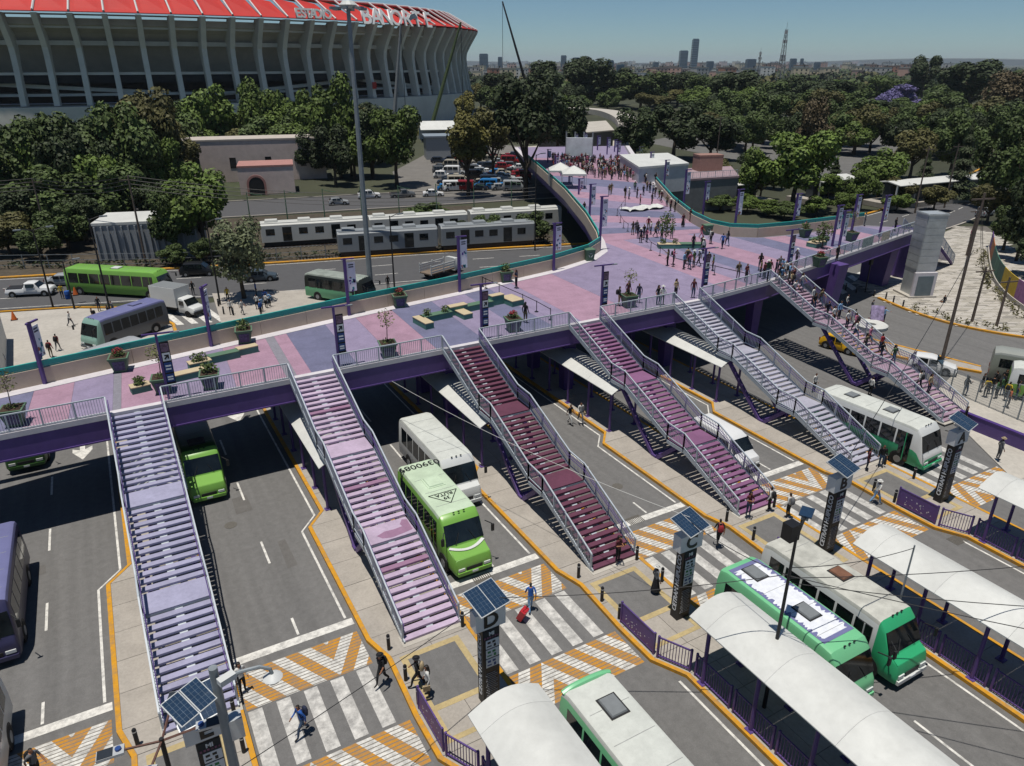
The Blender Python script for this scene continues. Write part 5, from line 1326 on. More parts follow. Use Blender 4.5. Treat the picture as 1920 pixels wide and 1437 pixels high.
# waiting groups on the hub
tops = ['white','black','black','grey','maroon','navy','red','sky','beige','pink','khaki','white','green']
def folk(pts, label, grp, z=ZD):
    for px, py in pts:
        pp(px, py, z, rnd.uniform(0,6.28), rnd.choice(('stand','stand','bare','talk','walk','phone')), rnd.choice(tops), rnd.choice(('jeans','black','black','navy','grey','khaki')), rnd.choice(((),(),('pack',),('hair',),('hat',))), label, grp, s=rnd.uniform(.93,1.04))
folk(((1186,441),(1193,438),(1201,456),(1212,455),(1220,440),(1228,446),(1207,447),(1215,432),(1196,448),(1259,448),(1233,438),(1240,452)), 'person in the cluster round the young tree bench on the plaza', 'cluster round the plaza tree')
folk(((1251,499),(1262,497),(1282,503),(1292,505),(1300,502),(1310,500),(1318,476),(1321,507),(1327,503),(1336,508),(1316,470),(1288,496)), 'person in the waiting group on the pink floor of the hub', 'waiting group on the hub')
folk(((1425,520),(1431,524),(1437,522),(1442,518),(1460,513),(1466,518),(1453,520),(1424,508),(1471,522),(1478,528),(1459,528)), 'person gathered at the head of the crowded staircase', 'people at the crowded stair head')
folk(((1172,372),(1179,374),(1194,372),(1200,385),(1206,367),(1222,383),(1235,376),(1257,396),(1265,398),(1271,396),(1142,366),(1146,364),(1228,370),(1218,362),(1240,380),(1250,388),(1213,358),(1224,364),(1190,360)), 'person walking on the upper plaza beyond the white fabric', 'walkers on the upper plaza')
pts = []
while len(pts) < 130:
    x = rnd.uniform(1030, 1235); t = (x-1030)/205; y = rnd.uniform(298+10*t, 330+16*t)
    if x < 1075 and y > 320: continue
    pts.append((x, y))
folk(pts, 'person in the dense crowd in front of the plaza stage', 'dense crowd on the plaza')
# on the stairs
def on_stair(k, fr, tt, **kw):
    x0, y0, a = SX[k], (44.1,44.1,44.1,44.1,44.4,45.6)[k], R(-2) if k == 5 else 0
    run = sum(NT)*TD+2*LD; d = fr*run
    z = ZD; y = 0
    for fl in range(3):
        n = NT[fl]*TD
        if d <= n: z -= RISE*math.ceil(d/TD+.001); y = d; break
        d0 = n; z -= RISE*(NT[fl]+1); d -= n
        if d <= LD: y = d; break
        d -= LD
    yy = -fr*run; xx = tt*SW
    yy = -(math.floor(fr*run/TD)+.5)*TD if False else yy
    return person(x0+xx*math.cos(a)-yy*math.sin(a), y0+xx*math.sin(a)+yy*math.cos(a), max(.16, z), **kw)
for fr, tt in ((.03,.3),(.05,.7),(.08,.45),(.1,.75),(.13,.25),(.2,.6),(.22,.8),(.24,.4),(.3,.55),(.33,.85),(.37,.3),(.41,.6),(.44,.75),(.48,.45),(.53,.65),(.56,.3),(.58,.8),(.62,.5),(.66,.7),(.83,.4),(.86,.55)):
    on_stair(5, fr, tt, rz=rnd.choice((0,0,.2,3.1)), pose=rnd.choice(('stand','walk','stride','bare')), top=rnd.choice(tops), leg=rnd.choice(('jeans','black','navy')), extras=rnd.choice(((),('pack',),('hair',))), label='person walking down the crowded pink staircase', group='people on the crowded staircase')

# the rest of the packed crowd, too dense to tell apart, as one mass
def crowd_mass():
    rnd = random.Random(44); keys = ['stand','bare','talk']; tc = ['black','white','maroon','navy','pink','grey','red','beige']; mats_ = [SKIN, HAIR, SHOE] + [CL[c] for c in tc]; V, Fc, MI = [], [], []
    for k in range(110):
        x = rnd.uniform(1035, 1215); t = (x-1035)/180; p = g(x, rnd.uniform(299+8*t, 326+16*t), ZD); me = POSES[rnd.choice(keys)]; a = rnd.uniform(0,6.28); c_, s_ = math.cos(a), math.sin(a); n = len(V); top = 3+rnd.randrange(len(tc)); leg = 3+rnd.choice((0,3,5))
        V += [(p.x+v.co.x*c_-v.co.y*s_, p.y+v.co.x*s_+v.co.y*c_, ZD+v.co.z) for v in me.vertices]
        for q in me.polygons: Fc.append(tuple(n+i for i in q.vertices)); MI.append({0:0,1:1,2:top,3:leg,4:2}[q.material_index])
    me = bpy.data.meshes.new('crowd'); me.from_pydata(V, [], Fc)
    for m in mats_: me.materials.append(m)
    me.polygons.foreach_set('material_index', MI); o = bpy.data.objects.new('crowd', me); COL.objects.link(o); tag(o, 'tightly packed part of the crowd in front of the plaza stage', 'crowd', kind='stuff')
crowd_mass()
# ============================================================ stadium
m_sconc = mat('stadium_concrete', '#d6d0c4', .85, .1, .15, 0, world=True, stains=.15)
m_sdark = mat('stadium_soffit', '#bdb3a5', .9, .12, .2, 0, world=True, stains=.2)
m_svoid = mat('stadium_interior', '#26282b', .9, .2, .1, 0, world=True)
m_sred = mat('red_roof_fabric', '#b02a22', .6, .08, .1, 0, world=True, stains=.1)
m_swhite = mat('stadium_white_steel', '#b8bab9', .5, .05, 1)
SC = Vector((30, 418, 0)); SA, SB = 165.0, 118.0
def el(t, o=0.0, z=0.0):
    n = Vector((math.sin(t)/SA, -math.cos(t)/SB, 0)).normalized()
    return SC + Vector((SA*math.sin(t), -SB*math.cos(t), 0)) + n*o + Vector((0,0,z)), n
ZT = tall(30, 300, 30); ZB = CAM_H - (tall(30,300,120) and 0) ; 
for _z in range(0, 20):
    if proj((30, 300, _z))[1] < 200: ZB = float(_z); break
ST = thing('stadium', 'grey concrete oval stadium with curved ribs under a red fabric roof', 'stadium', (0,0,0))
def ring(name, m, a, b, t0=-1.75, t1=1.95, n=90, closed=True, prof=None):
    m_ = MB(); r = []
    for k in range(n+1):
        t = t0+(t1-t0)*k/n; r.append([tuple(el(t, o, z)[0]) for o, z in prof])
    m_.loft(r, cap=False, closed=closed); return m_.build(name, m, ST)
Hh = ZT-ZB
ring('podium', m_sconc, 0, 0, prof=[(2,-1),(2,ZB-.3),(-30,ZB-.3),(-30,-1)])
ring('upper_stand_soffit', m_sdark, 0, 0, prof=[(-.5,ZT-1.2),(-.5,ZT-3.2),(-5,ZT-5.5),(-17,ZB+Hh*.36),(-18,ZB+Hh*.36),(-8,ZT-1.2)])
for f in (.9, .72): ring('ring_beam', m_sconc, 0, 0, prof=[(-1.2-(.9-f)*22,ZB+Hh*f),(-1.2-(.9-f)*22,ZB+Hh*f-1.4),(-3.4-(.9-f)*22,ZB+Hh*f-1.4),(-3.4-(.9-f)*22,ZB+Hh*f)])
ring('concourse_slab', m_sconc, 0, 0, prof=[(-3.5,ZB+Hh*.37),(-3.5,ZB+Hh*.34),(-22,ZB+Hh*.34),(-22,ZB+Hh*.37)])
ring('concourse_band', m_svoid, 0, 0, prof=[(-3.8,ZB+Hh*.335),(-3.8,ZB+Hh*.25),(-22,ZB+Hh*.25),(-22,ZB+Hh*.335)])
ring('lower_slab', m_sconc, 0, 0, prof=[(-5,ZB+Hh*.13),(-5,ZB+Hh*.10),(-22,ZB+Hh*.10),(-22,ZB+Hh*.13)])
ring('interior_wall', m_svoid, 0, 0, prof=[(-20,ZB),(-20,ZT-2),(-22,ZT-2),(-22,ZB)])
ring('top_walkway', m_swhite, 0, 0, prof=[(-1,ZT+.1),(-1,ZT-.25),(-4,ZT-.25),(-4,ZT+.1)])
def rampseg(t0, t1, z0, z1):
    m_ = MB(); r = []
    for k in range(13):
        t = t0+(t1-t0)*k/12; z = z0+(z1-z0)*k/12
        r.append([tuple(el(t,o,zz)[0]) for o, zz in ((-6,z),(-6,z+1.2),(-10,z+1.2),(-10,z))])
    m_.loft(r); m_.build('ramp', m_sconc, ST)
for a, b, z0, z1 in ((-.75,-.4,.02,.2),(-.4,.0,.24,.1),(.05,.45,.05,.22),(.5,.85,.22,.06),(.9,1.3,.04,.2)): rampseg(a, b, ZB+Hh*z0, ZB+Hh*z1)
outer = [(5.0,1.0),(4.6,.97),(3.0,.88),(.9,.76),(-.9,.64),(-1.2,.55),(-.8,.4),(.2,.2),(1.2,0)]
inner = [(-2.6,0),(-3.0,.2),(-4.6,.45),(-6.2,.6),(-7.0,.75),(-3.5,.9),(-.5,.985),(0,1.0)]
DT = .06
ts_ = [-1.72+DT*k for k in range(62)]
for k, t in enumerate(ts_):
    p, nrm = el(t); tg = Vector((-nrm.y, nrm.x, 0)); m_ = MB()
    m_.extr([(o, ZB+Hh*f) for o, f in outer+inner], p, nrm, (0,0,1), tg, 1.7); m_.build('rib', m_sconc, ST)
    if k in (23, 37):
        m_ = MB(); q = p+nrm*1.15+Vector((0,0,ZB+Hh*.17)); m_.box(q, (2.0,.3,2.6), math.atan2(tg.y, tg.x)); m_.build('gate_sign', m_sred, ST)
for a, b in zip(ts_, ts_[1:]):
    (p0, n0), (p1, n1) = el(a), el(b); m_ = MB(); z0 = ZT+.5
    # each bay of the roof is a folded sheet: low outer edge, a raised valley to one side
    A, B = p0+n0*5+Vector((0,0,z0)), p1+n1*5+Vector((0,0,z0)); c0 = p0-n0*9+Vector((0,0,z0+7.5)); c1 = p1-n1*9+Vector((0,0,z0+6.0)); d0 = p0-n0*34+Vector((0,0,z0+9.5)); d1 = p1-n1*34+Vector((0,0,z0+9.0))
    u = Vector((0,0,-.25))
    m_.hexa([A+u,B+u,c1+u,c0+u,A,B,c1,c0]); m_.hexa([c0+u,c1+u,d1+u,d0+u,c0,c1,d1,d0]); m_.build('roof_panel', m_sred, ST)
    m_ = MB(); m_.tube([A+Vector((0,0,.3)), c0+Vector((0,0,.3)), d0+Vector((0,0,.3))], .35, 5); m_.build('roof_truss', m_swhite, ST)
def arc_word(word, x0, x1, zf, size, mtl):
    n = len(word)
    for k, ch in enumerate(word):
        px = x0 + (x1-x0)*k/(n-1); best = min((abs(proj(el(-.9+j*.004, 6, ZT)[0])[0]-px), -.9+j*.004) for j in range(500) if -.9+j*.004 < 1.25)
        p, nr = el(best[1], 6.6, ZT+zf); letters(ch, size, mtl, ST, p, (R(74), 0, math.atan2(nr.y, nr.x)+math.pi/2), .35, .12)
arc_word('ESTADIO', 560, 612, 1.9, 4.6, m_swhite); arc_word('BANORTE', 684, 800, 1.9, 8.6, mat('letter_white','#e0e0de',.4,0))
p, nr = el(.62, 6.6, ZT+2.0)
m_ = MB(); m_.extr([(-3.5,-1.2),(-1,1.8),(1.4,2.4),(3.4,.8),(1.2,.4),(-1,-.4)], p, Vector((-nr.y,nr.x,0)), (0,0,1), nr, .5); m_.build('emblem', m_swhite, ST)
def crane(px0, py0, px1, py1, D, col, label):
    d = (g(px0, 200)*1.0); d.z = 0; d.normalize(); base = d*D
    zb = [z for z in range(0, 60) if proj((base.x,base.y,z))[1] <= py0][0]
    e = g(px1, 200); e.z = 0; e.normalize(); e = e*D; hz = tall(e.x, e.y, py1)
    root = thing('mobile_crane', label, 'crane', (base.x, base.y, 0))
    m_ = MB(); a = Vector((0,0,2.5)); b = Vector((e.x-base.x, e.y-base.y, hz)); m_.tube([a, a.lerp(b,.5), b], [.9,.7,.4], 6); m_.build('boom', col, root)
    m_ = MB(); m_.bx(-5,5,-1.4,1.4,.8,2.4); m_.bx(-2,2,-1.3,1.3,2.4,4.2); m_.build('carrier', mat('crane_yellow','#8a7a22'), root)
    m_ = MB(); m_.tube([b, b+Vector((0,0,-(hz-8)))], .12, 4); m_.build('hoist_rope', m_black, root)
crane(1000,145,943,3,420, m_dark, 'tall dark lattice crane boom standing clear of the stadium')
crane(805,205,868,42,285, mat('crane_green','#3d4a2a'), 'green and black crane boom leaning toward the stadium rim')
crane(735,180,760,45,288, mat('crane_grey','#6f7274'), 'thin grey crane boom in front of the stadium ribs')

# ============================================================ trees
def crown_mesh(seed, mt, lobes=16, leaves=330, size=.062, tall_=1.0, gap=.5):
    rnd = random.Random(seed); m_ = MB()
    L = []
    for k in range(lobes):
        a = rnd.uniform(0,6.283); zz = rnd.uniform(-.8,.95); rr = math.sqrt(max(0,1-zz*zz*.85))*rnd.uniform(.35,.78)
        L.append((Vector((math.cos(a)*rr, math.sin(a)*rr, zz*.72)), rnd.uniform(.2,.4)))
    L.append((Vector((0,0,0)), .5))
    for c, r in L:
        n = int(leaves*(r/.3)**1.5)
        for _ in range(n):
            d = Vector((rnd.gauss(0,1),rnd.gauss(0,1),rnd.gauss(0,1))).normalized(); p = c + d*(r*(.55+.5*rnd.random()**.6))
            nrm = (d + Vector((rnd.gauss(0,.5),rnd.gauss(0,.5),rnd.gauss(0,.5)+.35))).normalized()
            u = nrm.orthogonal().normalized(); u.rotate(Matrix.Rotation(rnd.uniform(0,6.28),3,nrm)); v = nrm.cross(u); s = size*rnd.uniform(.6,1.35)
            m_.face([p-u*s-v*s*.3, p-v*s*.65+u*s*.2, p+u*s, p+v*s*.65+u*s*.1])
    o = m_.build('crown', mt); me = o.data; bpy.data.objects.remove(o); return me
def trunk_mesh(seed):
    rnd = random.Random(seed); m_ = MB(); m_.tube([(0,0,-.02),(.02,.01,.2),(-.02,.02,.42),(.01,0,.7)], [.085,.062,.05,.02], 7)
    for k in range(7):
        a = k*.9+rnd.random(); z0 = rnd.uniform(.22,.5); m_.tube([(0,0,z0),(.28*math.cos(a),.28*math.sin(a),z0+.14),(.55*math.cos(a),.55*math.sin(a),z0+.3)], [.032,.022,.008], 5)
    o = m_.build('trunk', mat('bark','#4a4036',.95,.25,4,.2)); me = o.data; bpy.data.objects.remove(o); return me
def leafm(name, c):
    m = mat(name, c, .65, .45, 3.2, 0, spec=.25, detail=3, orand=.22); return m
LM = {'bright': leafm('leaf_bright','#4f6029'), 'mid': leafm('leaf_mid','#414f28'), 'dark': leafm('leaf_dark','#313c22'), 'olive': leafm('leaf_olive','#504e2c'), 'brown': leafm('leaf_brown','#544a36'), 'purple': leafm('leaf_jacaranda','#625c86'), 'grey': leafm('leaf_greygreen','#5f664a'), 'gold': leafm('leaf_gold','#5e5a2c')}
CR = {}
for k in LM: CR[k] = [crown_mesh(sum(map(ord,k))*7+q, LM[k], 17, 250 if k in ('grey','brown') else 330, .05 if k in ('grey','brown') else .058) for q in range(3 if k in ('bright','mid','dark') else 2)]
def conif(seed):
    rnd = random.Random(seed); m_ = MB()
    for _ in range(5200):
        z = rnd.random()**1.25; r = (1-z)*.95*(.55+.45*rnd.random())*(1+.25*math.sin(z*42)); a = rnd.uniform(0,6.28)
        p = Vector((math.cos(a)*r, math.sin(a)*r, z*2-1)); u = Vector((math.cos(a),math.sin(a),-.35)); v = Vector((-math.sin(a),math.cos(a),0)); s = .07*rnd.uniform(.6,1.3)
        m_.face([p-u*s, p+v*s*.5, p+u*s, p-v*s*.5])
    o = m_.build('crown', LM['dark']); me = o.data; bpy.data.objects.remove(o); return me
CR['conifer'] = [conif(3)]; TR = [trunk_mesh(k) for k in range(3)]
NT_ = [0]
def tree(px, pyb, pyt, wpx, kind, label, group=None, h0=None, cf=.84):
    p = g(px, pyb); h = h0 or tall(p.x, p.y, pyt); r = wpx/2*mpp(p.x, p.y, h/2); k = NT_[0]; NT_[0] += 1
    root = thing('tree', label, 'tree', p, k*1.7, group)
    ch = h*cf if kind != 'conifer' else h*.92
    t = bpy.data.objects.new('trunk', TR[k % 3]); COL.objects.link(t); t.parent = root; w_ = min(r, h*.6)*.9; t.scale = (w_, w_, h*.95)
    c_ = bpy.data.objects.new('crown', CR[kind][k % len(CR[kind])]); COL.objects.link(c_); c_.parent = root; c_.location = (0,0,h-ch/2); c_.scale = (r, r, ch/2*1.05); c_.rotation_euler[2] = k*2.1
    return root
TREES = [
 ('mid','green tree in the dense park stand below the stadium', [(60,430,235,170),(150,420,205,150),(20,410,255,150),(110,445,310,170),(250,405,185,140),(215,435,300,150),(30,440,330,150),(330,330,185,120),(180,380,230,120),(90,385,220,120)]),
 ('olive','olive tree in the park stand below the stadium', [(310,385,162,120),(270,352,168,100),(345,355,250,90)]),
 ('bright','fresh green tree standing before the stadium ramps', [(400,310,150,120),(480,305,152,85),(515,300,158,75),(600,305,150,90),(640,335,142,100),(560,300,180,80),(440,300,190,80)]),
 ('dark','dark tree between the pink building and the tall mast', [(590,335,242,75),(630,350,232,90),(700,335,205,90),(660,330,215,80)]),
 ]
for kind, lb, L in TREES:
    for a in L: tree(*a, kind, lb, lb.split(' ',1)[1])
for a, kind, lb in (((745,350,192,115),'bright','rounded light green tree next to the tall mast'),((385,475,300,150),'bright','broad green tree beside the white corrugated shed'),((335,485,345,100),'mid','lower green tree hiding the shed roof'),((458,560,402,125),'grey','sparse grey-green tree on the avenue median'),((803,430,378,85),'mid','bushy tree between the parked trains'),((915,458,400,62),'mid','bush at the end of the parked trains'),((1000,455,398,85),'mid','round bush beside the bridge ramp'),((860,450,415,50),'dark','low bush in front of the grey train'),
 ((985,372,140,150),'dark','very large dark tree at the car park edge'),((878,368,212,110),'gold','golden olive tree over the car park'),((925,340,200,90),'olive','olive tree behind the golden one at the car park'),((1045,305,165,110),'dark','dark tree behind the left side of the plaza'),((870,235,168,60),'gold','small golden tree by the stadium corner'),
 ((1080,215,178,60),'mid','small round tree beside the far curved ramp'),((1190,300,198,95),'dark','dense dark tree beyond the plaza pavilion roof'),((1262,300,192,125),'dark','widest dense dark tree beyond the plaza pavilion'),((1330,300,215,110),'dark','dense dark tree nearest the side street'),((1410,385,278,80),'bright','green tree at the left of the station roofs'),((1485,395,237,155),'bright','big fresh green tree in front of the station roofs'),((1645,372,275,110),'bright','fresh green tree between two stretches of station roof'),((1612,395,322,60),'bright','small fresh green tree below the station roof'),((1515,335,182,80),'brown','bare brownish tree behind the fresh green one'),((1690,215,160,85),'purple','purple flowering jacaranda tree'),((1660,220,172,60),'purple','second smaller crown of purple blossom'),((1725,190,102,70),'dark','tall wispy dark tree rising above the skyline'),((1812,210,112,130),'dark','broad dark tree rising above the skyline'),((1885,240,132,110),'brown','russet tree at the right-hand skyline'),((1790,378,232,66),'conifer','dark conifer before the station roof'),((1560,360,300,55),'conifer','dark conifer beside the big fresh green tree'),((1725,372,285,55),'conifer','slim dark conifer among the station poles'),((1860,392,222,110),'mid','tree behind the right-hand road'),((1905,430,255,110),'mid','leafy tree overhanging the right-hand road'),((1905,490,330,90),'dark','dark tree above the painted wall'),((1780,330,205,90),'mid','green tree behind the conifer'),((1600,290,195,100),'olive','olive tree behind the station'),((1705,335,240,90),'olive','feathery olive tree behind the station')):
    tree(*a, kind, lb, cf=.6 if 'car park' in lb else .84)
KN = {'dark':'dark green','mid':'mid green','olive':'olive','bright':'light green'}
lb = 'tree in the wooded belt between the plaza and the city'
for px, pyb, pyt, w, k in ((1010,215,112,100,'dark'),(1100,205,106,110,'dark'),(1200,205,132,130,'mid'),(1150,200,125,90,'dark'),(1380,215,132,110,'dark'),(1450,222,150,100,'mid'),(1570,215,150,110,'dark'),(1270,200,135,90,'dark'),(1320,205,140,90,'mid'),(940,205,135,90,'dark'),(920,220,160,70,'mid'),(1430,270,170,90,'mid'),(1360,250,165,80,'mid'),(1540,240,165,80,'olive'),(1640,200,140,80,'mid'),(1760,230,160,90,'mid'),(1830,260,180,90,'olive'),(1480,200,140,70,'dark'),(1600,240,170,90,'mid'),(1740,280,190,80,'olive'),(1870,300,190,80,'mid'),(1700,270,200,70,'mid'),(1520,205,150,60,'dark'),(1900,190,130,60,'mid')):
    tree(px, pyb, pyt, w, k, KN[k]+' '+lb, 'wooded belt')
# far-off woods and gardens, one mass
def woods():
    rnd = random.Random(21); m_ = MB()
    for _ in range(850):
        px = rnd.uniform(-200, 2100); py = 134 + 56*rnd.random()**1.5
        if px < 900 and py > 150: continue
        p = g(px, py); r = rnd.uniform(5,9)*(1+p.length/3000); h = rnd.uniform(8,14) if p.length > 500 else rnd.uniform(7,10)
        m_.k = rnd.choice((0,0,1,2))
        for q in range(34):
            d = Vector((rnd.gauss(0,1),rnd.gauss(0,1),rnd.gauss(0,.7))).normalized(); c_ = p + Vector((d.x*r, d.y*r, h*.55+d.z*h*.45)); s = r*.34*rnd.uniform(.7,1.3)
            n_ = (d+Vector((rnd.gauss(0,.4),rnd.gauss(0,.4),.5))).normalized(); u = n_.orthogonal().normalized(); v = n_.cross(u)
            m_.face([c_-u*s, c_-v*s*.7, c_+u*s, c_+v*s*.7])
    o = m_.build('distant_woods', [LM['dark'], LM['mid'], LM['olive']]); tag(o, 'distant band of mixed trees in front of the city', 'woods', kind='stuff')
woods()

# ============================================================ far city
def house_proto(k, cw):
    root = thing('far_house', None, 'house'); m_ = MB(); w, d, h = (12,10,7) if k == 0 else (16,11,10) if k == 1 else (10,10,5.5)
    m_.bx(-w/2,w/2,-d/2,d/2,0,h); m_.build('wall', cw, root)
    m_ = MB(); m_.bx(-w/2-.2,w/2+.2,-d/2-.2,d/2+.2,h,h+.4); m_.build('roof', mat('flat_roof','#8a857c'), root)
    m_ = MB(); m_.cyl((w*.25,0,h+.4),(w*.25,0,h+2.2),.8,n=8); m_.build('water_tank', m_black, root)
    for z in range(1, int(h/3)+1):
        for x in (-.3,0,.3):
            if k == 2 and x == 0: continue
            m_ = MB(); m_.bx(x*w-.8,x*w+.8,-d/2-.06,-d/2+.05,z*3-1.9,z*3-.5); m_.build('window', m_wind, root)
    return root
HC = {'cream':'#c4b598','white':'#d2cfc8','terracotta':'#a0705a','grey':'#aaa7a2','salmon':'#c09a8a'}
HP = []
rnd = random.Random(17); first = True
for k in range(3): HP.append((house_proto(k, mat('house_white', HC['white'], .9, .1, .5)), MATS['house_white']))
used = set()
for q in range(275):
    px = rnd.uniform(885, 1780); py = 123 + 26*rnd.random()**1.5; k = rnd.randrange(3); cn = rnd.choice(list(HC)); p = g(px, py)
    lb = '%s flat-roofed house in the far city beyond the trees' % cn; sc = 1.2 + p.length/2600
    if k not in used:
        used.add(k); r_ = HP[k][0]; r_.location = p; r_.rotation_euler[2] = -YAW; r_['label'] = 'white flat-roofed house in the far city beyond the trees'; r_['group'] = 'far city houses'; continue
    dup(HP[k][0], p, -YAW+rnd.uniform(-.5,.5), lb, 'far city houses', scale=sc, swap={HP[k][1]: mat('house_'+cn, HC[cn], .9, .1, .5)})
m_tow = mat('tower_glass_blue', '#3e5668', .25, .1, .05); m_tow2 = mat('tower_band', '#6f8391', .5, .05, 1)
def tower(px, w, ptop, D, label, base=118, mt=m_tow):
    d = g(px, 180); d.z = 0; d.normalize(); p = d*D; h = tall(p.x, p.y, ptop); ww = w*mpp(p.x, p.y, 30)
    root = thing('skyscraper', label, 'skyscraper', p, -YAW); m_ = MB()
    m_.bx(-ww/2,ww/2,-ww/2,ww/2,0,h*.97); m_.bx(-ww*.42,ww*.42,-ww*.42,ww*.42,h*.97,h); m_.build('shaft', mt, root)
    for k in range(1, 14): m_ = MB(); z = h*.97*k/14; m_.bx(-ww/2-.4,ww/2+.4,-ww/2-.4,ww/2+.4,z,z+h*.012); m_.build('floor_band', m_tow2, root)
for a in ((1295,11,73,3000,'tallest glass tower on the city skyline'),(1275,14,95,3000,'shorter glass tower beside the tallest one'),(908,16,101,2600,'pale dome-sided block near the stadium edge on the skyline'),(938,8,107,2800,'small block beside the crane on the skyline'),(1055,10,104,2800,'narrow block above the dark trees'),(1078,12,108,2800,'squat block above the dark trees'),(1400,16,111,2600,'wide grey block behind the lattice mast'),(1478,10,110,2700,'blue block right of the lattice mast'),(1494,5,110,2700,'slim block right of the lattice mast'),(1523,9,117,2600,'low block left of the fir on the skyline'),(1605,5,121,2600,'tiny slab beside the wispy tree'),(1672,8,124,2600,'low slab near the jacaranda'),(1325,12,115,2500,'low grey block right of the tall tower'),(1225,10,117,2600,'low block left of the tall towers'),(1140,14,113,1500,'white block above the wooded belt'),(1160,14,121,1200,'white tower block with grey flank in the wooded belt')): tower(*a)
def lattice(px, pyb, pyt, D, w, label):
    d = g(px, 180); d.z = 0; d.normalize(); p = d*D; h = tall(p.x, p.y, pyt); root = thing('radio_mast', label, 'radio mast', p)
    mt = mat('mast_steel','#7c7d7e'); n = 14; m_ = MB()
    for k in range(n):
        a, b = h*k/n, h*(k+1)/n; wa, wb = w*(1-.75*k/n), w*(1-.75*(k+1)/n)
        for i in range(4):
            c1, c2 = [((-1,-1),(1,-1),(1,1),(-1,1))[j % 4] for j in (i, i+1)]
            m_.beam((c1[0]*wa,c1[1]*wa,a),(c1[0]*wb,c1[1]*wb,b),.3); m_.beam((c1[0]*wa,c1[1]*wa,a),(c2[0]*wb,c2[1]*wb,b),.16); m_.beam((c1[0]*wa,c1[1]*wa,a),(c2[0]*wa,c2[1]*wa,a),.16)
    m_.build('lattice', mt, root)
    for z, s in ((.95,1.0),(.82,1.6),(.6,2.0),(.55,2.2)):
        for a in range(6): m_ = MB(); m_.box((s*math.cos(a*1.05),s*math.sin(a*1.05),h*z),(.5,.5,2.4)); m_.build('antenna', m_swhite, root)
    m_ = MB(); m_.cyl((0,0,h),(0,0,h*1.1),.12,n=5); m_.build('spike', mt, root)
lattice(1458,140,55,700,2.6,'tall lattice radio mast with antennas above the far city'); lattice(1416,130,97,900,1.4,'small lattice radio mast left of the tall one')
hl = MB(); r = []
for k in range(40):
    a = R(-20+k*3.2); D = 14000; hgt_ = 40+85*max(0, math.sin(k*.55+.8))*(.4+.6*(k/39)); r.append([(math.sin(a)*D, math.cos(a)*D, -5), (math.sin(a)*D, math.cos(a)*D, hgt_*.9), (math.sin(a)*D*1.1, math.cos(a)*D*1.1, hgt_*1.1), (math.sin(a)*D*1.15, math.cos(a)*D*1.15, -5)])
hl.loft(r, cap=True); struct(hl.build('hills', mat('hazy_hill','#4a5147',.95,.2,.001,world=True)))
# ============================================================ trains, buildings, poles, cables
m_train = paint('train_white','#b5b6b1',.5); m_train2 = paint('train_grey','#7d8285',.5)
def train_car(a, b, mt, label, grp):
    a, b = Vector((*a,0)), Vector((*b,0)); L = (b-a).length; rz = math.atan2((b-a).y, (b-a).x)
    root = thing('train_carriage', label, 'train carriage', a, rz, grp); w, zb, zt = 1.3, .9, 3.7; r = []
    for x, k in ((0,.96),(.15,1),(L-.15,1),(L,.96)):
        r.append([(x, y*k, z) for y, z in ((-w,zb),(w,zb),(w,zt-.35),(w*.8,zt-.05),(w*.4,zt),(-w*.4,zt),(-w*.8,zt-.05),(-w,zt-.35))])
    m_ = MB(); m_.loft(r); m_.build('body', mt, root)
    m_ = MB(); m_.bx(.3,L-.3,-1.1,1.1,.25,.9); m_.build('underframe', m_bump, root)
    n = int(L/2.3)
    for k in range(n):
        x = .7+k*(L-1.2)/n
        if k % 3 == 1:
            for s in (-1,1): m_ = MB(); m_.bx(x,x+1.3,*sorted((s*(w+.012),s*(w-.05))),zb+.1,3.05); m_.build('door', m_wind, root)
        else:
            for s in (-1,1): m_ = MB(); m_.bx(x,x+1.25,*sorted((s*(w+.012),s*(w-.05))),1.95,2.85); m_.build('window', m_wind, root)
        if k % 2 == 0: m_ = MB(); m_.frus((x+.9,0,zt-.02),(1.9,1.5),(1.7,1.3),.32); m_.build('roof_unit', mt, root)
    m_ = MB()
    for s in (-1,1): m_.bx(.2,L-.2,*sorted((s*(w*.8-.02),s*(w*.8+.06))),zt-.12,zt-.04)
    m_.build('gutter', m_train2, root)
def train(px0, py0, px1, py1, n, mt, label, grp):
    A, B = g(px0, py0), g(px1, py1); d = (B-A)/n; u = d.normalized()*.25
    for k in range(n): train_car((A+d*k+u).to_2d(), (A+d*(k+1)-u).to_2d(), mt, label, grp)
train(490,464,1050,428,3, m_train, 'white light-rail carriage parked on the far track', 'white carriages on the far track')
train(632,482,1000,458,2, m_train2, 'grey light-rail carriage parked on the near track', 'grey carriages on the near track')
for off in (0, 5.2):
    A, B = g(300,500)+Vector((0,off,0)), g(1060,446)+Vector((0,off,0))
m_rustr = mat('rail_rust','#4d4138',.8,.2,2)
for px0,py0,px1,py1 in ((430,470,1060,429),(560,488,1060,455)):
    A, B = g(px0,py0), g(px1,py1); n_ = Vector((-(B-A).y,(B-A).x,0)).normalized()
    tk = thing('railway_track', 'rusty railway track under the '+('white' if py0 == 470 else 'grey')+' parked carriages', 'railway track')
    for s in (-.72,.72): m_ = MB(); m_.beam(A+n_*s+Vector((0,0,.1)), B+n_*s+Vector((0,0,.1)), .1, .16); m_.build('rail', m_rustr, tk)
    m_ = MB()
    for k in range(90): c_ = A.lerp(B, k/89); m_.beam(c_-n_*1.2, c_+n_*1.2, .22, .12)
    o = m_.build('sleepers', mat('sleeper','#5a554d'), tk); o['kind'] = 'stuff'
fn = thing('trackside_fence', 'low wire fence with posts between the avenue and the trains', 'fence')
pth = [g(*p) for p in ((0,505),(140,503),(330,500),(520,490),(700,478),(870,468),(1040,456))]
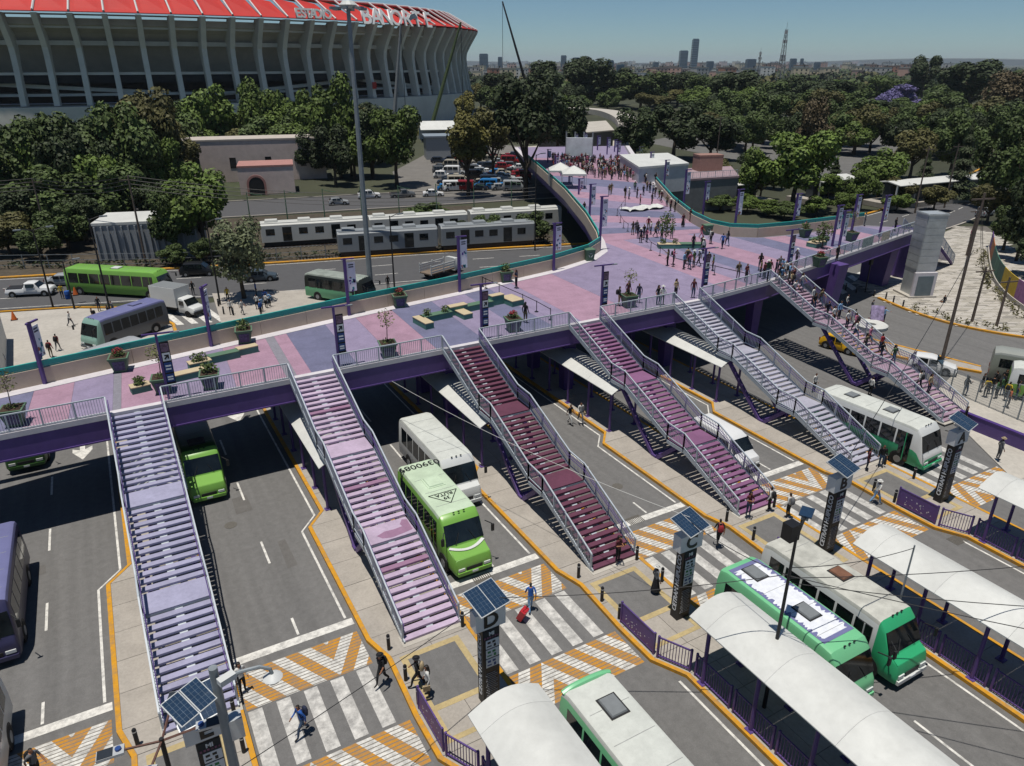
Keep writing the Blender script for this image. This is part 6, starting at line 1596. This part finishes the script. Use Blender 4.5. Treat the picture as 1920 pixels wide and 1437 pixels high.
for a, b in zip(pth, pth[1:]):
    n = max(2, int((b-a).length/3))
    for k in range(n): c_ = a.lerp(b, k/n); m_ = MB(); m_.bx(c_.x-.05,c_.x+.05,c_.y-.05,c_.y+.05,0,1.9); m_.build('post', m_pole_g, fn)
    m_ = MB()
    for z in (.5,1.1,1.85): m_.beam(a+Vector((0,0,z)), b+Vector((0,0,z)), .05, .05)
    m_.build('wire_rail', m_pole_g, fn)
hedge = MB(); rnd = random.Random(31)
for a, b in zip(pth, pth[1:]):
    n = int((b-a).length/.5)
    for k in range(n): leafball(hedge, a.lerp(b,k/n)+Vector((rnd.uniform(-.6,.6),rnd.uniform(.3,1.6),.45)), .6, 14, .2, rnd, .8)
o = hedge.build('trackside_shrubs', [LM['dark']]); tag(o, 'low dark shrubs along the trackside fence', 'shrubs', kind='stuff')

def px_block(name, label, cat, pts, zb, zt, mw, mr, windows=0):   # building over a surveyed outline
    P = [Vector(p) for p in pts]; c_ = sum(P, Vector())/len(P); root = thing(name, label, cat, (c_.x,c_.y,zb))
    q = [(p.x-c_.x, p.y-c_.y) for p in P]
    if sum(a[0]*b[1]-b[0]*a[1] for a, b in zip(q, q[1:]+q[:1])) < 0: q.reverse()
    m_ = MB(); m_.prism(q, 0, zt-zb-.35); m_.build('wall', mw, root)
    m_ = MB(); m_.prism([(x*1.02,y*1.02) for x, y in q], zt-zb-.35, zt-zb); m_.build('roof', mr, root)
    for k in range(windows):
        for a, b in zip(q, q[1:]+q[:1]):
            A, B = Vector((*a,0)), Vector((*b,0)); L = (B-A).length
            if L < 4: continue
            d = (B-A)/L; m_ = MB(); s = A+d*(L*(k+.25)/windows); e = A+d*(L*(k+.75)/windows); h = zt-zb
            m_.beam(s+Vector((0,0,h*.45)), s.lerp(e,.35)+Vector((0,0,h*.45)), .12, h*.25); m_.build('window', m_wind, root)
    return root
def quad_at(px, py, rz, w, d):
    p = g(px, py); c_, s = math.cos(rz), math.sin(rz); return [p+Vector((a*c_-b*s, a*s+b*c_, 0)) for a, b in ((0,0),(w,0),(w,d),(0,d))]
m_pinkw = mat('pinkish_render','#cbbab3',.9,.1,.8,0,stains=.15); m_pinkr = mat('pink_cornice','#9b726c',.9,.1,1); m_greyw = mat('corrugated_grey','#8e9295',.6,.1,6)
px_block('hacienda', 'old pinkish building with arched doorway below the park trees', 'building', quad_at(452,366,R(-13),11,9), 0, tall(*g(500,366).to_2d(),312), m_pinkw, m_pinkr)
ar = thing('arched_gate', 'dark arched gateway in the front of the old pinkish building', 'gate', g(470,367)+Vector((1.4,-.4,0)), R(-13))
m_ = MB(); m_.extr([(1.5*math.cos(t), 2.2+1.5*math.sin(t)) for t in [k*math.pi/10 for k in range(11)]]+[(-1.5,0),(1.5,0)], (0,0,0), (1,0,0), (0,0,1), (0,1,0), .3); m_.build('gate_leaf', m_dark, ar)
m_ = MB()
for k in range(10):
    t0, t1 = k*math.pi/10, (k+1)*math.pi/10; m_.beam((1.7*math.cos(t0),0,2.2+1.7*math.sin(t0)),(1.7*math.cos(t1),0,2.2+1.7*math.sin(t1)),.45,.4,(0,1,0))
for s in (-1,1): m_.bx(s*1.7-.2,s*1.7+.2,-.22,.22,0,2.2)
m_.build('arch_surround', m_pinkr, ar)
b = px_block('upper_block', 'long pale pink upper building with flat parapet roof behind the arched one', 'building', quad_at(352,345,R(-13),31,9), 0, tall(*g(450,345).to_2d(),264), m_pinkw, mat('parapet_pale','#a8a098',.9,.1,1), 4)
sh = px_block('corrugated_shed', 'grey corrugated shed with bright white roof beside the avenue', 'shed', quad_at(188,490,R(-16),13,8), 0, 5.2, m_greyw, m_roofw)
for k in range(16): m_ = MB(); m_.bx(-6.4+k*.85,-6.2+k*.85,-4.3,-4.1,0,4.7); o = m_.build('sheet_rib', m_greyw, sh); o.rotation_euler[2] = R(-16)
px_block('pale_shed', 'pale curved-corner shed cut by the frame next to the rear pavement', 'shed', [g(-60,640),g(14,640),g(12,720),g(-60,760)], 0, 3.4, m_roofw, m_roofw)
for a in ((0,255,55,12,'white tent roof at the park edge below the stadium ribs'),(318,232,14,12,'white tent roof glimpsed between the olive and green trees'),(535,228,18,12,'white tent roof right of the green trees'),(790,268,22,14,'white tent with peaked roof beside the car park'),(800,300,18,8,'grey-blue hall behind the car park rows')):
    p = g(a[0], a[1]); hh = 6 if 'tent' in a[4] else 8
    root = thing('tent' if 'tent' in a[4] else 'hall', a[4], 'tent' if 'tent' in a[4] else 'hall', p, R(-18)); w, d = a[2], a[3]
    if hh == 6:
        m_ = MB(); m_.loft([[(x,0,4.2),(x,d/2,6.6),(x,d,4.2),(x,d,4.05),(x,d/2,6.45),(x,0,4.05)] for x in (0,w*.33,w*.66,w)]); m_.build('tent_roof', m_roofw, root)
        for x in (0,w/2,w):
            for y in (.1,d-.1): m_ = MB(); m_.cyl((x,y,0),(x,y,4.1),.1,n=6); m_.build('pole', m_pole_g, root)
        m_ = MB(); m_.bx(.3,w-.3,d-.4,d-.2,0,4.0); m_.build('back_cloth', m_signw, root)
    else:
        m_ = MB(); m_.bx(0,w,0,d,0,6); m_.build('wall', m_greyw, root); m_ = MB(); m_.bx(-.4,w+.4,-.4,d+.4,6,6.4); m_.build('roof', mat('blue_grey_roof','#76808a'), root)
# plaza pavilion, stage and tents
zr = 9.2; Q = [g(*p, zr) for p in ((1163,290),(1199,313),(1291,306),(1252,287))]
px_block('plaza_pavilion', 'flat white roofed grey pavilion at the edge of the crowded plaza', 'pavilion', Q, 4.5, zr, mat('pavilion_wall','#b4b6b8',.6,.1,1), m_roofw)
Q = [g(*p, 6.0) for p in ((1255,338),(1385,330),(1370,312),(1290,316))]; px_block('station_deck', 'dark raised station deck with railing beyond the right-hand parapet', 'station', Q, 0, 6.0, mat('deck_wall','#6a6c6e',.8,.15,1), mat('deck_pink_floor','#8d7a80',.8,.1,1))
rl_ = thing('deck_railing', 'grey railing along the raised station deck', 'railing'); railing([Q[0]+Vector((.2,.2,0)), Q[1]+Vector((-.2,.2,0))], 'rail_panel', rl_, m_rail, sp=.4)
p = g(1310,322,6.0); px_block('brick_kiosk', 'small salmon brick hut on the raised station deck', 'hut', [p, p+Vector((4.6,-1.5,0)), p+Vector((5.6,1.5,0)), p+Vector((1,3,0))], 6.0, 9.0, mat('salmon_brick','#96776c',.9,.1,3), mat('hut_roof','#8a6a60'))
st = thing('event_stage', 'pale printed backdrop screen of the stage at the end of the plaza', 'stage', g(1085,302,ZD), R(-35))
m_ = MB(); m_.bx(-2.7,2.7,-.2,.2,1.0,4.6); m_.build('backdrop', mat('backdrop_print','#d0d6da',.7,.2,.5), st)
for x in (-2.7,-.9,.9,2.7): m_ = MB(); m_.bx(x-.15,x+.15,.2,.5,0,5.7); m_.build('truss', m_pole_g, st)
m_ = MB(); m_.bx(-3.2,3.2,-3,-.3,0,.8); m_.build('stage_floor', m_black, st)
def gazebo(px, py, s, label):
    p = g(px, py, ZD); root = thing('gazebo', label, 'gazebo', p, R(-30)); m_ = MB()
    for a, b in zip(((-s,-s),(s,-s),(s,s),(-s,s)), ((s,-s),(s,s),(-s,s),(-s,-s))): m_.face([(a[0],a[1],2.4),(b[0],b[1],2.4),(0,0,3.5)]); m_.face([(a[0],a[1],2.1),(b[0],b[1],2.1),(b[0],b[1],2.4),(a[0],a[1],2.4)])
    m_.build('canopy', m_roofw, root)
    for x in (-s,s):
        for y in (-s,s): m_ = MB(); m_.cyl((x,y,0),(x,y,2.3),.05,n=5); m_.build('leg', m_alu, root)
gazebo(1050,345,1.9,'white gazebo tent beside the left plaza parapet'); gazebo(1075,352,1.9,'second white gazebo tent nearer the banner poles')
# fallen white fabric on the plaza
fb = MB(); rnd = random.Random(2); o0 = g(1208,392,ZD); nx, ny = 14, 6; V = [[o0+Vector((i*.5-3.5+.1*math.sin(j), j*.45-1.3+.25*math.sin(i*1.1), .05+.28*abs(math.sin(i*.9+j*.7))+rnd.uniform(0,.1))) for j in range(ny)] for i in range(nx)]
for i in range(nx-1):
    for j in range(ny-1): fb.face([V[i][j],V[i+1][j],V[i+1][j+1],V[i][j+1]])
tag(fb.build('collapsed_canopy', m_roofw), 'crumpled white fabric canopy lying open on the plaza floor', 'canopy')
# station roofs on the right, far curved ramp
for a, b, lb in (((1372,345),(1440,338),'short white station roof left of the fresh green trees'),((1545,338),(1612,330),'white station roof between the fresh green trees'),((1690,345),(1860,330),'long white station roof behind the conifers')):
    A, B = g(*a, 4.6), g(*b, 4.6); d = (B-A).normalized(); n_ = Vector((-d.y,d.x,0))
    root = thing('station_roof', lb, 'station', (A.x,A.y,0)); m_ = MB(); L = (B-A).length
    rr = math.atan2(d.y,d.x); root.rotation_euler[2] = rr
    m_.loft([[(x,0,4.2),(x,3,4.7),(x,6,4.2),(x,6,4.05),(x,3,4.5),(x,0,4.05)] for x in (0,L/2,L)]); m_.build('roof', m_roofw, root)
    m_ = MB(); m_.bx(.3,L-.3,2.2,3.8,0,4.3); m_.build('core_wall', mat('station_glass','#3a4044',.3,.1,1), root)
    m_ = MB(); m_.bx(-2,L+2,-.5,6.5,0,.9); m_.build('platform', m_conc, root)
    for k in range(int(L/5)+1): m_ = MB(); m_.bx(k*5,k*5+.25,.6,.85,.9,4.1); m_.build('column', m_swhite, root)
px_block('low_terminal', 'long low white roofed terminal with dark front beyond the plaza', 'terminal', [g(1010,262,5),g(1150,250,5),g(1135,232,5),g(1020,240,5)], 0, 6, mat('terminal_front','#3b3d40',.6,.1,1), m_conc2)
rp = [Vector((*g(px,py,7).to_2d(),0)) for px, py in ((1030,212),(1075,208),(1120,212),(1150,224),(1160,240))]
m_ = MB(); rp2 = offset(rp, 7); m_.loft([[(a.x,a.y,6),(b.x,b.y,6),(b.x,b.y,8),(a.x,a.y,8)] for a, b in zip(smooth_path(rp), smooth_path(rp2))]); tag(m_.build('curved_ramp', m_conc2), 'pale curved access ramp in front of the wooded belt', 'ramp')
# painted wall on the right
wp = smooth_path([g(*p) for p in ((1853,470),(1856,500),(1865,530),(1885,556),(1915,580),(1960,610))], 4); wl = thing('painted_wall', 'curved boundary wall of brightly painted corrugated panels', 'wall')
wc = ['#5b3f77','#9a5a34','#2f5a50','#3f6a5a','#35594f','#b09428','#b09428','#8d5f8a','#9a6f96','#6a4a80']
cnt = 0
for a, b in zip(wp, wp[1:]):
    n = max(1, int((b-a).length/1.8))
    for k in range(n):
        p0, p1 = a.lerp(b,k/n), a.lerp(b,(k+.97)/n); m_ = MB(); m_.beam(p0+Vector((0,0,1.7)), p1+Vector((0,0,1.7)), .08, 2.2); m_.build('wall_panel', mat('mural'+wc[(cnt//2) % 10], wc[(cnt//2) % 10], .7, .2, 2), wl); cnt += 1
    m_ = MB(); m_.beam(a+Vector((0,0,.3)), b+Vector((0,0,.3)), .3, .6); m_.build('wall_base', m_conc2, wl)
mb = MB(); rnd = random.Random(6)
for a, b in zip(wp, wp[1:]):
    for k in range(int((b-a).length/.35)): leafball(mb, a.lerp(b,rnd.random())+Vector((rnd.uniform(-2.2,-.6),rnd.uniform(-.6,.6),.3)), .35, 12, .14, rnd)
kb = smooth_path(PLZ[1:5]); 
for a, b in zip(kb, kb[1:]):
    for k in range(int((b-a).length/.3)): leafball(mb, a.lerp(b,rnd.random())+Vector((rnd.uniform(.5,2.0),rnd.uniform(.3,1.2),.3)), .35, 11, .14, rnd)
tag(mb.build('verge_plants', LM['olive']), 'low ragged plants along the kerb and painted wall of the paved square', 'plants', kind='stuff')
pl = thing('concrete_disc', 'round pale concrete disc with a hole lying beside the road', 'disc', g(1632,613)); m_ = MB()
n = 24; R_ = [[(r*math.cos(2*math.pi*k/n), r*math.sin(2*math.pi*k/n), z) for k in range(n)] for r, z in ((.5,0),(1.6,0),(1.65,.3),(1.5,.38),(.6,.38),(.5,.3),(.5,0))]
m_.loft(R_, cap=False); m_.build('ring', m_roofw, pl)

sheet('forecourt', [g(985,275),g(1180,262),g(1190,300),g(1000,310)], -.01, m_conc2)
# ---- poles
def pole(px, pyb, pyt, label, mt, r=.13, arms=(), z=0, loc=None, h=None, cat='street lamp', name='street_lamp'):
    p = Vector(loc) if loc else g(px, pyb, z); h = h or tall(p.x, p.y, pyt, z); root = thing(name, label, cat, p)
    m_ = MB(); m_.tube([(0,0,-.1),(0,0,h*.5),(0,0,h)], [r,r*.8,r*.6], 8); m_.build('pole', mt, root, smooth=True)
    for (dx, dy, dz, kind) in arms:
        m_ = MB(); m_.tube([(0,0,h-.15),(dx*.6,dy*.6,h+dz*.8),(dx,dy,h+dz)], .045, 5); m_.build('arm', mt, root)
        if kind == 'lamp': m_ = MB(); m_.box((dx,dy,h+dz-.03),(.7,.26,.12), math.atan2(dy,dx)); m_.build('lamp_head', m_pole_g, root)
    return root, h
o, h = pole(697,562,12,'very tall grey floodlight mast behind the bridge parapet', m_pole_g, .34, name='light_mast', cat='light mast')
m_ = MB(); m_.tube([(0,0,h-.2),(0,0,h+.1),(0,0,h+.5)], [.5,.9,.5], 12); m_.build('crown_ring', m_swhite, o)
for k in range(6): m_ = MB(); a = k*1.047; m_.box((1.5*math.cos(a),1.5*math.sin(a),h-.2),(.7,.5,.25),a); m_.beam((0,0,h-.1),(1.5*math.cos(a),1.5*math.sin(a),h-.15),.1); m_.build('floodlight', m_pole_g, o)
for a in ((100,578,430,'double street lamp beside the white pickup'),(213,612,410,'tall dark street lamp among the rear walkers'),(413,572,415,'street lamp next to the grey-green tree'),(741,560,405,'slim street lamp right of the tall mast'),(1003,470,290,'dark pole beside the bridge ramp'),(140,580,490,'short grey signal post by the rear pavement')):
    pole(a[0],a[1],a[2],a[3], m_dark, .11, ((1.6,.3,.1,'lamp'),(-1.4,-.2,.1,'lamp')) if 'double' in a[3] else ((1.3,.2,.1,'lamp'),))
WP = {}
for k, a in enumerate(((1762,692,362,'tall weathered wooden utility pole beside the right-hand road'),(1822,604,500,'wooden utility pole by the verge plants'),(1868,612,520,'wooden utility pole leaning in front of the painted wall'),(1812,480,390,'dark utility pole behind the lift tower'),(275,500,330,'utility pole in the park edge carrying many cables'),(95,470,335,'utility pole at the park edge with cross arms'),(1340,330,218,'thin rust-banded utility pole right of the plaza'),(1715,400,275,'utility pole amid the conifers'),(1770,390,270,'utility pole with cross arm near the station roof'))):
    o, h = pole(a[0],a[1],a[2],a[3], m_wood, .16, name='utility_pole', cat='utility pole'); WP[k] = (o.location.copy(), h)
    m_ = MB(); m_.beam((-1.1,.3,h-.5),(1.1,-.3,h-.5),.1,.12); m_.build('cross_arm', m_wood, o)
for k in range(9):
    A, B = g(420+k*72, 474-k*4.4), None; pole(0,0,0,'green catenary post along the railway', mat('catenary_green','#4d6a52'), .11, ((2.4,1.0,-.8,'x'),), loc=A+Vector((0,6.5,0)), h=7.5, name='catenary_post', cat='post')['label' if False else 0]['group'] = 'catenary posts'
def cable(a, b, sag, r, m, label, grp='overhead cables'):
    a, b = Vector(a), Vector(b); m_ = MB(); m_.tube([a.lerp(b,t/10)-Vector((0,0,sag*4*(t/10)*(1-t/10))) for t in range(11)], r, 4); return tag(m_.build('overhead_cable', m), label, 'cable', grp)
m_cab = mat('cable_black','#1d1d1f',.6,0); m_cabw = mat('cable_white','#b5b5b2',.6,0)
for dz in (0,.5,1.0,1.5):
    p0, h0 = WP[5]; p1, h1 = WP[4]; cable(p0+Vector((-60,14,h0-dz)), p0+Vector((0,0,h0-dz)), .8, .035, m_cab, 'black cable strung along the park edge'); cable(p0+Vector((0,0,h0-dz)), p1+Vector((0,0,h1-dz)), .7, .035, m_cab, 'black cable strung along the park edge')
    e = g(1003,470)+Vector((0,0,9-dz)); cable(p1+Vector((0,0,h1-dz)), e, 1.6, .035, m_cab, 'black cable strung along the railway')
for k, (a, b) in enumerate(((0,1),(0,3),(1,2),(7,8))):
    for dz in (.3,.9): cable(WP[a][0]+Vector((0,0,WP[a][1]-dz)), WP[b][0]+Vector((0,0,WP[b][1]-dz)), .8, .025, m_cab, 'black cable between the right-hand utility poles')
cable(g(735,715,6.0), (LI(2)+3.4,20.5,5.9), .5, .013, m_cabw, 'white cable running from under the bridge over the maroon stairs to totem C')
# poles among the front platforms
pr = g(1455,1208,3.6); o, h = pole(0,0,0,'slender dark pole with solar lamp rising through the canopy near totem C', m_dark, .09, ((1.9,1.1,-.3,'lamp'),), loc=(pr.x,pr.y,.15), h=tall(pr.x,pr.y,1012), name='solar_lamp', cat='street lamp')
m_ = MB(); m_.box((-.1,.2,h+.15),(.5,.45,.7)); m_.build('loudspeaker', m_black, o)
m_ = MB(); m_.box((1.9,1.1,h-.2),(.75,.5,.06),R(30)); m_.build('solar_module', m_solar, o)
pc = Vector((pr.x,pr.y,h))
p2 = g(1697,1090,3.6); o2, h2 = pole(0,0,0,'short grey pole rising through the canopy near totem B', m_pole_g, .06, loc=(p2.x,p2.y,.15), h=tall(p2.x,p2.y,1028), name='cable_post', cat='post')
for e in ((p2.x,p2.y,h2),(LI(2)+3.4,20.5,5.7),(30,6,7.5),(31,2,7.2),(LI(1)+3.4,20.5,5.6),(34,9,6.5)): cable(pc-Vector((0,0,random.uniform(.2,2.2))), e, .25, .02, m_cab, 'thin black cable slung over the front canopies')
cable((-9,14,7),(LI(1)+3.4,20.5,5.5), .4, .018, m_cab, 'thin black cable slung over the front crossing'); cable((LI(3)+3.4,20.5,5.5),(62,33,11), .5, .02, m_cab, 'thin black cable slung past totem A')
# lamp column with solar modules at totem E
ms = thing('solar_street_lamp', 'thick grey lamp column with curved arm and twin solar modules beside totem E', 'street lamp', (.2,18.5,.15)); h = 8.5
m_ = MB(); m_.tube([(0,0,0),(0,0,4),(0,0,h)], [.19,.16,.13], 12); m_.build('column', m_pole_g, ms, smooth=True)
m_ = MB(); e_ = g(512,1272,7.8)-Vector((.2,18.5,.15)); m_.tube([(0,0,h-.6),(e_.x*.45,e_.y*.45,h-.35),(e_.x*.8,e_.y*.8,h-.3),(e_.x*.97,e_.y*.97,h-.45),(e_.x,e_.y,h-.7)], .06, 7); m_.build('arm', m_pole_g, ms, smooth=True)
m_ = MB(); m_.tube([(e_.x,e_.y,h-.65),(e_.x,e_.y,h-.8),(e_.x,e_.y,h-.92)], [.1,.3,.22], 12); m_.build('lamp_dome', m_swhite, ms, smooth=True)
for s in (-1, 1):
    m_ = MB(); m_.box((0,0,0),(.6,.95,.05)); T = Matrix.Translation((-.8+s*.27,-.2+s*.16,h-.75)) @ Matrix.Rotation(R(30),4,'Z') @ Matrix.Rotation(R(24),4,'X'); m_.v = [tuple(T @ Vector(v)) for v in m_.v]; fr = m_.build('module_frame', m_alu, ms)
    m_ = MB(); m_.box((0,0,.03),(.54,.89,.012)); m_.v = [tuple(T @ Vector(v)) for v in m_.v]; m_.build('solar_module', m_solar, fr)
    m_ = MB()
    for k in range(1,4): m_.box((-.27+.135*k,0,.038),(.006,.89,.003))
    for k in range(1,6): m_.box((0,-.445+.89*k/6,.039),(.54,.004,.003))
    m_.v = [tuple(T @ Vector(v)) for v in m_.v]; m_.build('cell_grid', MATS['cell_line'], fr)['kind'] = 'stuff'
m_ = MB(); m_.box((.28,.1,h-2.6),(.45,.4,.8)); m_.build('cabinet', m_alu, ms); m_ = MB(); m_.box((.3,-.25,h-.35),(.5,.25,.2),R(20)); m_.build('camera', m_swhite, ms)
q = g(302,1385,6.2); xl = thing('cross_arm_lamp', 'four-armed rusty lamp post with small solar lamp heads near totem E', 'street lamp', (q.x,q.y,.15))
m_ = MB(); m_.tube([(0,0,0),(0,0,6.05)], [.09,.07], 8); m_.build('post', m_dark, xl)
for a in (R(-8), R(70), R(175), R(250)):
    e = Vector((1.15*math.cos(a),1.15*math.sin(a),6.1)); m_ = MB(); m_.tube([(0,0,5.95),e], .04, 5); m_.build('arm', mat('rusty_arm','#5a4038'), xl)
    m_ = MB(); m_.box(e+Vector((.22*math.cos(a),.22*math.sin(a),0)),(.75,.36,.09),a); hd = m_.build('lamp_head', m_alu, xl)
    m_ = MB(); m_.box(e+Vector((.36*math.cos(a),.36*math.sin(a),.055)),(.42,.34,.015),a); m_.build('solar_module', mat('dark_cells','#2b3036',.3,.1,8), hd)
    m_ = MB(); m_.cyl(e+Vector((0,0,.05)), e+Vector((0,0,.12)), .09, n=8); m_.build('sensor', m_blueS, hd)
# traffic signal, cones, barrel, board
sg = thing('traffic_signal', 'dark traffic signal on a thin post under the bridge wing', 'traffic signal', g(1622,548)); m_ = MB(); m_.cyl((0,0,0),(0,0,4.2),.07,n=8); m_.build('post', m_dark, sg); m_ = MB(); m_.box((0,0,3.9),(.4,.3,1.1)); m_.build('signal_head', m_black, sg)
for px, py, lb in ((27,600,'orange cone standing on the rear pavement'),(142,553,'orange cone by the white pickup')):
    c_ = thing('traffic_cone', lb, 'cone', g(px,py,.03)); m_ = MB(); m_.tube([(0,0,.05),(0,0,.9)], [.28,.06], 12); m_.build('cone', CL['orange'], c_); m_ = MB(); m_.bx(-.32,.32,-.32,.32,0,.05); m_.build('base', m_black, c_)
for px, py, lb in ((128,560,'blue barrel beside the traffic worker'),(293,588,'blue barrel next to the lavender-roofed bus')):
    c_ = thing('barrel', lb, 'barrel', g(px,py,.03)); m_ = MB(); m_.tube([(0,0,0),(0,0,.15),(0,0,.45),(0,0,.75),(0,0,.9)], [.27,.3,.29,.3,.27], 14); m_.build('drum', CL['blue'], c_, smooth=True); m_ = MB(); m_.tube([(0,0,.44),(0,0,.48)], .31, 14); m_.build('hoop', CL['navy'], c_)
bd = thing('painted_board', 'pink and blue display board leaning beside the road', 'board', g(1643,607), R(-40)); m_ = MB(); m_.box((0,.3,1.0),(1.3,.06,1.7),0,R(-20)); m_.build('panel', mat('board_paint','#8a7d9c',.7,.6,2), bd); m_ = MB(); m_.bx(-.7,.7,-.2,.8,0,.35); m_.build('base', CL['maroon'], bd)
# low purple wall on the right
pw = thing('purple_low_wall', 'low purple wall beside the foot of the crowded staircase', 'wall', (0,0,0)); A, B = g(1795,795), g(1930,850); m_ = MB(); m_.beam(A+Vector((0,0,.55)), B+Vector((0,0,.55)), .25, 1.1); m_.build('wall_face', m_purple, pw); m_ = MB(); m_.beam(A+Vector((0,0,1.13)), B+Vector((0,0,1.13)), .32, .08); m_.build('coping', m_purple_d, pw)
mf = thing('mesh_fence', 'wire mesh fence in front of the right-hand bus stop queue', 'fence'); A, B = g(1735,715), g(1935,800)
for k in range(9): c_ = A.lerp(B,k/8); m_ = MB(); m_.bx(c_.x-.04,c_.x+.04,c_.y-.04,c_.y+.04,0,2.0); m_.build('post', m_pole_g, mf)
m_ = MB()
for z in [.15+.2*k for k in range(10)]: m_.beam(A+Vector((0,0,z)), B+Vector((0,0,z)), .012, .012)
for k in range(120): c_ = A.lerp(B,k/119); m_.bx(c_.x-.007,c_.x+.007,c_.y-.007,c_.y+.007,.1,2.0)
m_.build('mesh', m_pole_g, mf)
# more trees that close the canopy
rnd = random.Random(77)
for k in range(72):
    px = rnd.uniform(-40, 700); py = rnd.uniform(300, 435) if px < 330 else rnd.uniform(285, 335)
    if 330 < px < 590 and py > 325: continue
    tree(px, py, 0, rnd.uniform(80,120), kk := rnd.choice(('mid','mid','dark','olive','bright')), KN[kk]+' tree filling the park stand below the stadium', 'park stand filler trees', h0=rnd.uniform(9,16))
for k in range(120):
    px = rnd.uniform(880, 2000); py = rnd.uniform(172, 300) if px > 1300 else rnd.uniform(165, 215)
    if 1370 < px < 1480 and 240 < py < 275: continue
    if px > 1300 and py > 285 and px < 1390: continue
    tree(px, py, 0, rnd.uniform(55,95), kk := rnd.choice(('mid','dark','dark','olive','mid','bright')), KN[kk]+' tree in the wooded belt between the plaza and the city', 'wooded belt', h0=rnd.uniform(9,15))
for px, py, w in ((1450,355,60),(1530,375,60),(1590,378,60),(1680,385,70),(1350,350,60),(1850,420,80),(1750,395,60),(1400,335,50),(1880,470,80),(1925,520,90)):
    tree(px, py, 0, w, rnd.choice(('mid','dark','olive')), 'low bushy tree along the verge of the right-hand road', 'verge trees', h0=rnd.uniform(4,7))

for px, py, w, h in ((20,478,110,6),(80,486,90,4.5),(130,470,100,6.5),(165,455,90,7),(10,455,120,8),(330,500,60,3),(300,440,90,8),(390,495,60,3.5),(430,480,60,3),(60,450,110,8)):
    tree(px, py, 0, w, kk := rnd.choice(('mid','dark','olive')), KN[kk]+' tree crowding the edge of the avenue left of the shed', 'avenue edge trees', h0=h)
for px, py, w, h in ((1330,362,55,4),(1365,372,60,5),(1400,398,60,3.5),(1440,405,60,3),(1300,352,45,3.5),(1470,410,70,3),(1530,405,60,3.5),(1580,402,60,4),(1350,395,60,3),(1425,372,60,6),(1550,382,50,6),(1680,398,60,3.5)):
    tree(px, py, 0, w, kk := rnd.choice(('mid','dark','bright')), KN[kk]+' low tree between the right-hand parapet and the station roofs', 'trees by the station', h0=h)
# ============================================================ air
mh = bpy.data.materials.new('haze_air'); mh.use_nodes = True; t = mh.node_tree
t.nodes.remove(t.nodes['Principled BSDF']); pv_ = t.nodes.new('ShaderNodeVolumePrincipled')
pv_.inputs['Color'].default_value = (.72, .82, .92, 1); pv_.inputs['Density'].default_value = .000055; pv_.inputs['Anisotropy'].default_value = .2
t.links.new(pv_.outputs[0], t.nodes['Material Output'].inputs['Volume'])
m_ = MB(); m_.bx(-8900, 15900, -2900, 19900, -8, 190); hz = m_.build('haze', mh); tag(hz, 'thin bluish city haze', 'haze', kind='stuff')
